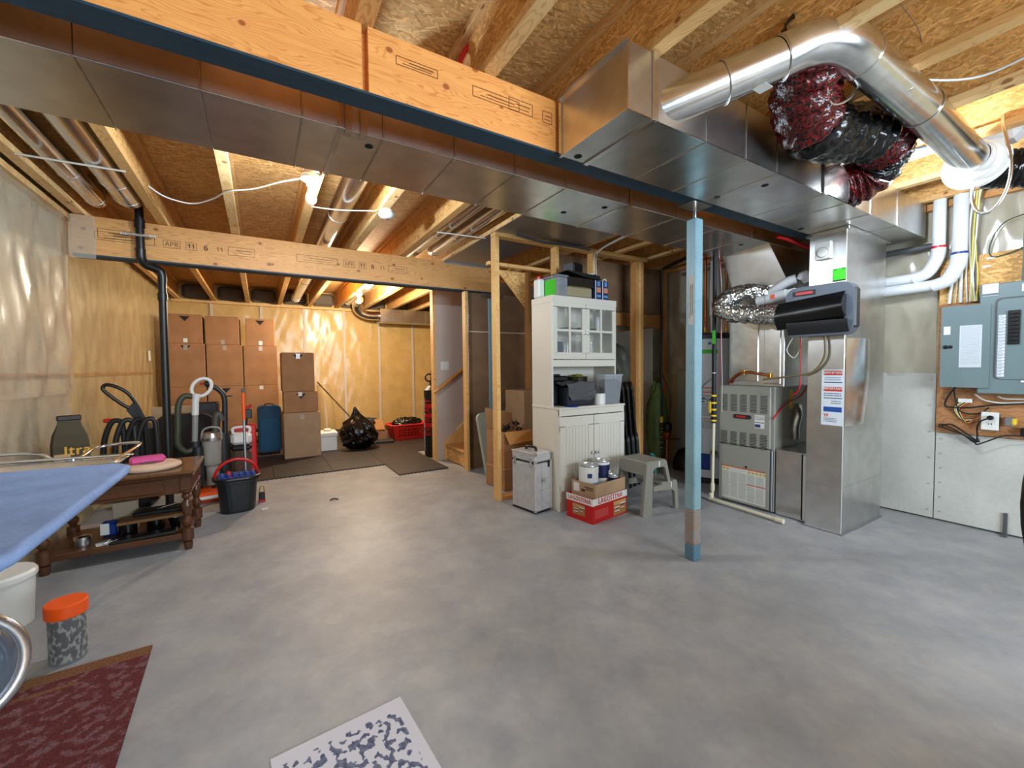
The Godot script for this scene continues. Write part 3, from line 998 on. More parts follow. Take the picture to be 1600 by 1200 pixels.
	var hm := thing("humidistat", "white square wall control with a round dial on the return duct", "control", V(3.497, 2.03, -1.43))
	obj("case", B.new().box(V(-0.018, 0, 0), V(0.036, 0.125, 0.10), 0.006), M.white, hm)
	obj("dial", B.new().at(Transform3D(Basis(Vector3.BACK, PI / 2), V(-0.037, -0.015, 0))).lathe([Vector2(0.033, 0), Vector2(0.031, 0.006), Vector2(0.0, 0.007)], 24), M.white, hm)
	obj("dial_ring", B.new().tube(arc(V(-0.038, -0.015, 0), V(0, 1, 0), V(0, 0, 1), 0.035, 0, TAU * 23 / 24, 23), 0.0012, 5, false, true), M.grey, hm)

	# round takeoff over the trunk, elbow, and pipe down to the fan
	var t := thing("round_metal_duct", "shiny round metal duct bending from the trunk to the white fan", "duct")
	obj("takeoff_pipe", B.new().tube([V(1.40, 2.25, -1.20), V(1.76, 2.40, -0.865)], 0.075, 28, false), M.tin, t)
	obj("elbow", B.new().tube(curve([V(1.745, 2.392, -0.878), V(1.81, 2.425, -0.82), V(1.88, 2.435, -0.765), V(1.97, 2.43, -0.738), V(2.06, 2.422, -0.73)], 5), 0.078, 28, false), M.tin, t)
	obj("pipe", B.new().tube([V(2.04, 2.424, -0.731), V(2.62, 2.382, -0.70)], 0.076, 28, false), M.tin, t)
	obj("pipe", B.new().tube([V(2.60, 2.383, -0.701), V(3.30, 2.318, -0.682)], 0.0745, 28, false), M.tin, t)
	for p in [[V(1.60, 2.3333, -1.0139), V(0.36, 0.15, 0.335)], [V(1.75, 2.3958, -0.8743), V(0.36, 0.15, 0.335)], [V(2.05, 2.423, -0.7305), V(1, -0.07, 0.05)], [V(2.615, 2.382, -0.70), V(1, -0.08, 0.03)]]:
		var ax: Vector3 = p[1].normalized()
		var ex := ax.cross(Vector3.UP).normalized()
		obj("crimp_ring", B.new().tube(arc(p[0], ex, ax.cross(ex), 0.0785, 0, TAU * 27 / 28, 27), 0.003, 6, false, true), M.galv_bright, t)
	obj("paper_tag", B.new().box(V(1.69, 2.285, -0.91), V(0.055, 0.001, 0.05)).box(V(1.69, 2.286, -0.91), V(0.03, 0.002, 0.03)), M.white, t)
	obj("hanger_wire", B.new().tube(curve([V(2.25, 2.72, -0.70), V(2.33, 2.58, -0.64), V(2.35, 2.45, -0.63), V(2.34, 2.34, -0.66)], 5), 0.0018, 5), M.steel, t)

	# insulated flexible duct, black with red bands
	var fx := thing("flexible_duct", "bulky insulated flexible duct in black and red plastic above the trunk", "duct")
	var sp := curve([V(1.86, 2.52, -0.78), V(1.93, 2.47, -0.84), V(2.05, 2.36, -0.93), V(2.28, 2.31, -0.96), V(2.55, 2.36, -0.93), V(2.78, 2.39, -0.91), V(2.92, 2.37, -0.93), V(2.97, 2.29, -1.01), V(2.93, 2.25, -1.10)], 14)
	var nzf := FastNoiseLite.new()
	nzf.seed = 8
	nzf.frequency = 1.0
	var bands := [[0, 14, M.bag], [14, 36, M.redbag], [36, 66, M.bag], [66, 78, M.redbag], [78, 96, M.bag], [96, sp.size() - 1, M.redbag]]
	for bd in bands:
		var seg := []
		var rad := []
		for i in range(bd[0], bd[1] + 1):
			seg.append(sp[i])
			rad.append(0.122 + 0.010 * sin(i * 1.3) + 0.012 * nzf.get_noise_1d(i * 0.35))
		obj("jacket", pleated(seg, rad, 44, 0.007), bd[2], fx)
	obj("hanger_band", B.new().tube(curve([V(1.86, 2.43, -0.74), V(1.93, 2.355, -0.795), V(2.06, 2.30, -0.83), V(2.16, 2.34, -0.80), V(2.19, 2.44, -0.78)], 6), 0.006, 6), M.galv_bright, fx)
	obj("duct_collar", B.new().box(V(2.86, 2.295, -1.119), V(0.30, 0.245, 0.006)), M.tin, fx)
	var f2 := thing("flexible_duct", "black flexible duct running behind the white fan", "duct")
	var s2 := curve([V(3.44, 2.31, -0.68), V(3.53, 2.28, -0.60), V(3.60, 2.25, -0.40), V(3.62, 2.25, 0.1)], 18)
	var r2 := []
	for i in s2.size():
		r2.append(0.095 + 0.006 * sin(i * 2.1))
	obj("jacket", pleated(s2, r2, 36, 0.004), M.bag, f2)

	# white inline fan
	var fn := thing("inline_fan", "round white inline fan where the metal duct ends", "fan", V(3.36, 2.315, -0.682))
	fn.basis = Basis(Quaternion(Vector3.UP, V(-0.99, 0.10, 0.0).normalized()))
	obj("inlet_collar", B.new().lathe([Vector2(0.077, 0.06), Vector2(0.080, 0.055), Vector2(0.082, 0.03), Vector2(0.09, 0.025)], 32, true), M.white, fn)
	obj("housing", B.new().lathe([Vector2(0.09, 0.026), Vector2(0.104, 0.016), Vector2(0.108, -0.02), Vector2(0.130, -0.026), Vector2(0.135, -0.036), Vector2(0.135, -0.05), Vector2(0.10, -0.06), Vector2(0, -0.06)], 40), M.white, fn)
	for a in 4:
		obj("screw", B.new().lathe([Vector2(0.005, -0.024), Vector2(0.005, -0.028), Vector2(0, -0.022)], 8), M.screw, fn, V(cos(a * PI / 2 + 0.4) * 0.119, 0.0, sin(a * PI / 2 + 0.4) * 0.119))
	obj("outlet_collar", B.new().lathe([Vector2(0.085, -0.12), Vector2(0.085, -0.06)], 28), M.black, fn)
	var cv := thing("fan_hood", "translucent white plastic hood above the inline fan", "cover", V(3.46, 2.46, -0.62))
	obj("shell", B.new().box(V(0.0, 0.03, 0.0), V(0.16, 0.19, 0.20), 0.03), pane(Color(0.80, 0.83, 0.86), 0.6, 0.22), cv)
	var fc := thing("metal_conduit", "flexible ribbed metal conduit looping below the white fan", "conduit")
	var cp := curve([V(3.34, 2.50, -0.575), V(3.30, 2.44, -0.568), V(3.285, 2.36, -0.553), V(3.28, 2.224, -0.533), V(3.28, 2.115, -0.541), V(3.28, 2.036, -0.571), V(3.28, 2.0, -0.61), V(3.29, 2.03, -0.652), V(3.32, 2.12, -0.677), V(3.385, 2.185, -0.682)], 14)
	var cr := []
	for i in cp.size():
		cr.append(0.0085 if i % 2 == 0 else 0.0065)
	obj("ribbed_tube", B.new().tube(cp, cr, 10), M.galv_bright, fc)

	# round branch ducts up in the joist bays
	var rows := [[-1.02, 2.52, -2.3, -4.30, 0.062, "twin round duct in the joist bay along the left plastic wall"], [-0.80, 2.52, -2.3, -4.12, 0.085, "wider round duct beside its twin above the left plastic wall"],
		[0.60, 2.53, -2.3, -8.6, 0.078, "round metal duct in the joist bay next to the bare bulb"], [1.50, 2.52, -2.3, -8.6, 0.064, "round metal duct behind the smoke alarm running to the back wall"], [1.70, 2.52, -2.3, -4.4, 0.064, "short round metal duct beside the grey metal joist panel"]]
	for e in rows:
		var o := thing("round_branch_duct", e[5], "duct", Vector3.ZERO, 0.0, "round ducts in the joist bays")
		var z: float = e[2]
		while z > e[3]:
			var z1 := maxf(z - 1.5, e[3])
			obj("pipe", B.new().tube([V(e[0], e[1], z), V(e[0], e[1], z1)], e[4], 24, false), M.tin, o)
			obj("crimp_ring", B.new().tube(arc(V(e[0], e[1], z1), V(1, 0, 0), V(0, 1, 0), e[4] + 0.001, 0, TAU * 23 / 24, 23), 0.003, 5, false, true), M.galv_bright, o)
			z = z1
		if e[3] > -5.0:
			obj("elbow", B.new().tube(curve([V(e[0], e[1], e[3]), V(e[0], e[1] + 0.01, e[3] - 0.08), V(e[0], e[1] + 0.06, e[3] - 0.13), V(e[0], e[1] + 0.2, e[3] - 0.14)], 4), e[4], 24), M.tin, o)
	# elbow and rectangular duct along the back wall
	var bd2 := thing("rectangular_duct", "galvanized duct along the top of the yellow back wall", "duct")
	obj("elbow", B.new().tube(curve([V(1.62, 2.52, -8.2), V(1.62, 2.50, -8.45), V(1.68, 2.36, -8.58), V(1.85, 2.28, -8.6), V(2.08, 2.28, -8.6)], 5), 0.085, 24), M.tin, bd2)
	for k in 3:
		obj("duct_section", B.new().box(V(2.30 + 0.46 * k, 2.28, -8.6), V(0.455, 0.26, 0.30), 0.003), M.galv, bd2)
	obj("end_cap", B.new().box(V(2.075, 2.28, -8.6), V(0.012, 0.28, 0.32)), M.galv_bright, bd2)
	# sheet metal closing joist bays (panned return)
	var pan := thing("joist_panel", "grey sheet metal panel nailed under the joists beside the stud wall", "panel", Vector3.ZERO, 0.0, "sheet metal joist panels")
	obj("sheet", B.new().box(V(2.10, YJ - 0.003, -3.40), V(0.56, 0.003, 2.17)), M.galv_dull, pan)
	obj("folded_lip", B.new().box(V(2.10, YJ - 0.012, -4.478), V(0.56, 0.022, 0.004)), M.galv_dull, pan)
	var pan2 := thing("joist_panel", "small dark sheet metal panel between joists near the cabinet top", "panel", Vector3.ZERO, 0.0, "sheet metal joist panels")
	obj("sheet", B.new().box(V(2.60, YJ - 0.003, -2.79), V(0.44, 0.003, 0.95)), M.galv_dull, pan2)


# tube with lengthwise creases, as gathered plastic
func pleated(path: Array, rad: Array, sides: int, depth: float) -> B:
	var nz := FastNoiseLite.new()
	nz.seed = 77
	nz.frequency = 1.0
	var b := B.new()
	var cnt := path.size()
	var fr := []
	var nx := Vector3.ZERO
	for i in cnt:
		var t: Vector3 = (path[mini(i + 1, cnt - 1)] - path[maxi(i - 1, 0)]).normalized()
		if i == 0:
			nx = t.cross(Vector3.UP).normalized()
		nx = (nx - t * nx.dot(t)).normalized()
		fr.append([nx, t.cross(nx)])
	b.grid(func(u: float, w: float) -> Vector3:
		var i := clampi(int(round(w * (cnt - 1))), 0, cnt - 1)
		var a := u * TAU
		var rr: float = rad[i] + depth * nz.get_noise_2d(cos(a) * 3.0 + i * 0.21, sin(a) * 9.0) * 2.0 + depth * 0.8 * nz.get_noise_2d(a * 7.0, i * 0.12)
		if u >= 1.0:
			a = 0.0
			rr = rad[i] + depth * nz.get_noise_2d(3.0 + i * 0.21, 0.0) * 2.0 + depth * 0.8 * nz.get_noise_2d(0.0, i * 0.12)
		return path[i] + (fr[i][0] * cos(a) + fr[i][1] * sin(a)) * rr, sides, cnt - 1)
	# grid normals may look inwards; turn them out
	for k in range(0, b.v.size(), 3):
		var c := (b.v[k] + b.v[k + 1] + b.v[k + 2]) / 3.0
		var best: Vector3 = path[0]
		for p: Vector3 in path:
			if p.distance_squared_to(c) < best.distance_squared_to(c):
				best = p
		if (b.n[k] + b.n[k + 1] + b.n[k + 2]).dot(c - best) < 0.0:
			for e in 3:
				b.n[k + e] = -b.n[k + e]
			var tv := b.v[k + 1]; b.v[k + 1] = b.v[k + 2]; b.v[k + 2] = tv
			var tn := b.n[k + 1]; b.n[k + 1] = b.n[k + 2]; b.n[k + 2] = tn
	return b


func build_furnace() -> void:
	var f := thing("furnace", "grey upright gas furnace with louvred upper door", "furnace", V(3.55, 0, -2.02))
	obj("cabinet_body", B.new().box(V(0.36, 0.525, 0), V(0.70, 1.03, 0.47), 0.004), M.furnace, f)
	var ud := obj("upper_door", B.new().box(V(0.0, 0.78, -0.01), V(0.022, 0.51, 0.44), 0.005), M.furnace, f)
	var ld := obj("lower_door", B.new().box(V(0.0, 0.27, -0.01), V(0.022, 0.50, 0.44), 0.005), M.furnace, f)
	obj("door_gap_shade", B.new().box(V(0.004, 0.522, -0.01), V(0.012, 0.012, 0.44)), M.furnace_shade, f)  # solid dark strip painted as the shade between the two doors
	for blk in [[0.93, 0.16], [0.62, 0.13]]:
		for c in 5:
			var lv := B.new()
			var nrow := int(blk[1] / 0.0125)
			for k in nrow:
				lv.box(V(-0.0125, blk[0] + blk[1] / 2 - 0.0125 * k - 0.05, -0.18 + 0.085 * c), V(0.004, 0.0045, 0.055))
			obj("louvre_slot_shade", lv, M.furnace_shade, ud)  # dark strips painted as shaded openings; the door is not cut
	var bg := obj("badge", B.new().at(Transform3D(Basis(Vector3.UP, -PI / 2), V(-0.013, 0.775, -0.02))).ext(rrect(0.155, 0.036, 0.017), 0.006), M.darkgrey, ud)
	obj("badge_mark", B.new().box(V(-0.0168, 0.775, -0.03), V(0.001, 0.016, 0.085)), M.red, bg)
	obj("data_label", B.new().q(V(-0.0116, 0.69, 0.085), V(-0.0116, 0.69, 0.165), V(-0.0116, 0.80, 0.165), V(-0.0116, 0.80, 0.085), V(-1, 0, 0)), print_on(64, 88, Color(0.85, 0.85, 0.83), [[2, 26, 60, 3, Color(0.3, 0.3, 0.3)], [2, 48, 60, 4, Color(0.15, 0.17, 0.25)], [2, 62, 36, 20, Color(0.12, 0.2, 0.42)]] + fine_print(4, 8, 56, 2, 8, Color(0.6, 0.4, 0.4), 7)), ud)
	var wl := [[0, 0, 240, 6, Color(0.80, 0.30, 0.10)], [140, 86, 100, 5, Color(0.75, 0.25, 0.12)]]
	for k in 5:
		wl += fine_print(4 + 47 * k, 34, 40, 24 if k < 3 else 9, 6, Color(0.55, 0.55, 0.53), 20 + k)
	wl += fine_print(145, 100, 40, 14, 6, Color(0.55, 0.55, 0.53), 28) + fine_print(192, 100, 40, 14, 6, Color(0.55, 0.55, 0.53), 29)
	for k in 7:
		wl.append([8 + (20 * k if k < 2 else 100 + 20 * k), 12, 13, 12, Color(0.80, 0.65, 0.20)])
	obj("warning_label", B.new().q(V(-0.0116, 0.04, -0.2), V(-0.0116, 0.04, 0.18), V(-0.0116, 0.33, 0.18), V(-0.0116, 0.33, -0.2), V(-1, 0, 0)), print_on(240, 190, Color(0.80, 0.80, 0.77), wl), ld)
	obj("sight_glass", B.new().at(Transform3D(Basis(Vector3.BACK, PI / 2), V(-0.012, 0.345, 0.02))).lathe([Vector2(0.009, 0), Vector2(0.009, 0.004), Vector2(0, 0.004)], 12), M.black, ld)
	obj("edge_trim", B.new().box(V(-0.002, 0.27, 0.225), V(0.024, 0.5, 0.016), 0.003), M.galv_dull, f)
	obj("caution_tag", B.new().box(V(0.26, 0.93, 0.2365), V(0.06, 0.16, 0.001)), M.yellow, f)
	obj("control_wire", B.new().tube(curve([V(-0.02, 0.78, 0.236), V(0.08, 0.86, 0.245), V(0.2, 0.91, 0.25), V(0.36, 0.95, 0.26), V(0.40, 1.05, 0.3)], 6), 0.006, 6), M.red, f)
	obj("gas_union", B.new().tube(curve([V(0.36, 0.86, 0.24), V(0.30, 0.80, 0.27), V(0.28, 0.70, 0.26), V(0.30, 0.6, 0.25)], 5), 0.035, 12), M.galv_bright, f)

	var fb := thing("filter_box", "low galvanized filter box between the furnace and the return duct", "duct box", V(3.56, 0, -1.655))
	obj("box_body", B.new().box(V(0.30, 0.27, 0), V(0.60, 0.53, 0.235), 0.003), M.galv, fb)
	obj("slot_cover", B.new().box(V(-0.004, 0.27, 0.097), V(0.008, 0.50, 0.028), 0.002), M.white, fb)
	obj("slot_gap_shade", B.new().box(V(-0.001, 0.27, 0.077), V(0.004, 0.51, 0.012)), M.hole, fb)  # solid near-black strip painted as the shade beside the cover

	# evaporator coil case and plenum on top
	var pl := thing("supply_plenum", "sheet metal plenum rising from the furnace to the supply duct", "duct", V(3.60, 1.04, -1.99))
	obj("coil_case", B.new().box(V(0.30, 0.32, 0.02), V(0.60, 0.64, 0.46), 0.004), M.galv, pl)
	obj("front_panel", B.new().box(V(-0.004, 0.32, -0.07), V(0.012, 0.56, 0.24), 0.004), M.galv_bright, pl)
	obj("front_panel", B.new().box(V(-0.002, 0.30, 0.16), V(0.012, 0.56, 0.13), 0.004), M.galv, pl)
	obj("refrigerant_stub", B.new().tube([V(-0.02, 0.10, -0.10), V(-0.03, 0.12, -0.02), V(0.0, 0.12, 0.0)], 0.009, 8), M.copper, pl)
	obj("refrigerant_line", B.new().tube(curve([V(-0.02, 0.02, -0.20), V(-0.025, 0.09, -0.13), V(-0.03, 0.115, -0.04), V(-0.03, 0.10, 0.1), V(-0.03, 0.085, 0.16)], 5), 0.011, 8), M.copper, pl)
	obj("brass_fitting", B.new().box(V(-0.02, 0.115, -0.07), V(0.03, 0.04, 0.04), 0.004), M.brass, pl)
	obj("brass_fitting", B.new().box(V(-0.02, 0.09, 0.15), V(0.03, 0.04, 0.03), 0.004), M.brass, pl)
	# tapered hood from case up to the duct
	var lo := [V(0.0, 0.64, -0.16), V(0.0, 0.64, 0.25), V(0.60, 0.64, 0.25), V(0.60, 0.64, -0.21)]
	var md := [V(0.0, 0.83, -0.18), V(0.0, 0.83, 0.27), V(0.60, 0.83, 0.27), V(0.60, 0.83, -0.21)]
	var hi := [V(0.02, 1.16, -0.29), V(-0.06, 1.16, 0.15), V(0.60, 1.16, 0.15), V(0.60, 1.16, -0.29)]
	var hd := B.new()
	for k in 4:
		var o: Vector3 = [V(-1, 0, 0), V(0, 0, 1), V(1, 0, 0), V(0, 0, -1)][k]
		hd.q(lo[k], lo[(k + 1) % 4], md[(k + 1) % 4], md[k], o)
		hd.q(md[k], md[(k + 1) % 4], hi[(k + 1) % 4], hi[k], o)
	obj("tapered_hood", hd, M.galv, pl)

	# humidifier on the drop duct with foil hose
	var hu := thing("humidifier", "dark grey furnace humidifier with a black rounded cover on the return duct", "humidifier", V(3.50, 1.60, -1.43))
	obj("back_housing", B.new().at(Transform3D(Basis(Vector3.UP, -PI / 2), V(-0.05, 0, 0))).ext(rrect(0.42, 0.36, 0.07, 6), 0.10), mat(Color(0.33, 0.36, 0.40), 0.4), hu)
	obj("end_cap", B.new().box(V(-0.05, 0.0, 0.20), V(0.075, 0.27, 0.04), 0.012), M.darkgrey, hu)
	obj("front_cover", B.new().grid(func(a: float, b: float) -> Vector3:
		var z := -0.265 + a * 0.43
		var y := 0.115 - b * 0.20 - 0.035 * (1.0 - a)
		return V(-0.10 - 0.055 * sin(b * PI) * (1.0 - 0.25 * sin(a * PI)), y, z), 18, 10, V(-1, 0, 0)), mat(Color(0.03, 0.03, 0.035), 0.3), hu)
	obj("lower_cover", B.new().grid(func(a: float, b: float) -> Vector3:
		var z := -0.19 + a * 0.38
		var y := -0.075 - b * 0.09
		return V(-0.102 - 0.03 * sin((1.0 - b) * PI / 2), y, z), 12, 6, V(-1, 0, 0)), M.darkgrey, hu)
	obj("name_plate", B.new().box(V(-0.101, 0.135, -0.085), V(0.004, 0.036, 0.15), 0.002), M.darkgrey, hu)
	obj("name_mark", B.new().box(V(-0.104, 0.135, -0.085), V(0.002, 0.018, 0.11)), M.red, hu)
	obj("round_end", B.new().at(Transform3D(Basis(Vector3.RIGHT, PI / 2), V(-0.09, 0.02, 0.165))).lathe([Vector2(0.075, 0), Vector2(0.075, 0.006), Vector2(0, 0.006)], 20), M.darkgrey, hu)
	obj("water_tube", B.new().tube(curve([V(-0.03, -0.18, -0.19), V(-0.03, -0.27, -0.23), V(-0.01, -0.33, -0.19), V(-0.01, -0.27, -0.15), V(-0.01, -0.18, -0.14)], 5), 0.004, 6), M.cable, hu)
	obj("drain_tube", B.new().tube(curve([V(-0.03, -0.18, 0.02), V(-0.03, -0.33, 0.02), V(-0.02, -0.44, -0.06), V(-0.01, -0.47, -0.2), V(0.0, -0.50, -0.42)], 6), 0.008, 8), mat(Color(0.45, 0.40, 0.28), 0.4), hu)
	obj("power_wire", B.new().tube(curve([V(-0.02, -0.18, -0.14), V(-0.01, -0.30, -0.145), V(-0.01, -0.55, -0.145), V(0.0, -0.62, -0.2)], 6), 0.005, 6), M.red, hu)
	var fh := thing("foil_hose", "crinkled silver foil hose from the plenum to the humidifier", "hose")
	var fp := curve([V(3.58, 1.80, -1.90), V(3.48, 1.82, -1.98), V(3.38, 1.77, -2.08), V(3.32, 1.70, -2.10), V(3.34, 1.645, -2.02), V(3.38, 1.625, -1.90), V(3.40, 1.615, -1.80), V(3.43, 1.60, -1.68)], 12)
	var fr := []
	for i in fp.size():
		fr.append(0.068 + 0.004 * sin(i * 2.3))
	obj("foil_jacket", pleated(fp, fr, 40, 0.011), M.foil, fh)
	obj("hose_collar", B.new().tube([V(3.62, 1.79, -1.86), V(3.53, 1.81, -1.945)], 0.066, 24), M.tin, fh)


func build_plumbing() -> void:
	# two white vent pipes on the furnace
	for e in [[V(3.66, 1.04, -2.02), 0.031, "white plastic vent pipe rising from the furnace top nearer the water heater"], [V(3.66, 1.04, -1.81), 0.034, "white plastic vent pipe rising from the furnace top beside the red wire"]]:
		var t := thing("vent_pipe", e[2], "pipe", Vector3.ZERO, 0.0, "white vent pipes")
		var p: Vector3 = e[0]
		obj("riser", B.new().tube([p, p + V(0, 0.62, 0)], e[1], 18), M.pvc_ivory, t)
		obj("riser_collar", B.new().lathe([Vector2(e[1] + 0.006, 0), Vector2(e[1] + 0.006, 0.03), Vector2(e[1], 0.03)], 18), M.darkgrey, t, p)
	var hz := thing("vent_pipe", "white plastic pipe with an orange square lying behind the foil hose", "pipe")
	obj("pipe", B.new().tube([V(3.50, 1.735, -1.90), V(3.50, 1.765, -1.62)], 0.036, 18), M.pvc, hz)
	obj("coupling", B.new().tube([V(3.50, 1.745, -1.82), V(3.50, 1.76, -1.68)], 0.041, 18), M.pvc, hz)
	obj("printed_square", B.new().box(V(3.458, 1.752, -1.765), V(0.002, 0.035, 0.03)), M.orange, hz)
	var hz2 := thing("vent_pipe", "white plastic elbow pipe above the one with an orange square", "pipe")
	obj("pipe", B.new().tube(curve([V(3.58, 1.78, -1.88), V(3.58, 1.86, -1.74), V(3.60, 1.885, -1.66)], 5), 0.038, 18), M.pvc, hz2)
	obj("elbow", B.new().tube(curve([V(3.60, 1.87, -1.62), V(3.60, 1.90, -1.60), V(3.62, 1.86, -1.58)], 4), 0.042, 18), M.pvc, hz2)
	# pipes on the right wall
	for e in [[-1.05, 2.07, 1.875, 0.037, "white plastic pipe with red mark curving off the plastic sheeted wall"], [-0.94, 2.0, 1.80, 0.040, "white plastic pipe with blue band curving beside the cable bundle"]]:
		var t := thing("wall_pipe", e[4], "pipe", Vector3.ZERO, 0.0, "white pipes on the utility wall")
		var z: float = e[0]
		obj("riser", B.new().tube([V(4.37, 2.43, z), V(4.37, e[1], z)], e[3], 20), M.pvc, t)
		obj("elbow", B.new().tube(curve([V(4.37, e[1] + 0.01, z), V(4.37, e[1] - 0.07, z - 0.01), V(4.37, e[2] + 0.03, z - 0.06), V(4.37, e[2], z - 0.14)], 6), e[3] + 0.005, 20), M.pvc, t)
		obj("run", B.new().tube([V(4.37, e[2] + 0.005, z - 0.13), V(4.37, e[2] - 0.02, -2.3)], e[3], 20), M.pvc, t)
		obj("band", B.new().lathe([Vector2(e[3] + 0.0055, 0), Vector2(e[3] + 0.0055, 0.016)], 20), M.blue if z > -1 else M.red, t, V(4.37, e[1] + 0.004, z))
	var dk := thing("dark_pipe", "dark grey pipe on the wall above the white pipes", "pipe")
	obj("run", B.new().tube([V(4.41, 2.11, -1.06), V(4.41, 2.10, -2.4)], 0.022, 14), M.midgrey, dk)
	# black vent stack at the left
	var ab := thing("vent_stack", "black plastic drain pipe with an offset below the stamped beam", "pipe")
	obj("upper_pipe", B.new().tube([V(-0.79, 2.74, -4.43), V(-0.79, 2.17, -4.43)], 0.028, 18), M.black, ab)
	obj("offset_bend", B.new().tube(curve([V(-0.79, 2.20, -4.43), V(-0.79, 2.13, -4.44), V(-0.77, 2.085, -4.47), V(-0.70, 2.06, -4.52), V(-0.68, 2.02, -4.53), V(-0.68, 1.95, -4.53)], 6), 0.032, 18), M.black, ab)
	obj("lower_pipe", B.new().tube([V(-0.68, 1.96, -4.53), V(-0.695, 0.0, -4.54)], 0.029, 18), M.black, ab)
	for y in [2.40, 1.84]:
		obj("coupling", B.new().lathe([Vector2(0.035, -0.03), Vector2(0.035, 0.03), Vector2(0.028, 0.03)], 18), M.black, ab, V(-0.79, y, -4.43) if y > 2 else V(-0.681, y, -4.53))
	obj("pipe_strap", B.new().box(V(-0.79, 2.30, -4.398), V(0.22, 0.018, 0.003)), M.galv_bright, ab)
	# water heater
	var wh := thing("water_heater", "white upright water heater with green and orange labels behind the post", "water heater", V(4.12, 0.0, -2.72))
	obj("tank", B.new().lathe([Vector2(0, 0.05), Vector2(0.225, 0.05), Vector2(0.228, 0.06), Vector2(0.228, 1.50), Vector2(0.22, 1.52)], 40), mat(Color(0.80, 0.82, 0.84), 0.35), wh)
	obj("top_cap", B.new().lathe([Vector2(0.231, 1.49), Vector2(0.231, 1.53), Vector2(0.20, 1.55), Vector2(0, 1.55)], 40), mat(Color(0.14, 0.18, 0.22), 0.5), wh)
	obj("base_ring", B.new().lathe([Vector2(0.231, 0.0), Vector2(0.231, 0.06), Vector2(0, 0.06)], 40), M.darkgrey, wh)
	var cyl := func(a0: float, a1: float, y0: float, y1: float) -> B:
		return B.new().grid(func(a: float, b: float) -> Vector3:
			var an := lerpf(a0, a1, a)
			return V(cos(an) * 0.2295, lerpf(y1, y0, b), sin(an) * 0.2295), 8, 1, V(cos((a0 + a1) / 2), 0, sin((a0 + a1) / 2)))
	# angles: pi looks to -x, pi/2 to +z
	obj("green_label", cyl.call(2.95, 2.30, 1.34, 1.38), M.green, wh)
	obj("blue_mark", cyl.call(2.68, 2.55, 1.43, 1.455), mat(Color(0.10, 0.45, 0.62), 0.5), wh)
	obj("orange_stripe", cyl.call(3.05, 2.35, 0.985, 0.995), M.orange, wh)
	obj("orange_stripe", cyl.call(3.05, 2.35, 0.94, 0.95), M.orange, wh)
	obj("instruction_label", cyl.call(3.1, 2.25, 0.55, 0.91), print_on(96, 160, Color(0.82, 0.83, 0.84), [[0, 0, 96, 3, Color(0.7, 0.2, 0.15)], [0, 40, 96, 2, Color(0.3, 0.3, 0.3)], [46, 0, 2, 40, Color(0.3, 0.3, 0.3)], [10, 12, 26, 6, Color(0.15, 0.15, 0.15)], [54, 14, 32, 6, Color(0.15, 0.15, 0.15)], [14, 26, 20, 5, Color(0.15, 0.15, 0.15)], [60, 28, 24, 5, Color(0.15, 0.15, 0.15)], [0, 104, 96, 3, Color(0.75, 0.3, 0.2)]] + fine_print(4, 48, 88, 8, 6, Color(0.5, 0.5, 0.5), 41) + fine_print(4, 112, 88, 7, 6, Color(0.5, 0.5, 0.5), 42)), wh)
	obj("energy_label", cyl.call(3.1, 2.55, 0.14, 0.31), M.blue, wh)
	obj("drain_valve", B.new().at(Transform3D(Basis(Vector3.BACK, PI / 2) , V(-0.16, 0.33, 0.165))).lathe([Vector2(0.018, 0), Vector2(0.018, 0.03), Vector2(0.026, 0.032), Vector2(0.026, 0.05), Vector2(0, 0.05)], 12), M.brass, wh)
	for e in [[V(-0.13, 1.55, 0.02)], [V(0.08, 1.55, 0.12)]]:
		obj("copper_riser", B.new().tube([e[0], e[0] + V(0, 0.85, 0)], 0.011, 10), M.copper, wh)
		obj("brass_union", B.new().lathe([Vector2(0.017, 0.02), Vector2(0.017, 0.06), Vector2(0.011, 0.06)], 10), M.brass, wh, e[0])
	obj("vent_tee", B.new().lathe([Vector2(0.04, 1.55), Vector2(0.045, 1.72), Vector2(0.06, 1.74), Vector2(0.06, 2.05), Vector2(0.05, 2.20), Vector2(0.05, 2.45)], 20), M.pvc, wh, V(-0.03, 0, 0.06))
	obj("foil_vent", B.new().tube([V(0.16, 0.8, 0.22), V(0.16, 1.45, 0.22)], 0.05, 16), M.galv_dull, wh)
	# black gas pipe beside the heater with yellow bands
	var gp := thing("gas_pipe", "black gas pipe with yellow collars between the water heater and furnace", "pipe")
	obj("upper_pipe", B.new().tube([V(3.50, 2.30, -2.28), V(3.50, 0.95, -2.28)], 0.017, 12), M.ironpipe, gp)
	obj("header", B.new().tube([V(3.50, 2.30, -2.28), V(3.60, 2.315, -2.40), V(4.02, 2.33, -3.30)], 0.019, 12), M.ironpipe, gp)
	obj("valve_body", B.new().lathe([Vector2(0.022, 0.70), Vector2(0.022, 0.94), Vector2(0.017, 0.95)], 12), M.ironpipe, gp, V(3.50, 0, -2.28))
	for y in [0.945, 0.88, 0.82, 0.765, 0.72]:
		obj("yellow_collar", B.new().lathe([Vector2(0.023, -0.008), Vector2(0.025, 0), Vector2(0.023, 0.008)], 12), M.yellow, gp, V(3.50, y, -2.28))
	obj("valve_lever", B.new().box(V(3.475, 0.84, -2.30), V(0.012, 0.10, 0.022), 0.003), M.yellow, gp)
	for p in [V(3.50, 2.29, -2.28), V(3.53, 2.305, -2.33), V(4.0, 2.33, -3.25), V(3.98, 2.328, -3.2)]:
		obj("yellow_collar", B.new().lathe([Vector2(0.024, -0.012), Vector2(0.026, 0), Vector2(0.024, 0.012)], 12), M.yellow, gp, p)
	obj("green_tag", B.new().box(V(3.478, 1.47, -2.27), V(0.003, 0.12, 0.03), 0.001), M.green, gp)
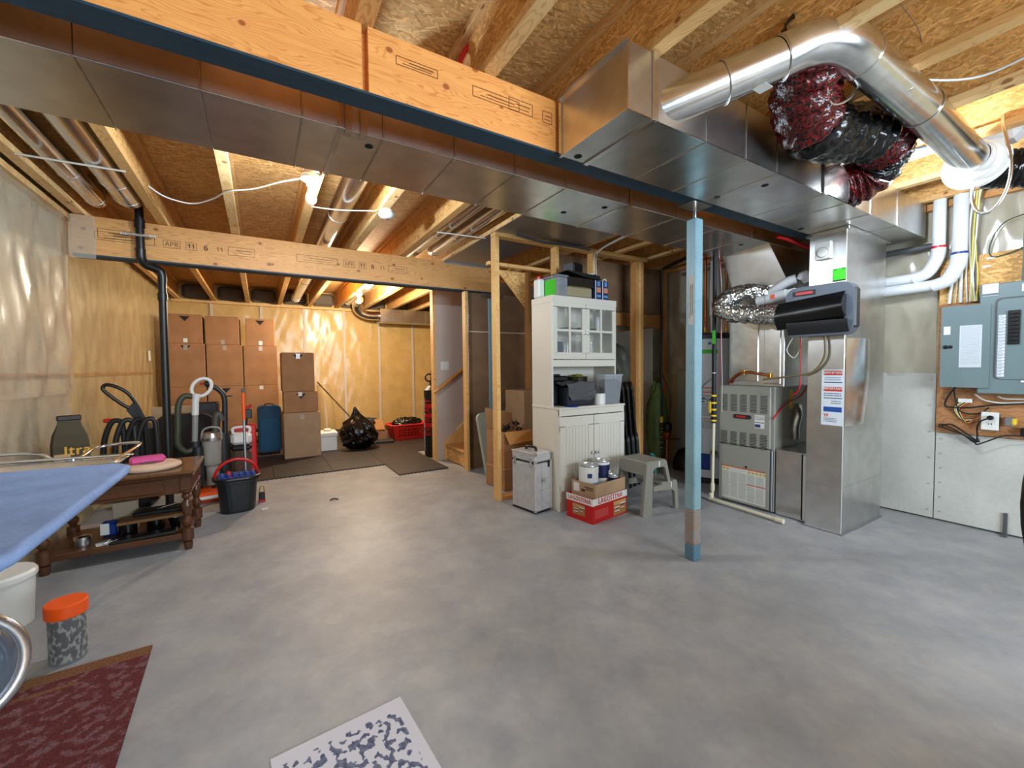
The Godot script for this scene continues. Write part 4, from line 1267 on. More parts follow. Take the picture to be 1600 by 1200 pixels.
	obj("white_tie", B.new().lathe([Vector2(0.0185, -0.003), Vector2(0.0185, 0.003)], 12), M.white, gp, V(3.50, 1.15, -2.28))
	obj("hose_loop", B.new().tube(curve([V(3.49, 1.10, -2.29), V(3.46, 1.03, -2.36), V(3.46, 0.96, -2.37), V(3.47, 0.91, -2.33), V(3.49, 0.90, -2.29)], 5), 0.007, 8), M.midgrey, gp)
	obj("red_wire", B.new().tube(curve([V(3.53, 2.28, -2.31), V(3.54, 2.1, -2.25), V(3.55, 1.6, -2.25), V(3.56, 1.2, -2.26), V(3.54, 1.0, -2.27)], 6), 0.003, 5), M.red, gp)
	obj("white_wire", B.new().tube(curve([V(3.54, 2.25, -2.27), V(3.54, 1.9, -2.24), V(3.53, 1.4, -2.23), V(3.53, 1.1, -2.22), V(3.53, 0.8, -2.22)], 6), 0.003, 5), M.cable, gp)
	# drain pipe along the furnace foot
	var dr := thing("drain_pipe", "cream plastic drain pipe running down and along the furnace foot", "pipe")
	obj("riser", B.new().tube([V(3.46, 0.70, -2.25), V(3.43, 0.04, -2.24)], 0.012, 12), M.pvc_ivory, dr)
	obj("floor_run", B.new().tube([V(3.42, 0.025, -2.26), V(3.38, 0.025, -1.66)], 0.015, 12), M.pvc_ivory, dr)
	obj("elbow", B.new().lathe([Vector2(0.02, 0), Vector2(0.02, 0.06), Vector2(0.014, 0.07)], 12), M.pvc_ivory, dr, V(3.43, 0.01, -2.25))
	obj("tee", B.new().lathe([Vector2(0.018, 0.10), Vector2(0.018, 0.17)], 12), M.pvc_ivory, dr, V(3.433, 0.0, -2.24))
	obj("end_cap", B.new().tube([V(3.38, 0.025, -1.68), V(3.378, 0.025, -1.62)], 0.02, 12), M.pvc_ivory, dr)
	# second black gas pipe with sump in the corner
	var g2 := thing("gas_pipe", "thin black pipe with yellow valve dropping beside the green bag", "pipe")
	obj("drop_pipe", B.new().tube([V(3.93, 2.33, -3.20), V(3.93, 0.25, -3.20)], 0.013, 10), M.ironpipe, g2)
	obj("valve_lever", B.new().box(V(3.915, 0.60, -3.19), V(0.03, 0.06, 0.02), 0.004), M.yellow, g2)
	for y in [0.64, 0.58, 0.50, 0.46, 0.40, 0.34, 0.28]:
		obj("collar", B.new().lathe([Vector2(0.017, -0.005), Vector2(0.019, 0), Vector2(0.017, 0.005)], 10), M.brass, g2, V(3.93, y, -3.20))
	obj("copper_branch", B.new().tube([V(3.93, 0.38, -3.20), V(4.15, 0.37, -3.12)], 0.009, 8), M.copper, g2)
	var wm := thing("water_meter", "dark round water meter with copper body near the floor", "meter", V(4.05, 0.44, -3.22))
	obj("register", B.new().lathe([Vector2(0, 0), Vector2(0.05, 0), Vector2(0.055, 0.03), Vector2(0.055, 0.08), Vector2(0.03, 0.1), Vector2(0, 0.1)], 18), M.black, wm, V(0, 0.02, 0))
	obj("body", B.new().lathe([Vector2(0, -0.06), Vector2(0.035, -0.05), Vector2(0.045, 0), Vector2(0.03, 0.02), Vector2(0, 0.02)], 16), M.copper, wm)
	obj("reader_wire", B.new().tube(curve([V(0, 0.12, 0), V(0.05, 0.25, 0.0), V(0.09, 0.38, -0.02), V(0.06, 0.5, -0.03), V(0.0, 0.64, -0.05), V(-0.06, 0.68, -0.02)], 6), 0.005, 6), mat(Color(0.25, 0.10, 0.06), 0.5), wm)
	obj("riser_pipe", B.new().tube([V(0, -0.44, 0), V(0, -0.05, 0)], 0.016, 10), M.copper, wm)


func build_right_wall() -> void:
	var pb := thing("plywood_board", "strand board backing behind the grey electrical panel", "board", V(XR - 0.012, 1.34, -0.45))
	obj("lower_sheet", B.new().box(V(0, 0, 0), V(1.21, 0.97, 0.014), 0.001), M.ply, pb, V(0, -0.165, 0), V(0, PI / 2, 0))
	obj("upper_sheet", B.new().box(V(0, 0, 0), V(0.014, 0.33, 1.21), 0.001), M.plywood, pb, V(0, 0.485, 0))
	var ep := thing("breaker_box", "grey metal breaker panel with its door swung open", "electrical panel", V(XR - 0.02, 1.38, -0.62))
	obj("enclosure", B.new().box(V(-0.045, 0, 0), V(0.09, 0.76, 0.42), 0.006), M.panelgrey, ep)
	# opening rim, dead front
	obj("opening_rim", B.new().at(Transform3D(Basis(Vector3.UP, -PI / 2), V(-0.0905, 0.0, 0.03))).ext(rrect(0.33, 0.56, 0.03), 0.004), M.midgrey, ep)
	obj("dead_front", B.new().at(Transform3D(Basis(Vector3.UP, -PI / 2), V(-0.092, -0.004, 0.036))).ext(rrect(0.32, 0.545, 0.027), 0.005), M.panelgrey, ep)
	for c in 2:
		var rowsn := 9 if c == 0 else 10
		for k in rowsn:
			var br := obj("breaker", B.new().box(V(-0.099, 0.175 - 0.0255 * k - 0.06 * c, -0.047 + 0.10 * c), V(0.014, 0.024, 0.055), 0.002), M.black, ep)
			obj("toggle", B.new().box(V(-0.108, 0.175 - 0.0255 * k - 0.06 * c, -0.037 + 0.10 * c), V(0.008, 0.010, 0.014), 0.002), M.darkgrey, br)
	var idx := []
	for k in 19:
		idx.append([0, 10 * k, 40, 1, Color(0.3, 0.3, 0.3)])
		idx += fine_print(3, 10 * k + 3, 26, 1, 6, Color(0.55, 0.58, 0.66), 60 + k)
	obj("circuit_list", B.new().q(V(-0.0955, -0.26, -0.117), V(-0.0955, -0.26, -0.084), V(-0.0955, 0.165, -0.084), V(-0.0955, 0.165, -0.117), V(-1, 0, 0)), print_on(40, 190, Color(0.83, 0.85, 0.88), idx), ep)
	obj("white_strip", B.new().box(V(-0.0955, -0.29, 0.05), V(0.001, 0.012, 0.12)), M.white, ep)
	obj("white_sticker", B.new().q(V(-0.0907, 0.30, -0.20), V(-0.0907, 0.30, -0.12), V(-0.0907, 0.385, -0.12), V(-0.0907, 0.385, -0.20), V(-1, 0, 0)), print_on(64, 64, Color(0.84, 0.86, 0.88), [[0, 52, 64, 10, Color(0.35, 0.4, 0.45)], [0, 0, 64, 2, Color(0.4, 0.4, 0.45)], [0, 0, 2, 64, Color(0.4, 0.4, 0.45)], [62, 0, 2, 64, Color(0.4, 0.4, 0.45)]]), ep)
	obj("warning_sticker", B.new().q(V(-0.0907, 0.31, -0.02), V(-0.0907, 0.31, 0.08), V(-0.0907, 0.36, 0.08), V(-0.0907, 0.36, -0.02), V(-1, 0, 0)), print_on(64, 32, Color(0.85, 0.86, 0.84), [[16, 6, 48, 14, Color(0.80, 0.70, 0.10)], [16, 20, 48, 3, Color(0.75, 0.4, 0.1)]]), ep)
	var dr := obj("door", B.new().at(Transform3D(Basis(Vector3.UP, -PI / 2), V(-0.095, -0.045, -0.275))).ext(rrect(0.245, 0.59, 0.012), 0.012), M.panelgrey, ep)
	obj("directory_card", B.new().q(V(-0.1015, -0.195, -0.30), V(-0.1015, -0.195, -0.19), V(-0.1015, 0.105, -0.19), V(-0.1015, 0.105, -0.30), V(-1, 0, 0)), print_on(96, 256, Color(0.78, 0.80, 0.82), fine_print(6, 8, 84, 26, 9, Color(0.66, 0.68, 0.72), 90)), dr)
	obj("small_tag", B.new().box(V(-0.102, 0.075, -0.365), V(0.001, 0.06, 0.035)), M.white, dr)
	obj("latch", B.new().at(Transform3D(Basis(Vector3.BACK, PI / 2), V(-0.101, -0.045, -0.37))).lathe([Vector2(0.014, 0), Vector2(0.014, 0.008), Vector2(0, 0.01)], 14).at(Transform3D(Basis(Vector3.BACK, PI / 2), V(-0.101, -0.045, -0.345))).lathe([Vector2(0.012, 0), Vector2(0.012, 0.006), Vector2(0, 0.008)], 14), M.black, dr)
	# cables above the panel
	var kinds := [[M.cable, -0.90, 0.006], [M.cable_yellow, -0.888, 0.006], [M.cable, -0.876, 0.006], [M.cable_yellow, -0.868, 0.0055], [M.cable, -0.915, 0.005], [M.midgrey, -0.86, 0.005]]
	var lab := ["white cable of the bundle feeding the electrical panel", "yellow cable of the bundle feeding the electrical panel", "white cable between the yellow ones feeding the panel", "thin yellow cable at the bundle's inner side", "thin white cable on the bundle's outer side", "grey cable of the bundle feeding the panel"]
	for k in kinds.size():
		var o := obj("power_cable", B.new().tube(curve([V(4.36, 2.46, kinds[k][1] + 0.03), V(4.40, 2.2, kinds[k][1] + 0.012 * sin(k)), V(4.425, 2.0, kinds[k][1]), V(4.43, 1.85, kinds[k][1] + 0.01 * cos(k * 2.0)), V(4.42, 1.66, kinds[k][1] + 0.01)], 6), kinds[k][2], 7), kinds[k][0])
		tag(o, lab[k], "cable", "cables above the panel")
	for k in 3:
		var o := obj("cable_sleeve", B.new().tube(curve([V(4.43, 1.98, -0.99 + 0.025 * k), V(4.425, 1.86, -0.985 + 0.022 * k), V(4.43, 1.66, -1.0 + 0.03 * k)], 5), 0.011, 8), M.film_back if k == 1 else M.cable)
		tag(o, ["limp white strip hanging above the panel door, first from the drywall", "cloudy middle strip hanging above the panel door", "limp white strip above the panel door next to the cable bundle"][k], "strip", "white strips above the panel")
	for e in [[V(4.44, 1.955, -0.80), "white cable staple on the strand board near the wire bundle"], [V(4.44, 1.90, -0.82), "white cable clip below another on the strand board"]]:
		tag(obj("cable_clip", B.new().box(e[1 - 1], V(0.012, 0.014, 0.045), 0.003), M.white), e[1], "clip")
	var gw := obj("ground_wire", B.new().tube(curve([V(4.42, 2.22, -0.60), V(4.42, 2.18, -0.74), V(4.42, 2.05, -0.80), V(4.43, 1.96, -0.79), V(4.43, 1.98, -0.68), V(4.43, 2.02, -0.62)], 6), 0.004, 6), mat(Color(0.16, 0.26, 0.22), 0.5))
	tag(gw, "dark green ground wire curving above the strand board", "wire")
	var cdt := thing("electrical_conduit", "grey electrical conduit rising from the panel top", "conduit")
	obj("pipe", B.new().tube([V(4.40, 1.75, -0.62), V(4.40, 2.5, -0.62)], 0.03, 16), M.panelgrey, cdt)
	# things under the panel
	var out := thing("outlet_box", "white receptacle plate with a black plug under the panel", "outlet", V(XR - 0.02, 0.805, -0.77))
	obj("box", B.new().box(V(-0.02, 0, 0), V(0.04, 0.12, 0.08), 0.003), M.galv_dull, out)
	obj("plate", B.new().box(V(-0.043, 0, 0), V(0.006, 0.127, 0.085), 0.003), M.white, out)
	obj("socket_face", B.new().box(V(-0.047, -0.022, 0.004), V(0.003, 0.035, 0.03), 0.001), M.white, out)
	obj("slot", B.new().box(V(-0.049, -0.02, -0.003), V(0.002, 0.012, 0.003)).box(V(-0.049, -0.02, 0.010), V(0.002, 0.012, 0.003)), M.black, out)
	var pg := thing("extension_cord", "black cord bundled in loops below the panel and plugged in", "cord")
	obj("plug", B.new().at(Transform3D(Basis(Vector3.BACK, PI / 2), V(4.38, 0.83, -0.765))).lathe([Vector2(0, -0.012), Vector2(0.016, -0.012), Vector2(0.016, 0.015), Vector2(0.006, 0.03), Vector2(0, 0.03)], 12), M.black, pg)
	obj("cord", B.new().tube(curve([V(4.37, 0.83, -0.765), V(4.38, 0.80, -0.81), V(4.40, 0.75, -0.83), V(4.41, 0.69, -0.83), V(4.41, 0.64, -0.84), V(4.41, 0.69, -0.90), V(4.42, 0.74, -0.98), V(4.42, 0.755, -1.02), V(4.42, 0.735, -1.03), V(4.41, 0.72, -0.98), V(4.41, 0.69, -0.90), V(4.40, 0.65, -0.84), V(4.40, 0.63, -0.83), V(4.40, 0.66, -0.78), V(4.40, 0.71, -0.70), V(4.41, 0.72, -0.6)], 6), 0.005, 6), M.black, pg)
	obj("cord_loop", B.new().tube(curve([V(4.42, 0.74, -1.02), V(4.41, 0.76, -0.97), V(4.41, 0.73, -0.92), V(4.41, 0.67, -0.85), V(4.40, 0.65, -0.82), V(4.40, 0.68, -0.83)], 6), 0.006, 6), M.rubber, pg)
	var tb := thing("terminal_strip", "white wiring block with bare ends under the panel door", "wiring block", V(XR - 0.02, 0.94, -0.90))
	obj("block", B.new().box(V(-0.012, 0, 0.0), V(0.024, 0.03, 0.07), 0.003), M.white, tb)
	for k in 6:
		var o := obj("wire", B.new().tube(curve([V(-0.02, -0.01, -0.03 + 0.012 * k), V(-0.02, -0.06, -0.06 + 0.008 * k), V(-0.015, -0.12 - 0.01 * k, -0.03 + 0.01 * k), V(-0.02, -0.13, 0.05), V(-0.02, -0.09, 0.10)], 5), 0.0028, 5), [M.black, M.yellow, M.cable, M.rubber, M.cable_yellow, M.red][k], tb)
	var lp := thing("black_cable", "black cable arching out from behind the panel door", "cable")
	obj("cable", B.new().tube(curve([V(4.42, 1.06, -0.93), V(4.41, 1.0, -0.97), V(4.42, 0.93, -1.0), V(4.42, 0.89, -0.99), V(4.42, 0.89, -0.88), V(4.42, 0.92, -0.75), V(4.42, 0.94, -0.6)], 6), 0.006, 7), M.black, lp)
	obj("cable", B.new().tube(curve([V(4.42, 1.04, -0.90), V(4.41, 1.05, -0.95), V(4.42, 0.96, -0.95), V(4.42, 0.86, -0.92), V(4.42, 0.85, -0.83), V(4.42, 0.90, -0.78)], 6), 0.005, 7), M.rubber, lp)
	var wcb := thing("white_cable", "pair of white cables looping under the panel enclosure", "cable")
	obj("cable", B.new().tube(curve([V(4.42, 0.99, -0.85), V(4.41, 0.95, -0.80), V(4.42, 0.935, -0.72), V(4.42, 0.95, -0.6)], 6), 0.005, 6), M.cable, wcb)
	obj("cable", B.new().tube(curve([V(4.42, 0.98, -0.74), V(4.41, 0.965, -0.70), V(4.42, 0.97, -0.6)], 6), 0.005, 6), M.cable, wcb)
	var tr := thing("transformer", "small yellow and grey transformer beside the receptacle", "transformer", V(XR - 0.02, 0.81, -0.68))
	obj("core", B.new().box(V(-0.025, 0, 0), V(0.05, 0.06, 0.04), 0.003), M.galv_dull, tr)
	obj("winding", B.new().box(V(-0.027, 0, 0.02), V(0.052, 0.045, 0.022), 0.006), M.yellow, tr)
	var ps := thing("power_supply", "black power brick hanging on the strand board", "power supply", V(XR - 0.02, 0.745, -0.56))
	obj("case", B.new().box(V(-0.03, 0, 0), V(0.05, 0.06, 0.14), 0.008), M.black, ps)
	var ft := thing("wall_bracket", "rusty metal angle fixed at the foot of the drywall", "bracket", V(XR - 0.004, 0, -0.69))
	obj("upright", B.new().box(V(-0.006, 0.08, 0), V(0.012, 0.16, 0.02), 0.002), M.midgrey, ft)
	obj("foot", B.new().box(V(-0.03, 0.006, 0), V(0.06, 0.012, 0.03), 0.002), M.midgrey, ft)
	# right edge: open round door of an appliance beside the camera
	var wm := thing("front_load_dryer", "white appliance with an open round chrome-rimmed door", "dryer", V(1.232, 0, -0.002), -0.542)
	obj("cabinet_body", B.new().box(V(0.64, 0.62, 0.30), V(0.60, 1.2, 0.60), 0.02), M.white, wm)
	var rg := obj("door_ring", B.new().tube(arc(V(0, 1.0, 0.0), V(1, 0, 0), V(0, 1, 0), 0.262, 0, TAU * 47 / 48, 47), 0.005, 10, false, true), M.black, wm)
	obj("chrome_trim", B.new().tube(arc(V(0, 1.0, 0.010), V(1, 0, 0), V(0, 1, 0), 0.25, 0, TAU * 47 / 48, 47), 0.01, 10, false, true), M.chrome, rg)
	obj("door_panel", B.new().at(Transform3D(Basis(Vector3.RIGHT, PI / 2), V(0, 1.0, 0))).lathe([Vector2(0, -0.01), Vector2(0.25, -0.01), Vector2(0.25, 0.01), Vector2(0.2, 0.03), Vector2(0, 0.04)], 40), M.chrome, rg)
	obj("hinge_arm", B.new().box(V(0.30, 1.0, 0.04), V(0.10, 0.10, 0.08), 0.01), M.midgrey, rg)


# a closed carton: centre of base, size, turn; with a dark triangle mark, tape and label as the photo shows
func carton(label: String, at: Vector3, s: Vector3, turn: float, m: Material, mark: int, stick: int, tape_y: float) -> Node3D:
	var t := thing("cardboard_box", label, "box", at, turn, "stacked brown moving boxes")
	obj("carton", B.new().box(V(0, s.y / 2, 0), s - V(0.004, 0.002, 0.004), 0.006), m, t)
	obj("top_flaps", B.new().box(V(0, s.y - 0.0015, 0), V(s.x - 0.012, 0.003, s.z * 0.5 - 0.008)).box(V(0, s.y - 0.001, s.z * 0.251), V(s.x - 0.012, 0.0035, s.z * 0.5 - 0.012)), m, t)
	var zf := s.z / 2 - 0.0012
	if mark > 0:
		var y := s.y - 0.05
		obj("printed_triangle", B.new().ext(PackedVector2Array([Vector2(-0.062, y + 0.022), Vector2(0.062, y + 0.022), Vector2(0, y - 0.05)]), 0.001), M.ink, t, V(0.0, 0, zf))
	if tape_y > 0.0:
		obj("tape", B.new().box(V(0, tape_y, zf + 0.0006), V(0.05, 0.07, 0.001)), M.tape, t)
	if stick == 1:
		obj("white_label", B.new().box(V(0.0, 0.045, zf + 0.001), V(0.05, 0.06, 0.001)), M.white, t)
	elif stick == 2:
		obj("white_label", B.new().box(V(-0.01, s.y - 0.035, zf + 0.001), V(0.05, 0.055, 0.001)), M.white, t)
	return t


func build_back_left() -> void:
	# interlocking rubber tiles
	var mt := thing("rubber_floor_mat", "dark brown interlocking rubber tiles with a toothed edge", "mat")
	var ts := 0.61
	var tex := mottled(256, Color(0.13, 0.10, 0.085), Color(0.19, 0.15, 0.12), 0.02, 3, 91, 0.25)
	var rib := image(64, 64, func(x: int, y: int) -> Color:
		var k := 1.0 if (x / 8 + y / 8) % 2 == 0 else 0.35
		return Color(k, k, k))
	var mm := relief(skin(mat(Color.WHITE, 0.6), tex, 1.4, true), rib.get_image(), 0.25)
	mm.uv1_scale = V(2.2, 2.2, 2.2)
	var tile := B.new().box(V(0, 0.006, 0), V(ts - 0.002, 0.012, ts - 0.002), 0.002).mesh()
	var tb := B.new()
	for k in 14:
		var x := -ts / 2 + ts * (k + 0.5) / 14.0
		tb.box(V(x, 0.006, 0.009), V(ts / 30.0, 0.012, 0.02))
	var teeth := tb.mesh()
	for ix in 7:
		for iz in 7:
			var x := -1.12 + ts * 0.5 + (ix - 0) * ts
			var z := -4.72 - ts * 0.5 - iz * ts
			if iz == 0 and ix != 4: continue
			if ix > 4 and iz < 2: continue
			var o := obj("tile", tile, mm, mt, V(x, 0, z))
			if iz == 0 or (iz == 1 and ix < 4):
				obj("edge_teeth", teeth, mm, o, V(0, 0, ts / 2)).set_meta("kind", "stuff")
	# low black bench carrying the boxes
	var bn := thing("storage_bench", "low black metal bench under the stacked moving boxes", "bench", V(-0.42, 0.012, -7.8))
	obj("deck", B.new().box(V(0, 0.27, 0), V(1.42, 0.04, 0.52), 0.005), M.black, bn)
	for x in [-0.66, 0.66]:
		for z in [-0.22, 0.22]:
			obj("leg", B.new().box(V(x, 0.125, z), V(0.04, 0.25, 0.04), 0.004), M.black, bn)
	obj("lower_rail", B.new().box(V(0, 0.10, 0.22), V(1.3, 0.03, 0.03)), M.black, bn)
	# column 1..3 on the bench
	var yb := 0.302
	var z0 := -7.78
	carton("lowest moving box of the stack beside the black pipe", V(-0.905, yb, z0), V(0.45, 0.68, 0.46), 0.0, M.card, 0, 0, 0.0)
	carton("middle moving box of the stack beside the black pipe, with black triangle", V(-0.905, yb + 0.68, z0), V(0.45, 0.63, 0.46), 0.0, M.card, 1, 0, 0.57)
	carton("top moving box of the stack beside the black pipe, with black triangle", V(-0.91, yb + 1.31, z0), V(0.41, 0.42, 0.42), 0.02, M.card, 1, 1, 0.0)
	carton("lowest moving box of the middle stack behind the vacuum cleaners", V(-0.445, yb, z0), V(0.45, 0.68, 0.46), 0.0, M.card, 1, 0, 0.0)
	carton("plain middle moving box of the middle stack", V(-0.445, yb + 0.68, z0), V(0.45, 0.62, 0.46), 0.0, M.card, 0, 0, 0.57)
	carton("plain top moving box of the middle stack", V(-0.46, yb + 1.30, z0), V(0.42, 0.42, 0.42), -0.02, M.card, 0, 0, 0.04)
	carton("lowest moving box behind the teal suitcase, with white label", V(0.02, yb, z0), V(0.45, 0.68, 0.46), 0.0, M.card, 0, 2, 0.0)
	carton("middle moving box above the teal suitcase", V(0.015, yb + 0.68, z0), V(0.45, 0.61, 0.46), 0.0, M.card, 0, 0, 0.57)
	carton("top moving box above the teal suitcase, with white label", V(0.015, yb + 1.29, z0), V(0.385, 0.42, 0.42), 0.02, M.card, 1, 1, 0.0)
	# column 4 on the mat
	carton("large pale moving box on the floor beside the teal suitcase", V(0.47, 0.012, -6.56), V(0.455, 0.62, 0.42), 0.03, M.card2, 0, 0, 0.56)
	carton("short moving box with black triangle on the large pale box", V(0.47, 0.634, -6.57), V(0.425, 0.285, 0.40), 0.0, M.card, 1, 2, 0.0)
	carton("square moving box with black triangle topping the short stack", V(0.445, 0.921, -6.57), V(0.40, 0.53, 0.40), 0.01, M.card, 1, 0, 0.48)
	# suitcase
	var su := thing("suitcase", "teal fabric upright suitcase standing on the dark mat", "suitcase", V(0.095, 0.012, -7.0), 0.04)
	var teal := mat(Color(0.02, 0.24, 0.36), 0.7)
	var sh := B.new().at(Transform3D(Basis.IDENTITY, V(0, 0.36, 0))).ext(rrect(0.29, 0.66, 0.05), 0.22)
	obj("shell", sh, teal, su)
	obj("front_pocket", B.new().at(Transform3D(Basis.IDENTITY, V(-0.005, 0.28, 0.12))).ext(rrect(0.24, 0.44, 0.05), 0.03), mat(Color(0.02, 0.28, 0.42), 0.7), su)
	obj("zip", B.new().tube(arc(V(0, 0.62, 0.112), V(1, 0, 0), V(0, 1, 0), 0.11, 0.2, PI - 0.2, 10), 0.004, 5), M.black, su)
	obj("top_handle", B.new().tube(curve([V(-0.05, 0.69, 0), V(-0.04, 0.715, 0), V(0.04, 0.715, 0), V(0.05, 0.69, 0)], 4), 0.009, 6), M.black, su)
	obj("side_strap", B.new().box(V(0.147, 0.45, 0.04), V(0.006, 0.32, 0.02), 0.002), M.black, su)
	obj("luggage_tag", B.new().box(V(0.152, 0.56, 0.055), V(0.004, 0.08, 0.035), 0.002), M.white, su)
	for x in [-0.11, 0.11]:
		obj("wheel", B.new().at(Transform3D(Basis(Vector3.BACK, PI / 2), V(x, 0.022, 0.06))).lathe([Vector2(0, -0.012), Vector2(0.022, -0.012), Vector2(0.022, 0.012), Vector2(0, 0.012)], 14), M.rubber, su)
	# white tub with lid
	var tu := thing("white_tub", "white lidded plastic tub between the boxes and the trash bag", "tub", V(0.84, 0.012, -6.78))
	obj("tub_body", B.new().box(V(0, 0.105, 0), V(0.23, 0.21, 0.28), 0.012), M.white, tu)
	obj("tub_lid", B.new().box(V(0, 0.245, 0), V(0.25, 0.07, 0.30), 0.012), M.white, tu)
	obj("lid_handle", B.new().box(V(0.0, 0.30, 0), V(0.1, 0.04, 0.06), 0.012), M.cab, tu)
	# clear plastic roll behind
	var rl := thing("plastic_roll", "cloudy roll of plastic sheeting leaning on the back wall", "plastic roll", V(1.05, 0.012, -8.55))
	obj("roll", B.new().tube(curve([V(0, 0, 0), V(0.0, 0.4, -0.06), V(-0.02, 0.9, -0.18)], 5), [0.16, 0.17, 0.165, 0.16, 0.155, 0.15, 0.15, 0.14, 0.13, 0.12, 0.11], 20), M.film_back, rl)
	var st := thing("mop_stick", "thin dark stick leaning behind the trash bag", "stick")
	obj("stick", B.new().tube([V(0.84, 1.0, -7.9), V(1.55, 0.012, -6.75)], 0.011, 8), mat(Color(0.20, 0.09, 0.05), 0.5), st)
	# black trash bag tied at the top
	var nz := FastNoiseLite.new()
	nz.seed = 17
	nz.frequency = 1.6
	nz.fractal_octaves = 3
	var tg := thing("trash_bag", "glossy black plastic trash bag slumped on the mat", "bag", V(1.27, 0.012, -6.62))
	obj("bag", B.new().lump(V(0, 0.20, 0), func(d: Vector3) -> Vector3:
		var k := 1.0 + 0.30 * nz.get_noise_3d(d.x * 1.3, d.y * 1.3, d.z * 1.3) + 0.10 * absf(nz.get_noise_3d(d.x * 6, d.y * 3, d.z * 6))
		var p := V(d.x * 0.25, d.y * 0.20, d.z * 0.20) * k
		if d.y > 0.0:
			var w := 1.0 - 0.75 * smoothstep(0.2, 0.9, d.y)
			p = V(p.x * w - 0.06 * d.y, d.y * 0.44 * (0.9 + 0.1 * k), p.z * w)
		p.y = maxf(p.y, -0.2)
		return p, 56, 34), M.bag, tg)
	# open carton with orange inside flap
	var oc := thing("open_carton", "open cardboard box with an orange flap beside the trash bag", "box", V(1.60, 0.012, -7.22), -0.1)
	obj("carton", B.new().box(V(0, 0.08, 0.16), V(0.42, 0.16, 0.006)).box(V(0, 0.08, -0.16), V(0.42, 0.16, 0.006)).box(V(-0.21, 0.08, 0), V(0.006, 0.16, 0.32)).box(V(0.21, 0.08, 0), V(0.006, 0.16, 0.32)).box(V(0, 0.004, 0), V(0.42, 0.006, 0.32)), M.card, oc)
	obj("flap", B.new().q(V(-0.2, 0.16, -0.10), V(0.22, 0.16, -0.10), V(0.17, 0.34, -0.14), V(-0.15, 0.34, -0.14), V(0, 0, 1)), M.card3, oc)
	obj("dark_contents", B.new().lump(V(-0.05, 0.28, -0.2), func(d: Vector3) -> Vector3:
		return V(d.x * 0.17, d.y * 0.09, d.z * 0.1) * (1.0 + 0.3 * nz.get_noise_3d(d.x * 4, d.y * 4, d.z * 4)), 24, 12), M.rubber, oc)
	var fb := thing("flattened_carton", "flattened dark carton lying in front of the open box", "cardboard", V(1.63, 0.012, -6.95), -0.15)
	obj("sheet", B.new().box(V(0, 0.02, 0), V(0.46, 0.035, 0.26), 0.006), mat(Color(0.16, 0.13, 0.11), 0.7), fb)
	# laundry basket
	var lb := thing("laundry_basket", "bright red plastic laundry basket with rows of holes", "basket", V(2.17, 0.012, -7.15), 0.03)
	var rd := mat(Color(0.82, 0.16, 0.12), 0.4)
	var wf := B.new()
	var W0 := 0.26; var W1 := 0.31; var D0 := 0.17; var D1 := 0.21
	# front wall as bars so that the holes are open
	var slabs := [[0.0, 0.06], [0.085, 0.105], [0.13, 0.15], [0.175, 0.25]]
	for sl in slabs:
		for sg in [1.0, -1.0]:
			wf.q(V(-lerpf(W0, W1, sl[0] / 0.25), sl[0], sg * lerpf(D0, D1, sl[0] / 0.25)), V(lerpf(W0, W1, sl[0] / 0.25), sl[0], sg * lerpf(D0, D1, sl[0] / 0.25)), V(lerpf(W0, W1, sl[1] / 0.25), sl[1], sg * lerpf(D0, D1, sl[1] / 0.25)), V(-lerpf(W0, W1, sl[1] / 0.25), sl[1], sg * lerpf(D0, D1, sl[1] / 0.25)), V(0, 0, sg))
	for k in 12:
		var x := -0.21 + 0.42 * k / 11.0
		wf.bar(V(x, 0.05, D0 + 0.008), V(x * 1.06, 0.185, D0 + 0.029), 0.004, 0.018, V(1, 0, 0))
	for sg in [-1.0, 1.0]:
		wf.q(V(sg * W0, 0, -D0), V(sg * W0, 0, D0), V(sg * W1, 0.25, D1), V(sg * W1, 0.25, -D1), V(sg, 0, 0))
		wf.q(V(sg * 0.21, 0.05, D0 + 0.008), V(sg * 0.262, 0.05, D0 + 0.008), V(sg * 0.295, 0.185, D0 + 0.03), V(sg * 0.222, 0.185, D0 + 0.03), V(0, 0, 1))
	wf.box(V(0, 0.004, 0), V(2 * W0, 0.008, 2 * D0))
	obj("basket_walls", wf, rd, lb)
	var rim := []
	for p in rrect(2 * W1 + 0.03, 2 * D1 + 0.03, 0.07):
		rim.append(V(p.x, 0.25, p.y))
	obj("rim", B.new().tube(rim, 0.014, 8, false, true), rd, lb)
	var lc := obj("black_bag", B.new().lump(V(2.17, 0.27, -7.15), func(d: Vector3) -> Vector3:
		return V(d.x * 0.25, d.y * (0.10 if d.y > 0 else 0.25), d.z * 0.18) * (1.0 + 0.35 * nz.get_noise_3d(d.x * 3, d.y * 3, d.z * 3)), 40, 20), M.bag)
	tag(lc, "black plastic bag filling the red laundry basket", "bag")
	# punching bag
	var pu := thing("punching_bag", "black and red punching bag hung by a chain at the stair wall end", "punching bag", V(2.06, 0.0, -5.52))
	obj("body", B.new().lathe([Vector2(0, 0.0), Vector2(0.135, 0.0), Vector2(0.14, 0.02), Vector2(0.14, 0.92), Vector2(0.08, 0.98), Vector2(0.05, 1.05), Vector2(0.045, 1.14), Vector2(0, 1.14)], 24), mat(Color(0.05, 0.03, 0.03), 0.5), pu)
	for y in [0.42, 0.55, 0.68]:
		obj("red_band", B.new().lathe([Vector2(0.1405, y), Vector2(0.1415, y + 0.02), Vector2(0.1405, y + 0.05)], 24), M.red, pu)
	letters("EVERLAST", 0.11, M.red, pu, V(-0.122, 0.55, 0.078), V(0, -1.0, PI / 2), true)
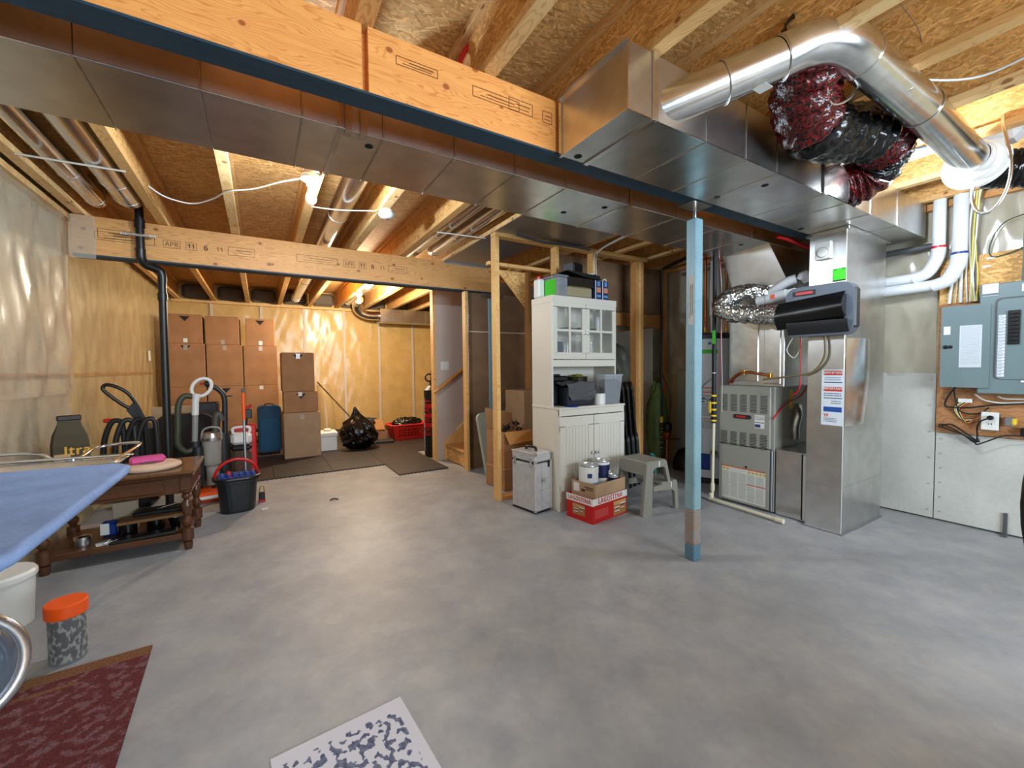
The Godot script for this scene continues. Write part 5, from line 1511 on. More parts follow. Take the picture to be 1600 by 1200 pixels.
	obj("carry_ring", B.new().tube(arc(V(-0.07, 1.09, 0), V(1, 0, 0), V(0, 1, 0), 0.05, 0.5, TAU - 0.5, 12), 0.012, 8), M.black, pu)
	obj("cap", B.new().lathe([Vector2(0.04, 1.1), Vector2(0.045, 1.18), Vector2(0, 1.19)], 14), M.black, pu)
	var ch := B.new()
	for k in 26:
		var p := V(-0.155, 0.10 + k * 0.028, 0.03)
		var ax := V(1, 0, 0) if k % 2 == 0 else V(0, 0, 1)
		var lk := []
		for e in 8:
			var a := TAU * e / 8
			lk.append(p + ax * cos(a) * 0.008 + V(0, 1, 0) * sin(a) * 0.018)
		ch.tube(lk, 0.003, 4, false, true)
	obj("chain", ch, M.steel, pu)

	# behind the table: carpet cleaner, upright vacuums, mop bucket
	var cc := thing("carpet_cleaner", "black carpet cleaner with a looped handle and coiled hoses", "vacuum cleaner", V(-0.97, 0, -5.0))
	obj("base_body", B.new().box(V(0, 0.15, 0.02), V(0.30, 0.28, 0.34), 0.05), M.black, cc)
	obj("upper_body", B.new().box(V(0.03, 0.50, 0), V(0.20, 0.50, 0.16), 0.05), M.darkgrey, cc)
	var hp := curve([V(0.05, 0.78, 0), V(0.0, 0.92, 0.0), V(-0.05, 1.02, 0.01), V(-0.12, 1.08, 0.02), V(-0.19, 1.105, 0.02), V(-0.215, 1.075, 0.02), V(-0.19, 1.03, 0.02), V(-0.10, 0.93, 0.01), V(-0.04, 0.88, 0.0)], 6)
	obj("looped_handle", B.new().tube(hp, 0.015, 10), M.black, cc)
	obj("handle_neck", B.new().ext(PackedVector2Array([Vector2(0.06, 0.74), Vector2(0.01, 0.74), Vector2(-0.07, 0.87), Vector2(-0.03, 0.93), Vector2(0.01, 0.92)]), 0.03), M.darkgrey, cc)
	for k in 4:
		var hx := -0.17 + 0.075 * k
		obj("hose", B.new().tube(curve([V(hx - 0.05, 0.36, 0.09), V(hx - 0.035, 0.60, 0.10), V(hx + 0.01, 0.76, 0.10), V(hx + 0.06, 0.79, 0.09), V(hx + 0.09, 0.72, 0.09), V(hx + 0.10, 0.40, 0.10)], 6), 0.021, 10), M.rubber if k % 2 == 0 else M.darkgrey, cc)
	obj("red_nozzle", B.new().box(V(-0.17, 0.79, 0.05), V(0.09, 0.035, 0.04), 0.008), M.red, cc)
	var bc := thing("seat_cushion", "large dark brown upholstered cushion behind the black pipe", "cushion", V(-0.72, 0.012, -5.75), 0.1)
	obj("padding", B.new().at(Transform3D(Basis.IDENTITY, V(0, 0.37, 0))).ext(rrect(0.56, 0.74, 0.16, 6), 0.2), mat(Color(0.085, 0.05, 0.035), 0.7), bc)
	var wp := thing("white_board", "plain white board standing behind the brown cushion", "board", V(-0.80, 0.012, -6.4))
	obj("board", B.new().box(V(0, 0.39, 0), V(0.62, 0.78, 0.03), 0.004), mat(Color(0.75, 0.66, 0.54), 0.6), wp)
	var bx := thing("dark_case", "dark brown upright box behind the white handled vacuum", "box", V(-0.53, 0.012, -6.0))
	obj("case", B.new().box(V(0, 0.42, 0), V(0.20, 0.84, 0.2), 0.008), mat(Color(0.045, 0.02, 0.02), 0.4), bx)
	var wv := thing("upright_vacuum", "white and silver upright vacuum with an oval loop handle", "vacuum cleaner", V(-0.50, 0, -4.92), 0.15)
	var vg := mat(Color(0.55, 0.55, 0.54), 0.4)
	obj("floor_head", B.new().box(V(0.06, 0.05, 0.10), V(0.28, 0.09, 0.28), 0.03), M.orange, wv)
	obj("head_trim", B.new().box(V(0.06, 0.055, 0.245), V(0.25, 0.03, 0.012), 0.005), M.white, wv)
	obj("dust_bin", B.new().lathe([Vector2(0.05, 0.12), Vector2(0.055, 0.30), Vector2(0.075, 0.32), Vector2(0.08, 0.56), Vector2(0.0, 0.56)], 24), pane(Color(0.72, 0.70, 0.66), 0.6, 0.15), wv, V(0.08, 0, 0))
	obj("bin_cap", B.new().lathe([Vector2(0.088, 0.55), Vector2(0.09, 0.58), Vector2(0.07, 0.62), Vector2(0, 0.63)], 24), M.steel, wv, V(0.08, 0, 0))
	obj("bin_handle", B.new().tube(curve([V(0.0, 0.60, 0.03), V(0.02, 0.66, 0.04), V(0.08, 0.68, 0.05), V(0.14, 0.66, 0.04), V(0.16, 0.60, 0.03)], 4), 0.009, 8), vg, wv)
	obj("lower_wand", B.new().tube([V(-0.05, 0.10, -0.02), V(-0.045, 0.55, -0.02)], 0.05, 14), M.darkgrey, wv)
	obj("wand", B.new().tube([V(-0.05, 0.52, -0.02), V(-0.035, 0.86, -0.02)], 0.024, 14), vg, wv)
	obj("wand_sleeve", B.new().tube([V(-0.038, 0.80, -0.02), V(-0.03, 0.95, -0.02)], 0.028, 14), M.white, wv)
	var lo := []
	for k in 24:
		var a := TAU * k / 24
		lo.append(V(0.02 + 0.075 * cos(a) + 0.02 * sin(a), 1.06 + 0.085 * sin(a), -0.02))
	obj("loop_handle", B.new().tube(lo, 0.016, 10, false, true), M.white, wv)
	obj("handle_neck", B.new().tube([V(-0.03, 0.93, -0.02), V(-0.02, 1.0, -0.02)], [0.027, 0.034], 12), M.white, wv)
	obj("suction_hose", B.new().tube(curve([V(-0.06, 0.98, 0.02), V(-0.12, 0.98, 0.03), V(-0.16, 0.90, 0.04), V(-0.17, 0.70, 0.05), V(-0.175, 0.55, 0.05), V(-0.12, 0.47, 0.04), V(-0.06, 0.48, 0.03)], 6), 0.026, 12), mat(Color(0.22, 0.24, 0.17), 0.5), wv)
	obj("cyclone_tube", B.new().tube([V(-0.03, 0.14, 0.05), V(-0.03, 0.50, 0.04)], 0.045, 14), M.darkgrey, wv)
	var dv := thing("upright_vacuum", "tall dark grey upright vacuum with a red tipped handle", "vacuum cleaner", V(-0.34, 0, -5.06))
	obj("floor_head", B.new().box(V(0.03, 0.06, 0.08), V(0.26, 0.11, 0.26), 0.03), mat(Color(0.16, 0.03, 0.03), 0.4), dv)
	obj("body_tube", B.new().tube([V(0, 0.08, 0), V(0.0, 0.60, 0)], 0.06, 16), M.darkgrey, dv)
	obj("red_spine", B.new().box(V(-0.055, 0.35, 0.02), V(0.03, 0.36, 0.03), 0.008), M.red, dv)
	obj("wand", B.new().tube(curve([V(0.02, 0.55, 0.0), V(0.025, 0.80, 0), V(0.025, 0.94, 0), V(-0.01, 1.02, 0.0), V(-0.10, 1.085, 0.0), V(-0.13, 1.09, 0.0)], 6), 0.024, 12), M.darkgrey, dv)
	obj("red_tip", B.new().box(V(-0.14, 1.092, 0), V(0.06, 0.018, 0.03), 0.006), M.red, dv)
	obj("hose", B.new().tube(curve([V(-0.05, 0.20, 0.05), V(-0.055, 0.5, 0.05), V(-0.05, 0.74, 0.04), V(-0.02, 0.79, 0.03), V(0.0, 0.72, 0.03)], 5), 0.03, 12), mat(Color(0.27, 0.26, 0.22), 0.5), dv)
	obj("cord_hook", B.new().box(V(0.07, 0.96, 0), V(0.05, 0.012, 0.02), 0.003), M.black, dv)
	var mv := thing("canister_vacuum", "small white and black vacuum canister with a red back", "vacuum cleaner", V(-0.185, 0, -5.10))
	obj("lower_bin", B.new().box(V(0, 0.26, 0), V(0.17, 0.30, 0.16), 0.03), pane(Color(0.35, 0.31, 0.26), 0.75, 0.2), mv)
	obj("black_band", B.new().box(V(0, 0.435, 0), V(0.18, 0.06, 0.17), 0.02), M.black, mv)
	obj("white_top", B.new().box(V(0, 0.52, 0), V(0.18, 0.12, 0.17), 0.03), M.white, mv)
	obj("top_handle", B.new().tube(curve([V(-0.07, 0.57, 0.0), V(-0.065, 0.63, 0.0), V(0.065, 0.63, 0.0), V(0.07, 0.57, 0.0)], 5), 0.014, 8), M.white, mv)
	obj("red_back", B.new().box(V(0.03, 0.40, -0.09), V(0.20, 0.50, 0.03), 0.01), M.red, mv)
	obj("base", B.new().box(V(0, 0.06, 0.02), V(0.24, 0.11, 0.24), 0.03), M.black, mv)
	obj("red_grip", B.new().tube(curve([V(0.02, 0.80, 0.0), V(0.07, 0.84, 0.0), V(0.10, 0.855, 0.0)], 4), 0.014, 8), M.red, mv)
	obj("grip_block", B.new().box(V(0.07, 0.77, 0), V(0.06, 0.10, 0.05), 0.008), M.darkgrey, mv)
	obj("pole", B.new().tube([V(0.04, 0.62, -0.03), V(0.05, 0.80, -0.02)], 0.014, 8), M.black, mv)
	var mb := thing("mop_bucket", "dark grey oval mop bucket with a blue wringer and red handle", "bucket", V(-0.20, 0, -4.33), 0.1)
	var bk := B.new()
	var ov := func(y: float, w: float, d: float) -> Array:
		var o := []
		for p in rrect(w, d, 0.09, 5):
			o.append(V(p.x, y, p.y))
		return o
	var rings := [ov.call(0.0, 0.25, 0.20), ov.call(0.02, 0.26, 0.21), ov.call(0.20, 0.285, 0.24), ov.call(0.26, 0.30, 0.25), ov.call(0.265, 0.315, 0.265), ov.call(0.285, 0.315, 0.265)]
	for i in rings.size() - 1:
		for k in rings[i].size():
			var k2: int = (k + 1) % rings[i].size()
			var c: Vector3 = (rings[i][k] + rings[i][k2]) * 0.5
			bk.q(rings[i][k], rings[i][k2], rings[i + 1][k2], rings[i + 1][k], V(c.x, 0, c.z))
	obj("pail", bk, mat(Color(0.10, 0.115, 0.13), 0.4), mb)
	obj("black_rim", B.new().tube(ov.call(0.295, 0.32, 0.27), 0.018, 8, false, true), M.black, mb)
	obj("wringer", B.new().box(V(0, 0.30, 0), V(0.28, 0.03, 0.22), 0.01), M.blue, mb)
	for k in 6:
		obj("wringer_rib", B.new().box(V(-0.11 + 0.044 * k, 0.325, 0.05), V(0.02, 0.03, 0.12), 0.006), mat(Color(0.07, 0.24, 0.60), 0.4), mb)
	obj("red_knob", B.new().box(V(-0.06, 0.335, 0.06), V(0.03, 0.05, 0.02), 0.006), M.red, mb)
	obj("red_bail", B.new().tube(arc(V(0, 0.29, 0.0), V(1, 0, 0), V(0, 1, 0.1).normalized(), 0.16, -0.05, PI + 0.05, 22), 0.012, 10), M.red, mb)
	var ms := thing("floor_mop", "grey mop pole with a red upper grip standing in the bucket", "mop", V(-0.135, 0.33, -4.36))
	obj("lower_pole", B.new().tube([V(0, 0, 0), V(0.0, 0.46, -0.02)], 0.011, 10), M.galv_dull, ms)
	obj("red_grip", B.new().tube([V(0.0, 0.45, -0.02), V(0.0, 0.69, -0.03)], 0.014, 10), M.orange, ms)
	obj("end_cap", B.new().tube([V(0.0, 0.69, -0.03), V(-0.001, 0.73, -0.032)], 0.012, 10), M.midgrey, ms)
	var br := thing("hand_brush", "small dark brush with red base beside the mop bucket", "brush", V(-0.02, 0, -4.48))
	obj("bristles", B.new().box(V(0, 0.05, 0), V(0.05, 0.08, 0.03), 0.008), M.black, br)
	obj("red_base", B.new().box(V(0, 0.01, 0), V(0.06, 0.02, 0.05), 0.006), M.red, br)
	obj("handle", B.new().tube(curve([V(-0.02, 0.08, 0), V(-0.01, 0.14, 0), V(0.015, 0.14, 0), V(0.02, 0.07, 0)], 4), 0.005, 6), M.brass, br)


func turned_leg(h: float, r: float) -> Array:
	var k := h / 0.42
	return [Vector2(0, 0), Vector2(r * 0.62, 0), Vector2(r * 0.75, 0.03 * k), Vector2(r * 0.8, 0.055 * k), Vector2(r * 0.55, 0.06 * k), Vector2(r, 0.07 * k), Vector2(r, 0.15 * k), Vector2(r * 0.5, 0.158 * k), Vector2(r * 0.85, 0.18 * k), Vector2(r * 0.95, 0.20 * k), Vector2(r * 0.6, 0.225 * k), Vector2(r * 0.5, 0.235 * k), Vector2(r * 0.75, 0.26 * k), Vector2(r * 0.95, 0.31 * k), Vector2(r * 0.7, 0.345 * k), Vector2(r * 0.45, 0.355 * k), Vector2(r * 0.8, 0.37 * k), Vector2(r * 0.8, 0.385 * k), Vector2(r * 0.55, 0.395 * k), Vector2(r * 1.0, 0.41 * k), Vector2(r * 1.0, 0.42 * k)]


func build_left_front() -> void:
	# dark wood table with turned legs
	var tx := -0.80
	var tz := -3.80
	var t := thing("wooden_side_table", "dark stained wooden table with turned legs and a low shelf", "table", V(tx, 0, tz))
	obj("top", B.new().box(V(0, 0.535, 0), V(0.80, 0.025, 0.58), 0.010), M.oak_top, t)
	obj("top_edge", B.new().box(V(0, 0.513, 0), V(0.785, 0.02, 0.565), 0.009), M.oak, t)
	var ap := obj("apron", B.new().box(V(0, 0.455, 0.24), V(0.74, 0.10, 0.02), 0.003).box(V(0, 0.455, -0.24), V(0.74, 0.10, 0.02), 0.003).box(V(0.36, 0.455, 0), V(0.02, 0.10, 0.50), 0.003).box(V(-0.36, 0.455, 0), V(0.02, 0.10, 0.50), 0.003), M.oak, t)
	obj("drawer_front", B.new().box(V(-0.05, 0.455, 0.252), V(0.56, 0.085, 0.012), 0.004), M.oak, ap)
	obj("apron_moulding", B.new().box(V(0, 0.40, 0.247), V(0.76, 0.014, 0.022), 0.005).box(V(0.367, 0.40, 0), V(0.022, 0.014, 0.5), 0.005), M.oak, ap)
	for x in [-0.345, 0.345]:
		for z in [-0.235, 0.235]:
			obj("leg", B.new().lathe(turned_leg(0.41, 0.034), 18), M.oak, t, V(x, 0, z))
			obj("corner_block", B.new().box(V(x, 0.457, z), V(0.06, 0.094, 0.06), 0.004), M.oak, t)
	obj("shelf", B.new().box(V(0, 0.10, 0), V(0.70, 0.022, 0.48), 0.005), M.oak, t)
	obj("shelf_rail", B.new().box(V(0, 0.095, 0.238), V(0.66, 0.04, 0.022), 0.005).box(V(0.338, 0.095, 0), V(0.022, 0.04, 0.46), 0.005), M.oak, t)
	var top := 0.548
	# on the table
	var cu := thing("round_cushion", "round cream padded disc on the dark table top", "cushion", V(-0.66, top, -3.74))
	obj("pad", B.new().lathe([Vector2(0, 0), Vector2(0.15, 0), Vector2(0.165, 0.012), Vector2(0.16, 0.03), Vector2(0.13, 0.042), Vector2(0, 0.036)], 36, true), mat(Color(0.80, 0.68, 0.58), 0.9), cu)
	var pk := thing("pink_case", "glossy pink plastic case on the cream padded disc", "case", V(-0.685, top + 0.041, -3.76), 0.25)
	obj("case", B.new().box(V(0, 0.022, 0), V(0.19, 0.045, 0.10), 0.014), mat(Color(0.80, 0.30, 0.55), 0.25), pk)
	obj("latch", B.new().box(V(0.0, 0.006, 0.052), V(0.07, 0.012, 0.004)), mat(Color(0.4, 0.12, 0.2), 0.4), pk)
	var cb := thing("pet_food_bag", "dark green paper bag with yellow lettering and a folded top", "bag", V(-1.09, top, -3.86), 0.42)
	var dg := mat(Color(0.24, 0.20, 0.10), 0.7)
	var w0 := 0.085
	var prof := [[0.0, w0, 0.05], [0.19, w0, 0.05], [0.255, w0 * 0.9, 0.042], [0.33, w0 * 0.62, 0.012], [0.375, w0 * 0.62, 0.008]]
	var bb := B.new()
	for i in prof.size() - 1:
		var a = prof[i]
		var b2 = prof[i + 1]
		for sg in [-1.0, 1.0]:
			bb.q(V(-a[1], a[0], sg * a[2]), V(a[1], a[0], sg * a[2]), V(b2[1], b2[0], sg * b2[2]), V(-b2[1], b2[0], sg * b2[2]), V(0, 0, sg))
			bb.q(V(sg * a[1], a[0], -a[2]), V(sg * a[1], a[0], a[2]), V(sg * b2[1], b2[0], b2[2]), V(sg * b2[1], b2[0], -b2[2]), V(sg, 0, 0))
	obj("sack", bb, dg, cb)
	obj("tan_panel", B.new().box(V(-0.045, 0.09, 0.0508), V(0.075, 0.10, 0.001)), mat(Color(0.70, 0.58, 0.40), 0.6), cb)
	obj("dark_panel", B.new().box(V(0.04, 0.03, 0.0508), V(0.08, 0.05, 0.001)), mat(Color(0.07, 0.05, 0.04), 0.6), cb)
	letters("ltra", 0.075, mat(Color(0.82, 0.62, 0.18), 0.6), cb, V(0.025, 0.155, 0.0515), Vector3.ZERO, true)
	obj("white_print", B.new().box(V(0.045, 0.04, 0.0515), V(0.05, 0.012, 0.001)).box(V(0.04, 0.015, 0.0515), V(0.03, 0.008, 0.001)), M.white, cb)
	var sb := thing("small_carton", "small plain brown carton behind the dark paper bag", "carton", V(-1.155, top, -4.0))
	obj("carton", B.new().box(V(0, 0.10, 0), V(0.11, 0.20, 0.10), 0.003), M.card, sb)
	obj("rolled_top", B.new().box(V(0, 0.37, 0.004), V(0.115, 0.035, 0.022), 0.006), mat(Color(0.16, 0.10, 0.06), 0.5), cb)
	# on the shelf under the table
	var sy := 0.111
	var tn := thing("round_tin", "small round silver tin with a lid on the table shelf", "tin", V(-1.0, sy, -3.66))
	obj("body", B.new().lathe([Vector2(0, 0), Vector2(0.036, 0), Vector2(0.038, 0.01), Vector2(0.038, 0.045)], 22), M.steel, tn)
	obj("lid", B.new().lathe([Vector2(0.041, 0.045), Vector2(0.041, 0.062), Vector2(0.02, 0.068), Vector2(0, 0.069)], 22), M.galv_bright, tn)
	for e in [[-0.80, -3.74, 0.052, "dark pot standing left among the cookware under the table", 0.0], [-0.66, -3.79, 0.052, "dark pot in the middle of the cookware under the table", 0.0], [-0.54, -3.72, 0.045, "black tapered pot beside the table leg", 0.02]]:
		var po := thing("cooking_pot", e[3], "pot", V(e[0], sy, e[1]), 0.0, "dark pots on the table shelf")
		obj("pot_body", B.new().lathe([Vector2(0, 0.0), Vector2(e[2] - e[4], 0.0), Vector2(e[2], 0.09), Vector2(e[2] - 0.004, 0.09), Vector2(e[2] - 0.006 - e[4], 0.01), Vector2(0, 0.01)], 24), mat(Color(0.035, 0.03, 0.03), 0.2), po)
		obj("rim", B.new().tube(arc(V(0, 0.09, 0), V(1, 0, 0), V(0, 0, 1), e[2], 0, TAU * 23 / 24, 23), 0.003, 5, false, true), M.steel, po)
	var ry := thing("baking_tray", "flat dark tray with a curled wire end on the table shelf", "tray", V(-0.69, sy, -3.62), 0.08)
	obj("pan", B.new().box(V(0, 0.012, 0), V(0.34, 0.02, 0.10), 0.006), M.black, ry)
	obj("wire_whisk", B.new().tube(curve([V(-0.20, 0.012, 0.02), V(-0.17, 0.03, 0.0), V(-0.15, 0.012, 0.03), V(-0.16, 0.032, 0.04), V(-0.19, 0.02, 0.05), V(-0.13, 0.03, 0.03)], 5), 0.002, 5), M.chrome, ry)
	var bo := thing("wooden_board", "worn wooden board lying across the pots under the table", "board", V(-0.66, sy + 0.094, -3.72), 0.05)
	obj("board", B.new().box(V(0, 0.011, 0), V(0.36, 0.02, 0.15), 0.007), mat(Color(0.50, 0.36, 0.22), 0.7), bo)
	var gl := thing("black_grill_tray", "black tray of utensils on the wooden board under the table", "tray", V(-0.62, sy + 0.117, -3.78), 0.0)
	obj("tray", B.new().box(V(0, 0.015, 0), V(0.30, 0.028, 0.12), 0.006), M.black, gl)
	obj("steel_utensil", B.new().tube([V(-0.02, 0.04, 0.06), V(0.08, 0.045, 0.0)], 0.006, 6), M.chrome, gl)
	var bl := thing("blue_bag", "blue and white plastic bag on the table shelf", "bag", V(-0.90, sy, -3.80))
	obj("bag", B.new().box(V(0, 0.05, 0), V(0.10, 0.10, 0.07), 0.02), M.blue, bl)
	obj("white_print", B.new().box(V(-0.02, 0.055, 0.0365), V(0.045, 0.075, 0.002)), M.white, bl)
	var pp := thing("paper_sheet", "white paper lying at the tray's end on the shelf", "paper", V(-0.89, sy, -3.64), 0.3)
	obj("sheet", B.new().box(V(0, 0.001, 0), V(0.09, 0.002, 0.07)), M.white, pp)
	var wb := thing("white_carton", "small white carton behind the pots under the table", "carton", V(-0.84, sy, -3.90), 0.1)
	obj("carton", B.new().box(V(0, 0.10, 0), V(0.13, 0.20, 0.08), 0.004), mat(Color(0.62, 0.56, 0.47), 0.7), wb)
	# ironing board: wide end away from the camera with a wire rest
	var ib := thing("ironing_board", "ironing board with a light blue cover and a wire iron rest", "ironing board", V(-0.62, 0.0, -1.40))
	var bp := PackedVector2Array()
	bp = PackedVector2Array([Vector2(-0.20, -0.46), Vector2(-0.18, -0.54), Vector2(-0.12, -0.585), Vector2(0.14, -0.56), Vector2(0.19, -0.545), Vector2(0.212, -0.51), Vector2(0.218, -0.45), Vector2(0.22, 0.3), Vector2(0.14, 0.66), Vector2(0.05, 0.78), Vector2(-0.05, 0.78), Vector2(-0.13, 0.66), Vector2(-0.20, 0.3)])
	var bm := relief(skin(mat(Color.WHITE, 0.8), mottled(256, Color(0.46, 0.56, 0.74), Color(0.52, 0.63, 0.82), 0.015, 3, 95, 0.08), 1.5), noise_image(256, 0.02, 2, 96), 0.3)
	obj("padded_cover", B.new().at(Transform3D(Basis(Vector3.RIGHT, PI / 2), V(0, 0.885, 0))).ext(bp, 0.03), bm, ib)
	obj("cover_edge", B.new().tube(board_edge(bp, 0.885), 0.015, 8, false, true), bm, ib)
	obj("metal_deck", B.new().at(Transform3D(Basis(Vector3.RIGHT, PI / 2), V(0, 0.862, 0)).scaled_local(V(0.94, 0.96, 1))).ext(bp, 0.012), M.white, ib)
	obj("wire_rest", B.new().tube(curve([V(-0.30, 0.915, -0.90), V(-0.14, 0.915, -0.87), V(-0.09, 0.905, -0.86), V(-0.04, 0.898, -0.78), V(0.03, 0.898, -0.74), V(0.05, 0.915, -0.90), V(0.17, 0.925, -0.88), V(0.19, 0.92, -0.80), V(0.16, 0.90, -0.60)], 5), 0.006, 8), M.chrome, ib)
	obj("wire_rest", B.new().tube([V(-0.30, 0.905, -0.78), V(0.20, 0.905, -0.70)], 0.005, 8), M.chrome, ib)
	obj("iron_plate", B.new().box(V(-0.05, 0.895, -0.66), V(0.46, 0.004, 0.15), 0.001), M.galv_bright, ib)
	for sg in [-1.0, 1.0]:
		obj("folded_leg", B.new().tube([V(0.05 * sg, 0.849, -0.40), V(0.09 * sg, 0.849, 0.55)], 0.007, 8), M.white, ib)
	# jar with orange lid
	var jr := thing("plastic_jar", "clear jar half full of dark bits with an orange screw lid", "jar", V(-0.735, 0, -2.47))
	obj("glass_wall", B.new().lathe([Vector2(0.058, 0.0), Vector2(0.062, 0.006), Vector2(0.062, 0.19), Vector2(0.058, 0.20)], 32), pane(Color(0.8, 0.82, 0.82), 0.14, 0.06), jr)
	var jt := noise_image(128, 0.14, 4, 97)
	var jm := mat(Color.WHITE, 0.6)
	jm.albedo_texture = image(128, 128, func(x: int, y: int) -> Color:
		var k := smoothstep(0.42, 0.5, jt.get_pixel(x, y).r - 0.16 * (y / 128.0 - 0.35))
		return Color(0.55, 0.54, 0.51).lerp(Color(0.035, 0.04, 0.045), k))
	obj("contents", B.new().lathe([Vector2(0, 0.004), Vector2(0.056, 0.004), Vector2(0.059, 0.01), Vector2(0.059, 0.19), Vector2(0, 0.195)], 32), jm, jr)
	obj("screw_lid", B.new().lathe([Vector2(0.067, 0.195), Vector2(0.068, 0.20), Vector2(0.068, 0.245), Vector2(0.064, 0.25), Vector2(0, 0.25)], 40), M.orange, jr)
	# red patterned rug
	var rn := noise_image(256, 0.05, 5, 98)
	var r2 := noise_image(256, 0.3, 2, 99)
	var rm := mat(Color.WHITE, 0.95)
	rm.albedo_texture = image(256, 256, func(x: int, y: int) -> Color:
		var fx := x / 256.0
		var fy := y / 256.0
		var c := Color(0.33, 0.09, 0.10)
		if fy < 0.10:
			c = Color(0.42, 0.27, 0.15)
		elif fy > 0.17 and fy < 0.20 and fx < 0.7:
			c = Color(0.42, 0.27, 0.15)
		else:
			var k := smoothstep(0.45, 0.7, rn.get_pixel(x, y).r)
			c = c.lerp(Color(0.48, 0.42, 0.45), k * 0.55)
		var f := 0.55 + 0.9 * r2.get_pixel(x, y).r
		return Color(c.r * f, c.g * f, c.b * f))
	relief(rm, r2, 0.3)
	var ru := thing("patterned_rug", "worn red rug with a tan border at the washer", "rug", V(-0.78, 0, -2.02), 0.04)
	obj("pile", B.new().box(V(0, 0.004, 0), V(0.70, 0.008, 0.68), 0.002), skin(mat(Color(0.33, 0.09, 0.10), 0.95), mottled(64, Color(0.8, 0.8, 0.8), Color(1, 1, 1), 0.1, 2, 100, 0.4), 4.0), ru)
	obj("pattern", B.new().q(V(-0.35, 0.0085, 0.34), V(0.35, 0.0085, 0.34), V(0.35, 0.0085, -0.34), V(-0.35, 0.0085, -0.34), V(0, 1, 0)), rm, ru)
	# printed sheet on the floor by the camera
	var fm := mat(Color.WHITE, 0.7)
	var fn := noise_image(256, 0.045, 2, 111)
	var f3 := noise_image(256, 0.07, 3, 112)
	fm.albedo_texture = image(256, 256, func(x: int, y: int) -> Color:
		var edge := x < 236 and y > 22
		var k := smoothstep(0.56, 0.60, fn.get_pixel(x, y).r) * (0.5 + 0.5 * f3.get_pixel(x, y).r) if edge else 0.0
		return Color(0.80, 0.80, 0.84).lerp(Color(0.16, 0.20, 0.34), k))
	var ps := thing("printed_sheet", "white sheet with blue flower print lying on the concrete", "sheet", V(0.22, 0.0, -1.24), 0.08)
	obj("sheet", B.new().box(V(0, 0.002, 0), V(0.42, 0.004, 0.50)), M.white, ps)
	obj("flower_print", B.new().q(V(-0.21, 0.0044, 0.25), V(0.21, 0.0044, 0.25), V(0.21, 0.0044, -0.25), V(-0.21, 0.0044, -0.25), V(0, 1, 0)), fm, ps)
	# white pail by the wall
	var pa := thing("white_pail", "white plastic pail with a lid by the left wall", "pail", V(-1.10, 0, -2.95))
	obj("pail_body", B.new().lathe([Vector2(0, 0), Vector2(0.105, 0), Vector2(0.12, 0.24)], 28), M.white, pa)
	obj("pail_lid", B.new().lathe([Vector2(0.127, 0.23), Vector2(0.127, 0.25), Vector2(0.118, 0.262), Vector2(0, 0.255)], 28), M.white, pa)
	# appliance with a bowl-shaped door at the lower left
	var wm := thing("front_load_washer", "white appliance whose glossy grey bowl-shaped door stands open by the rug", "washing machine", V(-0.86, 0, -1.30))
	obj("cabinet_body", B.new().box(V(-0.05, 0.42, 0.10), V(0.56, 0.84, 0.60), 0.02), M.white, wm)
	var dr := obj("door_ring", B.new().tube(arc(V(0, 0, 0), V(1, 0, 0), V(0, 1, 0), 0.145, 0, TAU * 39 / 40, 39), 0.018, 12, false, true), M.steel, wm, V(0.105, 0.40, -0.42), V(-0.5, 0.35, 0))
	obj("glass_bowl", B.new().at(Transform3D(Basis(Vector3.RIGHT, PI / 2), Vector3.ZERO)).lathe([Vector2(0.14, 0.0), Vector2(0.13, 0.04), Vector2(0.105, 0.07), Vector2(0.06, 0.088), Vector2(0, 0.093)], 36, true), mat(Color(0.42, 0.46, 0.52), 0.08, 0.5), dr)
	obj("dark_gasket", B.new().at(Transform3D(Basis(Vector3.RIGHT, PI / 2), Vector3.ZERO)).lathe([Vector2(0, -0.02), Vector2(0.13, -0.02), Vector2(0.14, 0.0)], 36), M.midgrey, dr)


func board_edge(p: PackedVector2Array, y: float) -> Array:
	var out := []
	for k in p.size():
		out.append(V(p[k].x, y, p[k].y))
	return out


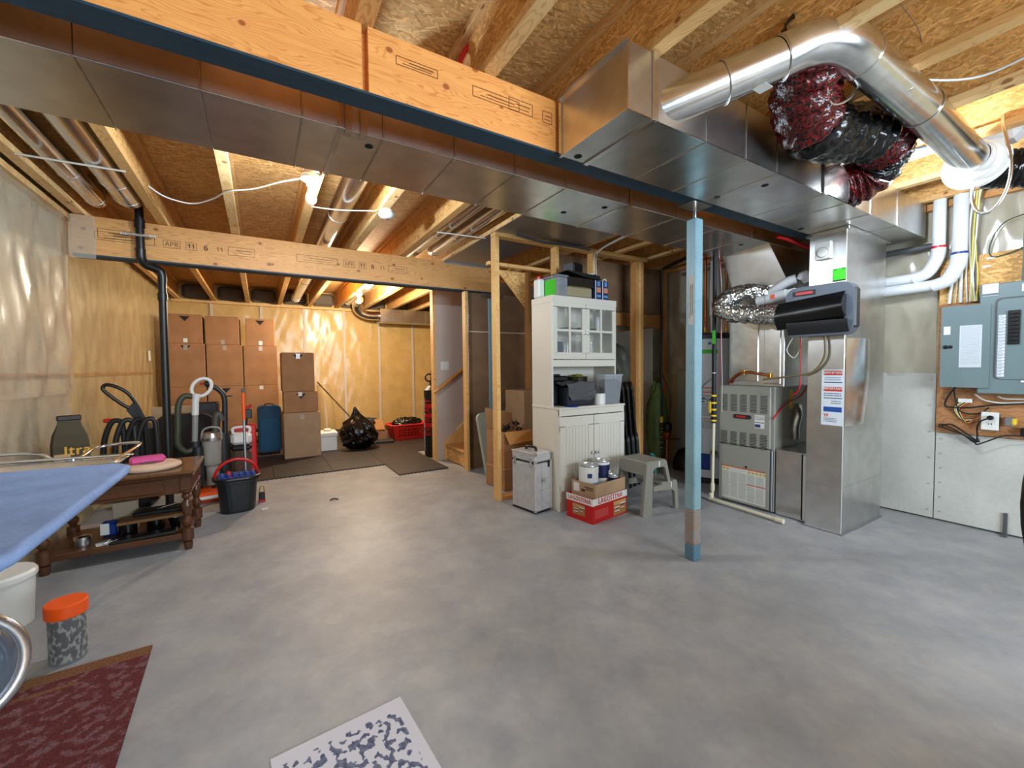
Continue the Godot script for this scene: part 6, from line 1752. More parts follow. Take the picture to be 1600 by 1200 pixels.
func build_middle() -> void:
	# white hutch: x 2.12..2.87, lower front -2.76, upper front -2.86, back -3.16
	var c := thing("hutch_cabinet", "tall white hutch with glass upper doors and an open shelf", "cabinet", V(2.495, 0, -3.16))
	var W := 0.75
	# lower box
	obj("lower_side", B.new().box(V(-W / 2 + 0.009, 0.43, 0.20), V(0.018, 0.86, 0.40), 0.002), M.cab, c)
	obj("lower_side", B.new().box(V(W / 2 - 0.009, 0.43, 0.20), V(0.018, 0.86, 0.40), 0.002), M.cab, c)
	obj("counter", B.new().box(V(0, 0.868, 0.205), V(W + 0.01, 0.018, 0.41), 0.003), M.cab, c)
	obj("top_rail", B.new().box(V(0, 0.832, 0.393), V(W, 0.055, 0.016), 0.002), M.cab, c)
	obj("plinth", B.new().box(V(0, 0.04, 0.39), V(W - 0.036, 0.08, 0.016)), M.cab, c)
	obj("back_panel", B.new().box(V(0, 0.915, 0.006), V(W - 0.02, 1.82, 0.008)), M.cab, c)
	for sg in [-1.0, 1.0]:
		var dx: float = sg * 0.187
		var d := obj("lower_door", B.new().box(V(dx, 0.44, 0.395), V(0.368, 0.715, 0.014), 0.003), M.cab, c)
		for e in [[V(dx, 0.755, 0.404), V(0.368, 0.085, 0.008)], [V(dx, 0.12, 0.404), V(0.368, 0.075, 0.008)], [V(dx - 0.155, 0.44, 0.404), V(0.058, 0.56, 0.008)], [V(dx + 0.155, 0.44, 0.404), V(0.058, 0.56, 0.008)]]:
			obj("door_frame", B.new().box(e[0], e[1], 0.0015), M.cab, d)
		for k in 7:
			obj("bead_board", B.new().box(V(dx - 0.105 + 0.035 * k, 0.44, 0.403), V(0.031, 0.555, 0.004), 0.0015), M.cab, d)
		obj("knob", B.new().at(Transform3D(Basis(Vector3.RIGHT, PI / 2), V(sg * 0.024, 0.47, 0.408))).lathe([Vector2(0.006, 0), Vector2(0.006, 0.012), Vector2(0.014, 0.016), Vector2(0.014, 0.024), Vector2(0, 0.028)], 16), M.steel, d)
		obj("hinge", B.new().box(V(sg * 0.372, 0.70, 0.402), V(0.006, 0.05, 0.006)).box(V(sg * 0.372, 0.2, 0.402), V(0.006, 0.05, 0.006)), M.steel, d)
	# upper box
	obj("upper_side", B.new().box(V(-W / 2 + 0.009, 1.35, 0.15), V(0.018, 0.95, 0.30), 0.002), M.cab, c)
	obj("upper_side", B.new().box(V(W / 2 - 0.009, 1.35, 0.15), V(0.018, 0.95, 0.30), 0.002), M.cab, c)
	obj("cornice", B.new().box(V(0, 1.80, 0.152), V(W + 0.004, 0.058, 0.306), 0.003), M.cab, c)
	obj("shelf_board", B.new().box(V(0, 1.265, 0.15), V(W - 0.036, 0.018, 0.29)), M.cab, c)
	obj("shelf_rail", B.new().box(V(0, 1.25, 0.296), V(W - 0.03, 0.06, 0.014), 0.002), M.cab, c)
	obj("inner_shelf", B.new().box(V(0, 1.535, 0.14), V(W - 0.036, 0.014, 0.25)), M.cab, c)
	for sg in [-1.0, 1.0]:
		var dx: float = sg * 0.182
		var d := obj("glass_door", B.new().box(V(dx, 1.755, 0.300), V(0.36, 0.04, 0.018), 0.002).box(V(dx, 1.315, 0.300), V(0.36, 0.06, 0.018), 0.002).box(V(dx - 0.16, 1.53, 0.300), V(0.045, 0.40, 0.018), 0.002).box(V(dx + 0.16, 1.53, 0.300), V(0.045, 0.40, 0.018), 0.002), M.cab, c)
		obj("muntin", B.new().box(V(dx, 1.54, 0.302), V(0.022, 0.40, 0.012), 0.001).box(V(dx, 1.535, 0.3025), V(0.28, 0.02, 0.010), 0.001), M.cab, d)
		for px in [-1.0, 1.0]:
			for py in [-1.0, 1.0]:
				obj("pane", B.new().box(V(dx + px * 0.0745, 1.54 + py * 0.10, 0.297), V(0.128, 0.185, 0.003)), M.glass, d)
		obj("drop_pull", B.new().box(V(sg * 0.022, 1.535, 0.312), V(0.022, 0.014, 0.008), 0.002).tube(arc(V(sg * 0.022, 1.515, 0.318), V(1, 0, 0), V(0, -1, 0), 0.013, -0.3, PI + 0.3, 10), 0.003, 6), M.chrome, d)
	# inside and on the hutch
	var sx := 2.495
	var sz := -3.16
	var put := func(called: String, label: String, cat: String, x: float, y: float, z: float, turn := 0.0, group := "") -> Node3D:
		return thing(called, label, cat, V(sx + x, y, sz + z), turn, group)
	var o: Node3D = put.call("blue_carton", "blue carton on the lower glass shelf of the hutch", "carton", -0.24, 1.2745, 0.13)
	obj("carton", B.new().box(V(0, 0.085, 0), V(0.15, 0.17, 0.12), 0.006), mat(Color(0.08, 0.16, 0.28), 0.6), o)
	obj("yellow_mark", B.new().box(V(0.02, 0.03, 0.061), V(0.03, 0.05, 0.002)), M.yellow, o)
	o = put.call("clear_jar", "clear glass jar behind the left glass door of the hutch", "jar", -0.08, 1.2745, 0.13)
	obj("jar", B.new().lathe([Vector2(0, 0), Vector2(0.05, 0), Vector2(0.055, 0.02), Vector2(0.055, 0.15), Vector2(0.045, 0.17)], 20), pane(Color(0.8, 0.82, 0.82), 0.3, 0.1), o)
	for k in 2:
		o = put.call("drinking_glass", ["tall clear drinking glass in the hutch next to the glass jar", "tall clear drinking glass in the hutch by its right side panel"][k], "glass", 0.10 + 0.09 * k, 1.2745, 0.15, 0.0, "glasses in the hutch")
		obj("tumbler", B.new().lathe([Vector2(0, 0), Vector2(0.03, 0), Vector2(0.036, 0.18), Vector2(0.033, 0.18), Vector2(0.028, 0.012), Vector2(0, 0.012)], 20), pane(Color(0.85, 0.85, 0.82), 0.25, 0.05), o)
	o = put.call("black_tool", "black long tool lying on the upper hutch shelf", "tool", 0.16, 1.5425, 0.13, 0.1)
	obj("tool", B.new().box(V(0, 0.02, 0), V(0.26, 0.035, 0.06), 0.01), M.black, o)
	o = put.call("black_case", "flat black case on the upper hutch shelf behind the left door", "case", -0.08, 1.5425, 0.15, 0.2)
	obj("case", B.new().box(V(0, 0.015, 0), V(0.16, 0.03, 0.10), 0.008), M.black, o)
	o = put.call("white_wand", "thin white rod leaning inside the hutch", "rod", -0.30, 1.5425, 0.20)
	obj("rod", B.new().tube([V(-0.02, 0.0, 0), V(0.06, 0.19, 0.02)], 0.005, 8), M.white, o)
	o = put.call("white_bottle", "white spray can standing inside the right glass door", "can", 0.29, 1.5425, 0.14)
	obj("can", B.new().lathe([Vector2(0, 0), Vector2(0.024, 0), Vector2(0.024, 0.12), Vector2(0.012, 0.15), Vector2(0, 0.15)], 16), M.pvc, o)
	# open shelf (y = 0.877)
	var ys := 0.8775
	o = put.call("tool_box", "black toolbox with a lid lying behind the grey cloth", "toolbox", -0.22, ys, 0.115)
	obj("lower_box", B.new().box(V(0, 0.105, 0), V(0.26, 0.21, 0.18), 0.01), mat(Color(0.06, 0.075, 0.10), 0.5), o)
	obj("lid", B.new().box(V(-0.01, 0.235, -0.01), V(0.25, 0.05, 0.16), 0.012), M.black, o)
	obj("lid_handle", B.new().box(V(-0.0, 0.265, -0.01), V(0.14, 0.02, 0.05), 0.006), M.rubber, o)
	o = put.call("blue_bin", "dark blue plastic bin holding the grey cloth", "bin", -0.10, ys, 0.29)
	obj("bin", B.new().box(V(0, 0.085, 0), V(0.30, 0.17, 0.14), 0.012), mat(Color(0.07, 0.09, 0.14), 0.5), o)
	var nz := FastNoiseLite.new()
	nz.seed = 33
	nz.frequency = 2.0
	o = put.call("grey_cloth", "folded grey cloth draped over the dark blue bin", "cloth", -0.10, ys, 0.25)
	obj("cloth", B.new().grid(func(a: float, b: float) -> Vector3:
		var x := -0.17 + a * 0.34 - 0.03 * b
		var fold := 0.012 * sin(b * 14.0 + a * 3.0) + 0.01 * nz.get_noise_2d(a * 2.0, b * 2.0)
		if b < 0.45:
			return V(x, 0.205 + fold - 0.03 * absf(a - 0.5), -0.09 + b * 0.46)
		var q := (b - 0.45) / 0.55
		return V(x * (1.0 - 0.25 * q) + 0.02 * q, 0.20 - q * 0.15 + fold * 0.4, 0.12 + 0.015 * sin(q * 3.0) + fold), 24, 24, V(0, 1, 1)), mat(Color(0.32, 0.32, 0.33), 0.9), o)
	o = put.call("green_tub", "dark tub with yellow green contents on the open shelf", "tub", 0.05, ys, 0.115)
	obj("tub", B.new().lathe([Vector2(0, 0), Vector2(0.085, 0), Vector2(0.10, 0.24), Vector2(0.105, 0.25), Vector2(0.095, 0.25)], 24), pane(Color(0.12, 0.13, 0.10), 0.8, 0.2), o)
	obj("yellow_contents", B.new().lump(V(0, 0.22, 0), func(d: Vector3) -> Vector3:
		return V(d.x * 0.07, d.y * 0.05, d.z * 0.07) * (1.0 + 0.5 * nz.get_noise_3d(d.x, d.y, d.z)), 18, 10), mat(Color(0.52, 0.52, 0.10), 0.5), o)
	o = put.call("grey_bin", "tall translucent grey plastic bin at the hutch shelf edge", "bin", 0.25, ys, 0.335)
	var gb := B.new()
	for i in 4:
		var d0: Vector2 = [Vector2(-1, 1), Vector2(1, 1), Vector2(1, -1), Vector2(-1, -1)][i]
		var d1: Vector2 = [Vector2(1, 1), Vector2(1, -1), Vector2(-1, -1), Vector2(-1, 1)][i]
		var nn: Vector3 = [V(0, 0, 1), V(1, 0, 0), V(0, 0, -1), V(-1, 0, 0)][i]
		gb.q(V(d0.x * 0.085, 0, d0.y * 0.045), V(d1.x * 0.085, 0, d1.y * 0.045), V(d1.x * 0.108, 0.26, d1.y * 0.06), V(d0.x * 0.108, 0.26, d0.y * 0.06), nn)
	gb.box(V(0, 0.262, 0.06), V(0.226, 0.012, 0.012)).box(V(0, 0.262, -0.06), V(0.226, 0.012, 0.012)).box(V(0.108, 0.262, 0), V(0.012, 0.012, 0.12)).box(V(-0.108, 0.262, 0), V(0.012, 0.012, 0.12))
	obj("bin", gb, M.clearbin, o)
	obj("grey_contents", B.new().box(V(0, 0.115, 0), V(0.165, 0.22, 0.085), 0.015), mat(Color(0.25, 0.27, 0.29), 0.6), o)
	o = put.call("paper_roll", "white paper roll standing on the hutch counter edge", "roll", 0.11, ys, 0.36, 0.2)
	obj("roll", B.new().lathe([Vector2(0.014, 0.002), Vector2(0.05, 0.0), Vector2(0.052, 0.01), Vector2(0.052, 0.09), Vector2(0.05, 0.1), Vector2(0.018, 0.1)], 24), M.white, o)
	o = put.call("blue_plastic_lid", "small blue plastic lid lying on the hutch counter", "lid", -0.22, ys, 0.37)  # a loose plastic lid left on the counter
	obj("lid", B.new().lathe([Vector2(0, 0), Vector2(0.06, 0), Vector2(0.062, 0.006), Vector2(0.05, 0.01), Vector2(0, 0.01)], 20), M.blue, o)
	# on top of the hutch (y = 1.829)
	var yt := 1.8295
	o = put.call("spray_bottle", "white jug with a red cap on top of the hutch", "bottle", -0.34, yt, 0.07)
	obj("bottle", B.new().box(V(0, 0.085, 0), V(0.065, 0.17, 0.09), 0.012), M.white, o)
	obj("red_cap", B.new().lathe([Vector2(0.02, 0.17), Vector2(0.02, 0.195), Vector2(0.012, 0.2), Vector2(0, 0.2)], 14), M.red, o)
	o = put.call("clear_bin", "clear plastic bin with a bright green label on top of the hutch", "bin", -0.24, yt, 0.17, 0.05)
	obj("bin", B.new().box(V(0, 0.085, 0), V(0.12, 0.17, 0.22), 0.01), M.clearbin, o)
	obj("green_label", B.new().box(V(-0.061, 0.085, 0.01), V(0.002, 0.13, 0.15)), M.green, o)
	obj("lid", B.new().box(V(0, 0.178, 0), V(0.13, 0.014, 0.23), 0.004), M.clearbin, o)
	for k in 7:
		o = put.call("plastic_tray", ["lowest", "second lowest", "third lowest", "middle", "third highest", "second highest", "topmost"][k] + " thin brown tray of the pile on the hutch", "tray", -0.03, yt + 0.10 + 0.011 * k, 0.17, 0.0, "trays piled on the hutch")
		obj("tray", B.new().box(V(0.0, 0.005, 0), V(0.29, 0.0095, 0.22), 0.003), mat(Color(0.16, 0.12, 0.09), 0.5), o)
	o = put.call("cream_tub", "cream plastic tub under the brown trays on the hutch", "tub", -0.03, yt, 0.17)
	obj("tub", B.new().box(V(0, 0.05, 0), V(0.28, 0.10, 0.21), 0.015), mat(Color(0.60, 0.55, 0.42), 0.4), o)
	o = put.call("black_tray", "shallow black tray tilted over the pile on the hutch", "tray", 0.0, yt + 0.182, 0.17)
	obj("tray", B.new().ext(PackedVector2Array([Vector2(-0.20, 0.04), Vector2(-0.19, 0.048), Vector2(0.18, 0.03), Vector2(0.20, 0.0), Vector2(0.05, 0.0)]), 0.24), M.black, o)
	o = put.call("black_box", "small black boxy device on top of the hutch pile", "device", -0.02, yt + 0.225, 0.16, 0.2)
	obj("body", B.new().box(V(0, 0.05, 0), V(0.14, 0.10, 0.12), 0.012), M.black, o)
	obj("grey_edge", B.new().box(V(-0.071, 0.05, 0), V(0.004, 0.09, 0.10), 0.001), M.midgrey, o)
	o = put.call("black_shoe", "black shoe with a white stripe perched on the blue cartons", "shoe", 0.15, yt + 0.165, 0.17, 0.0)
	obj("shoe", B.new().lump(V(0.0, 0.035, 0), func(d: Vector3) -> Vector3:
		return V(d.x * 0.12, d.y * 0.045 + d.x * 0.03, d.z * 0.05), 28, 14), M.black, o)
	obj("white_stripe", B.new().tube([V(-0.08, 0.055, 0.03), V(-0.03, 0.075, 0.035), V(0.04, 0.085, 0.03)], 0.007, 6), M.white, o)
	for k in 2:
		o = put.call("blue_carton", ["blue printed carton beside the white jug on the hutch", "blue printed carton next to the tray pile on the hutch"][1 - k], "carton", 0.16 + 0.085 * k, yt, 0.235, 0.0, "blue cartons on the hutch")
		obj("carton", B.new().box(V(0, 0.085, 0), V(0.075, 0.17, 0.12), 0.003), mat(Color(0.06, 0.17, 0.36), 0.5), o)
		obj("white_edge", B.new().box(V(-0.034, 0.085, 0.0605), V(0.008, 0.165, 0.001)), M.white, o)
		obj("orange_print", B.new().box(V(0.004, 0.085, 0.0605), V(0.048, 0.045, 0.001)), mat(Color(0.80, 0.50, 0.35), 0.6), o)
		for e in [[0.14, 0.04, 0.03], [0.03, 0.02, 0.05]]:
			obj("pale_print", B.new().box(V(0.004, e[0], 0.0605), V(e[2], e[1], 0.001)), mat(Color(0.35, 0.55, 0.75), 0.6), o)
	o = put.call("white_jug", "white jug with a loop handle beside the blue cartons", "jug", 0.315, yt, 0.20)
	obj("jug", B.new().box(V(0, 0.06, 0), V(0.05, 0.12, 0.08), 0.01), M.white, o)
	obj("handle", B.new().tube(curve([V(-0.02, 0.12, 0), V(-0.01, 0.20, 0), V(0.025, 0.21, 0), V(0.03, 0.15, 0), V(0.01, 0.12, 0)], 5), 0.006, 8), M.white, o)

	# aluminium case
	var a := thing("aluminium_case", "upright silver aluminium carrying case beside the hutch", "case", V(1.985, 0, -2.985), 0.17)
	obj("body", B.new().box(V(0, 0.215, 0), V(0.19, 0.41, 0.30), 0.012), M.alu, a)
	var ld := obj("lid", B.new().box(V(0, 0.465, 0), V(0.19, 0.08, 0.30), 0.012), M.alu, a)
	obj("dark_joint", B.new().box(V(0, 0.422, 0), V(0.183, 0.006, 0.293)), M.black, a)
	obj("foot_strip", B.new().box(V(0, 0.006, 0), V(0.185, 0.012, 0.295), 0.003), M.black, a)
	obj("edge_rail", B.new().box(V(-0.093, 0.215, 0.148), V(0.016, 0.41, 0.016), 0.005).box(V(0.093, 0.215, 0.148), V(0.016, 0.41, 0.016), 0.005).box(V(0, 0.50, 0.148), V(0.19, 0.014, 0.014), 0.005).box(V(-0.093, 0.50, 0), V(0.014, 0.014, 0.30), 0.005), M.alu, a)
	for x in [-0.088, 0.088]:
		for y in [0.495, 0.43, 0.022]:
			obj("corner_cap", B.new().box(V(x, y, 0.143), V(0.03, 0.028, 0.03), 0.008), M.chrome, a)
	obj("handle", B.new().tube(curve([V(0, 0.506, -0.06), V(0, 0.53, -0.05), V(0, 0.533, 0.05), V(0, 0.506, 0.06)], 4), 0.012, 8), M.black, ld)
	for z in [-0.10, 0.10]:
		obj("latch", B.new().box(V(-0.099, 0.42, z), V(0.008, 0.07, 0.03), 0.002), M.chrome, a)
	obj("front_lock", B.new().box(V(0.06, 0.40, 0.153), V(0.02, 0.05, 0.008), 0.002), M.black, a)
	letters("AC", 0.05, M.steel, a, V(0.0, 0.27, 0.1512), Vector3.ZERO, true)
	obj("panel_groove", B.new().box(V(0, 0.19, 0.1505), V(0.17, 0.002, 0.001)).box(V(-0.02, 0.21, 0.1505), V(0.002, 0.38, 0.001)), M.grey, a)

	# red cookware box with a brown tray of paint cans in it
	var lr := -0.14
	var lx := thing("cookware_box", "red and white printed cookware box standing open on the floor", "box", V(2.355, 0, -2.565), -lr)
	var rdm := mat(Color(0.72, 0.06, 0.05), 0.4)
	var bw := 0.43; var bdp := 0.27; var bh := 0.195
	obj("carton", B.new().box(V(0, bh / 2, bdp / 2), V(bw, bh, 0.006)).box(V(0, bh / 2, -bdp / 2), V(bw, bh, 0.006)).box(V(bw / 2, bh / 2, 0), V(0.006, bh, bdp)).box(V(-bw / 2, bh / 2, 0), V(0.006, bh, bdp)).box(V(0, 0.004, 0), V(bw, 0.008, bdp)), rdm, lx)
	obj("white_band", B.new().box(V(0, bh - 0.027, bdp / 2 + 0.0035), V(bw + 0.006, 0.054, 0.001)).box(V(-bw / 2 - 0.0035, bh - 0.027, 0), V(0.001, 0.054, bdp + 0.006)), M.white, lx)
	letters("LAGOSTINA", 0.056, rdm, lx, V(0.0, bh - 0.027, bdp / 2 + 0.0044), Vector3.ZERO, true)
	letters("LAGOSTINA", 0.044, rdm, lx, V(-bw / 2 - 0.0044, bh - 0.027, 0), V(0, -PI / 2, 0), true)
	var ph := [[0, 0, 128, 96, Color(0.62, 0.42, 0.22)], [0, 0, 128, 26, Color(0.72, 0.56, 0.36)]]
	for e in [[10, 40, 50, 18], [14, 66, 44, 18], [66, 20, 56, 20], [72, 52, 36, 14]]:
		ph.append([e[0], e[1], e[2], e[3], Color(0.80, 0.78, 0.74)])
		ph.append([e[0] + 2, e[1] + int(e[3] * 0.55), e[2] - 4, int(e[3] * 0.45), Color(0.42, 0.12, 0.10)])
	obj("printed_picture", B.new().q(V(0.04, 0.012, bdp / 2 + 0.0038), V(0.205, 0.012, bdp / 2 + 0.0038), V(0.205, 0.125, bdp / 2 + 0.0038), V(0.04, 0.125, bdp / 2 + 0.0038), V(0, 0, 1)), print_on(128, 96, Color(0.6, 0.4, 0.2), ph), lx)
	obj("printed_picture", B.new().q(V(-bw / 2 - 0.0038, 0.04, -0.07), V(-bw / 2 - 0.0038, 0.04, 0.06), V(-bw / 2 - 0.0038, 0.125, 0.06), V(-bw / 2 - 0.0038, 0.125, -0.07), V(-1, 0, 0)), print_on(128, 96, Color(0.6, 0.4, 0.2), ph), lx)
	obj("small_print", B.new().q(V(-0.20, 0.03, bdp / 2 + 0.0037), V(-0.01, 0.03, bdp / 2 + 0.0037), V(-0.01, 0.11, bdp / 2 + 0.0037), V(-0.20, 0.11, bdp / 2 + 0.0037), V(0, 0, 1)), print_on(128, 64, Color(0.72, 0.06, 0.05), fine_print(6, 8, 110, 6, 9, Color(0.80, 0.45, 0.42), 130)), lx)
	var ty := thing("cardboard_tray", "brown open cardboard tray sitting in the red cookware box", "box", V(2.375, 0.012, -2.565), -lr)
	var th := 0.285
	obj("carton", B.new().box(V(0, th / 2, 0.12), V(0.385, th, 0.005)).box(V(0, th / 2, -0.12), V(0.385, th, 0.005)).box(V(0.19, th / 2, 0), V(0.005, th, 0.24)).box(V(-0.19, th / 2, 0), V(0.005, th, 0.24)).box(V(0, 0.003, 0), V(0.38, 0.006, 0.24)), M.card2, ty)
	obj("inner_pad", B.new().box(V(0, 0.09, 0), V(0.36, 0.172, 0.22), 0.004), M.card, ty)
	obj("white_label", B.new().box(V(-0.1935, th - 0.05, -0.07), V(0.001, 0.07, 0.06)), M.white, ty)
	obj("dark_print", B.new().box(V(-0.1935, th - 0.035, 0.06), V(0.001, 0.008, 0.09)).box(V(-0.1935, th - 0.05, 0.065), V(0.001, 0.008, 0.07)).box(V(-0.1935, th - 0.065, 0.0), V(0.001, 0.02, 0.04)), M.stamp, ty)
	var cans := [[V(2.275, 0.17, -2.575), 0.080, 0.235, 0, "white labelled paint can, the left one in the tray"], [V(2.445, 0.17, -2.61), 0.070, 0.245, 1, "blue labelled paint can at the back of the tray"], [V(2.485, 0.17, -2.515), 0.043, 0.135, 1, "small paint can in front of the blue labelled one"]]
	for e in cans:
		var pc := thing("paint_can", e[4], "paint can", e[0] + V(0, 0.02, 0), 0.0, "paint cans in the tray")
		var r: float = e[1]
		var h: float = e[2] + 0.0
		obj("can_body", B.new().lathe([Vector2(0, 0), Vector2(r, 0), Vector2(r, h)], 32), M.white, pc)
		obj("label_wrap", B.new().lathe([Vector2(r + 0.0006, 0.02 if e[3] == 0 else h * 0.42), Vector2(r + 0.0006, h * (0.42 if e[3] == 0 else 0.86))], 32), mat(Color(0.55, 0.66, 0.80), 0.4) if e[3] == 0 else mat(Color(0.05, 0.11, 0.30), 0.35), pc)
		obj("lid_rim", B.new().lathe([Vector2(r, h - 0.012), Vector2(r + 0.004, h - 0.006), Vector2(r + 0.003, h), Vector2(r - 0.010, h), Vector2(r - 0.012, h - 0.008), Vector2(0, h - 0.008)], 32), M.steel, pc)
		if e[3] == 1:
			letters("Dulux", r * 0.55, M.white, pc, V(r * 0.62, h * 0.62, r * 0.82), V(0, 0.62, 0), true)
		else:
			obj("blue_print", B.new().at(Transform3D(Basis(Vector3.UP, 0.8), V(0, 0, 0))).box(V(0.0, h * 0.62, r), V(0.04, 0.05, 0.004), 0.001).at(Transform3D(Basis(Vector3.UP, -0.6), V(0, 0, 0))).box(V(0.0, h * 0.66, r), V(0.035, 0.035, 0.004), 0.001), mat(Color(0.10, 0.20, 0.40), 0.4), pc)

	# grey two step stool
	var st := thing("step_stool", "grey plastic two-step stool with paint drips", "stool", V(2.80, 0, -2.44), 0.0)
	var gm := mat(Color(0.52, 0.51, 0.47), 0.42)
	# side profile in xy: back leg at left, top step, lower step to the right
	for sg in [-1.0, 1.0]:
		var out := PackedVector2Array([Vector2(-0.205, 0), Vector2(-0.10, 0), Vector2(-0.085, 0.36), Vector2(-0.06, 0.385), Vector2(0.04, 0.385), Vector2(0.06, 0.37), Vector2(0.10, 0.235), Vector2(-0.082, 0.235), Vector2(-0.084, 0.19), Vector2(-0.02, 0.19), Vector2(0.15, 0.175), Vector2(0.18, 0.155), Vector2(0.195, 0), Vector2(0.235, 0), Vector2(0.215, 0.225), Vector2(0.20, 0.255), Vector2(0.128, 0.25), Vector2(0.085, 0.41), Vector2(0.07, 0.437), Vector2(-0.14, 0.437), Vector2(-0.16, 0.42)])
		obj("side_frame", B.new().ext(out, 0.028), gm, st, V(0, 0, sg * 0.135))
	obj("top_step", B.new().box(V(-0.04, 0.425, 0), V(0.24, 0.035, 0.30), 0.012), gm, st)
	obj("lower_step", B.new().box(V(0.12, 0.235, 0), V(0.20, 0.032, 0.30), 0.012), gm, st)
	obj("back_apron", B.new().bar(V(-0.153, 0.43, 0), V(-0.166, 0.33, 0), 0.27, 0.014, V(1, 0, 0)), gm, st)
	obj("front_apron", B.new().box(V(0.207, 0.205, 0), V(0.014, 0.06, 0.27), 0.003), gm, st)
	obj("paint_drip", B.new().box(V(-0.015, 0.415, 0.151), V(0.012, 0.045, 0.002)).box(V(0.11, 0.25, 0.12), V(0.012, 0.004, 0.06)).box(V(0.135, 0.222, 0.1505), V(0.01, 0.05, 0.002)), M.white, st)


func build_small() -> void:
	# smoke alarm
	var sm := thing("smoke_alarm", "round white smoke alarm on a joist near the bare bulb", "smoke alarm", V(0.87, YJ, -3.28))
	obj("base_plate", B.new().lathe([Vector2(0.055, -0.014), Vector2(0.055, 0), Vector2(0, 0)], 28), M.white, sm)
	obj("cover", B.new().lathe([Vector2(0, -0.058), Vector2(0.03, -0.057), Vector2(0.052, -0.048), Vector2(0.064, -0.03), Vector2(0.064, -0.016), Vector2(0.055, -0.014)], 32, true), M.white, sm)
	obj("test_button", B.new().lathe([Vector2(0, -0.062), Vector2(0.014, -0.061), Vector2(0.016, -0.056)], 16), M.grey, sm)
	# cables under the joists
	var c1 := obj("ceiling_cable", B.new().tube(curve([V(-0.60, YJ + 0.02, -3.66), V(-0.52, YJ - 0.01, -3.74), V(-0.38, YJ - 0.02, -3.76), V(-0.25, YJ - 0.01, -3.62), V(-0.15, YJ - 0.01, -3.42), V(0.0, YJ - 0.005, -3.3), V(0.15, YJ - 0.01, -3.08), V(0.27, YJ - 0.02, -2.92)], 6), 0.005, 6), M.cable)
	tag(c1, "white cable sagging across the joists to the bare bulb", "cable")
	var c2 := obj("ceiling_cable", B.new().tube(curve([V(0.36, YJ - 0.005, -3.45), V(0.55, YJ - 0.012, -3.40), V(0.80, YJ - 0.005, -3.30)], 6), 0.004, 6), M.cable)
	tag(c2, "white cable bridging the joist bay by the smoke alarm", "cable")
	var c3 := obj("support_rod", B.new().tube([V(-1.12, YJ - 0.004, -3.42), V(-0.66, YJ - 0.004, -3.40)], 0.006, 6), M.cable)
	tag(c3, "thin white rod under the twin round ducts", "rod")
	var c4 := obj("support_rod", B.new().tube([V(1.38, YJ - 0.004, -3.55), V(1.84, YJ - 0.004, -3.50)], 0.006, 6), M.cable)
	tag(c4, "thin white rod under the ducts near the stud wall", "rod")
	var c5 := obj("ceiling_cable", B.new().tube(curve([V(2.88, YJ - 0.02, -2.45), V(2.86, YJ - 0.035, -2.75), V(2.90, YJ - 0.06, -3.1), V(2.97, YJ - 0.10, -3.27), V(2.99, YJ - 0.30, -3.27)], 6), 0.005, 6), M.cable)
	tag(c5, "white cable dropping behind the hutch, close along the stud", "cable", "cables dropping behind the hutch")
	var c6 := obj("ceiling_cable", B.new().tube(curve([V(2.92, YJ - 0.02, -2.45), V(2.90, YJ - 0.03, -2.75), V(2.93, YJ - 0.05, -3.1), V(3.0, YJ - 0.09, -3.27), V(3.01, YJ - 0.30, -3.27)], 6), 0.005, 6), M.cable)
	tag(c6, "white cable dropping behind the hutch, the one toward the corner post", "cable", "cables dropping behind the hutch")
	# flex conduit in grey above stud wall
	var c7 := obj("grey_cable", B.new().tube(curve([V(2.0, YJ - 0.02, -3.22), V(2.3, YJ - 0.04, -3.24), V(2.6, YJ - 0.02, -3.26), V(2.9, YJ - 0.03, -3.25)], 6), 0.012, 8), M.midgrey)
	tag(c7, "grey cable lying along the top plate above the hutch", "cable")
	# blue cables at the right joists
	var c8 := obj("blue_cable", B.new().tube(curve([V(3.42, YJ + 0.10, -0.62), V(3.3, YJ + 0.02, -0.78), V(3.12, YJ - 0.02, -0.92), V(3.02, YJ - 0.03, -0.90), V(3.0, YJ + 0.03, -0.88), V(3.08, YJ + 0.04, -0.9)], 6), 0.005, 6), M.cable_blue)
	tag(c8, "thin blue cable coiled near the bright bulb", "cable")
	var c9 := obj("blue_cable", B.new().tube(curve([V(2.95, YJ + 0.08, -0.70), V(2.95, YJ + 0.06, -0.45), V(2.95, YJ + 0.05, -0.1)], 6), 0.010, 8), M.cable_blue)
	tag(c9, "thick blue cable along a joist web above the fan", "cable")
	var c10 := obj("grey_cable", B.new().tube(curve([V(2.46, YJ + 0.06, -0.75), V(2.70, YJ + 0.03, -0.56), V(2.72, YJ + 0.04, -0.35), V(2.72, YJ + 0.05, 0.1)], 6), 0.005, 6), M.cable)
	tag(c10, "pale cable along a joist beside the round metal duct", "cable")
	# red hose at the plenum and red-white pipe over the main beam
	var rh := obj("red_hose", B.new().tube(curve([V(3.46, 2.21, -1.74), V(3.54, 2.19, -1.70), V(3.66, 2.13, -1.62), V(3.74, 2.12, -1.58)], 6), 0.014, 8), M.red)
	tag(rh, "red plastic water line passing beside the plenum", "hose")
	for e in [[0.83, M.red, "red plastic water line crossing above the main beam"], [0.87, M.white, "white plastic water line crossing above the main beam"]]:
		var o := obj("water_line", B.new().tube(curve([V(e[0] - 0.02, 2.44, -1.95), V(e[0] - 0.03, 2.54, -1.80), V(e[0], 2.64, -1.76), V(e[0] + 0.06, 2.72, -1.74)], 6), 0.011, 8), e[1])
		tag(o, e[2], "water line")
	# folding table leaning behind the stud
	var ft := thing("folding_table", "pale plastic folding table leaning against the stair wall", "table", V(2.33, 0, -4.02))
	ft.rotation = V(-0.30, 0.08, 0)
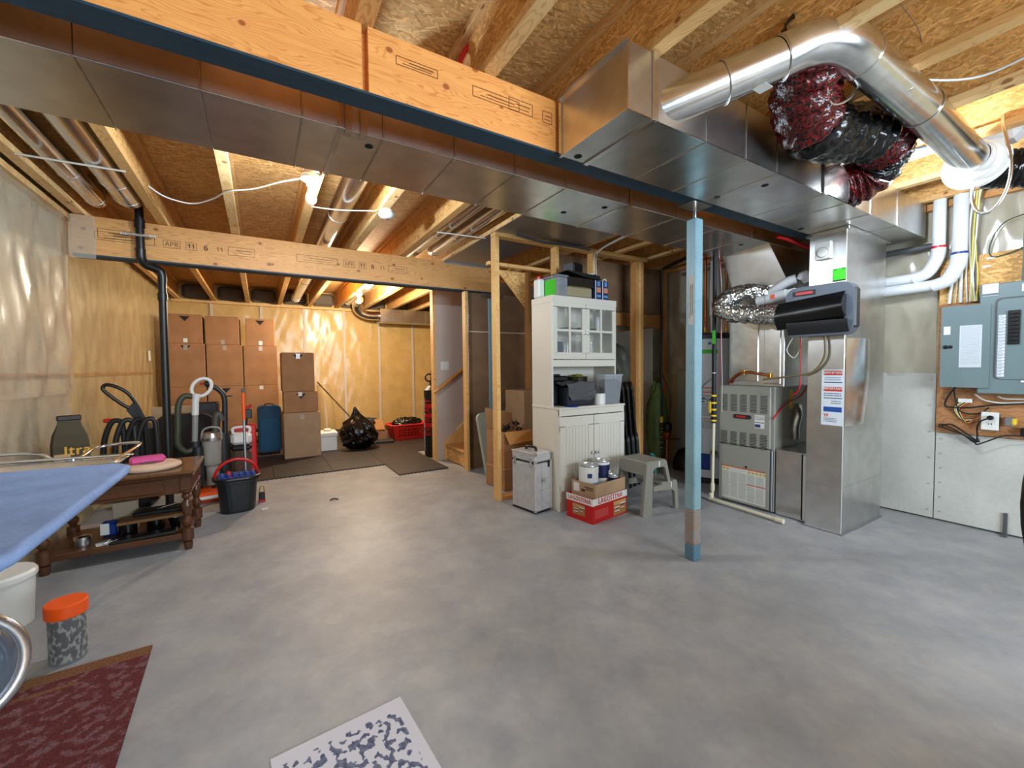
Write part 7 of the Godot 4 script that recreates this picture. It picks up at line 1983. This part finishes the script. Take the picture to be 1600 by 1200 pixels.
	obj("table_top", B.new().at(Transform3D(Basis.IDENTITY, V(0, 0.37, 0))).ext(rrect(0.50, 0.74, 0.07, 5), 0.045), mat(Color(0.62, 0.66, 0.62), 0.5), ft)
	obj("leg_frame", B.new().tube([V(-0.18, 0.08, -0.03), V(-0.18, 0.66, -0.03)], 0.012, 8).tube([V(0.18, 0.08, -0.03), V(0.18, 0.66, -0.03)], 0.012, 8), M.midgrey, ft)
	# open carton with greenery behind the stud
	var ob := thing("open_carton", "open brown carton with raised flaps and dark greenery behind the stud", "box", V(2.20, 0.22, -3.72), 0.05)
	obj("carton", B.new().box(V(0, 0.18, 0.17), V(0.34, 0.36, 0.005)).box(V(0, 0.18, -0.17), V(0.34, 0.36, 0.005)).box(V(-0.17, 0.18, 0), V(0.005, 0.36, 0.34)).box(V(0.17, 0.18, 0), V(0.005, 0.36, 0.34)).box(V(0, 0.003, 0), V(0.34, 0.006, 0.34)), M.card, ob)
	obj("front_flap", B.new().q(V(-0.17, 0.36, 0.172), V(0.17, 0.36, 0.172), V(0.12, 0.27, 0.27), V(-0.17, 0.25, 0.27), V(0, 1, 1)), M.card3, ob)
	obj("back_flap", B.new().q(V(-0.17, 0.36, -0.172), V(0.17, 0.36, -0.172), V(0.17, 0.50, -0.20), V(-0.17, 0.58, -0.20), V(0, 0, 1)), M.card, ob)
	var lf := B.new()
	var r := RandomNumberGenerator.new()
	r.seed = 4
	for k in 60:
		var p := V(r.randf_range(-0.1, 0.14), 0.36 + r.randf_range(-0.02, 0.06), r.randf_range(-0.1, 0.1))
		var d := V(r.randf_range(-1, 1), r.randf_range(0, 1), r.randf_range(-1, 1)).normalized()
		var e := d.cross(Vector3.UP).normalized() * 0.012
		lf.q(p - d * 0.02, p + e, p + d * 0.04, p - e, V(0, 1, 0.3))
	obj("greenery", lf, mat(Color(0.04, 0.09, 0.06), 0.5), ob)
	ob.get_child(ob.get_child_count() - 1).set_meta("kind", "stuff")
	var b1 := thing("cardboard_box", "low brown box on the floor under the open carton", "box", V(2.20, 0, -3.70), 0.05)
	obj("carton", B.new().box(V(0, 0.11, 0), V(0.38, 0.216, 0.36), 0.005), M.card, b1)
	var b2 := thing("cardboard_box", "large tan box behind the hutch and the stud", "box", V(2.66, 0, -4.02), 0.0)
	obj("carton", B.new().box(V(0, 0.48, 0), V(0.42, 0.96, 0.40), 0.006), M.card2, b2)
	# storage under the stairs, right of the hutch
	for e in [[V(3.75, 0, -4.0), V(0.42, 0.80, 0.5), "large brown box stored low beside the black gas pipe", M.card], [V(3.55, 0.80, -4.05), V(0.34, 0.30, 0.4), "brown box on another in the dark storage space", M.card]]:
		var bx := thing("cardboard_box", e[2], "box", e[0])
		obj("carton", B.new().box(V(0, e[1].y / 2, 0), e[1], 0.006), e[3], bx)
	var gn := thing("grey_bag", "grey white plastic bundle on the box under the stairs", "bag", V(4.08, 0.82, -4.05))
	var nz := FastNoiseLite.new()
	nz.seed = 71
	nz.frequency = 1.5
	obj("bundle", B.new().lump(V(0, 0.34, 0), func(d: Vector3) -> Vector3:
		return V(d.x * 0.19, d.y * 0.34, d.z * 0.18) * (1.0 + 0.25 * nz.get_noise_3d(d.x, d.y, d.z)), 32, 18), mat(Color(0.45, 0.45, 0.41), 0.4), gn)
	var gb := thing("green_bag", "pale green long bag leaning in the utility corner", "bag", V(4.14, 0, -3.44))
	obj("bag", B.new().lump(V(0, 0.50, 0), func(d: Vector3) -> Vector3:
		return V(d.x * 0.13, d.y * 0.50, d.z * 0.13) * (1.0 + 0.2 * nz.get_noise_3d(d.x * 2, d.y, d.z * 2)), 28, 20), mat(Color(0.36, 0.45, 0.24), 0.6), gb)
	# black folded chairs leaning
	for k in 4:
		var fc := thing("folding_chair", ["first", "second", "third", "last"][k] + " black folded chair counted from the hutch in the leaning row", "chair", V(3.12 + 0.085 * k, 0, -3.0 - 0.02 * k), 0.0, "leaning black folded chairs")
		fc.rotation = V(-0.10, 0.95, 0.14)
		obj("back_shell", B.new().at(Transform3D(Basis.IDENTITY, V(0, 0.80, 0))).ext(rrect(0.20, 0.56, 0.08, 5), 0.02), M.rubber, fc)
		obj("seat_shell", B.new().at(Transform3D(Basis.IDENTITY, V(0, 0.36, 0.012))).ext(rrect(0.24, 0.40, 0.06, 5), 0.024), M.darkgrey, fc)
		obj("rail", B.new().tube([V(-0.11, 0.02, 0), V(-0.09, 1.02, 0)], 0.014, 8), M.black, fc)
		obj("rail", B.new().tube([V(0.11, 0.02, 0), V(0.09, 1.02, 0)], 0.014, 8), M.black, fc)
	# under the water heater side: black duffel and teal hose
	var bl := thing("black_bucket", "black shape of a covered sump beside the post", "sump cover", V(4.28, 0, -3.13))
	obj("dome", B.new().lathe([Vector2(0.15, 0), Vector2(0.14, 0.12), Vector2(0.09, 0.22), Vector2(0, 0.26)], 28, true), M.black, bl)
	var th := obj("teal_hose", B.new().tube(curve([V(3.52, 0.01, -2.95), V(3.54, 0.12, -2.96), V(3.53, 0.26, -2.97), V(3.48, 0.30, -2.98)], 5), 0.012, 8), mat(Color(0.12, 0.48, 0.48), 0.4))
	tag(th, "teal hose end standing behind the step stool", "hose")
	# scraps on the floor
	var sc := obj("paper_scrap", B.new().box(V(0.0, 0.003, 0), V(0.05, 0.005, 0.03)), M.white, null, V(0.0, 0, -4.22), V(0, 0.4, 0))
	tag(sc, "small white and black scrap on the concrete by the mop bucket", "scrap")
	var s2 := obj("black_scrap", B.new().tube(curve([V(0.52, 0.006, -4.15), V(0.55, 0.012, -4.17), V(0.59, 0.006, -4.15)], 4), 0.006, 6), M.black)
	tag(s2, "small black scrap lying alone on the concrete", "scrap")
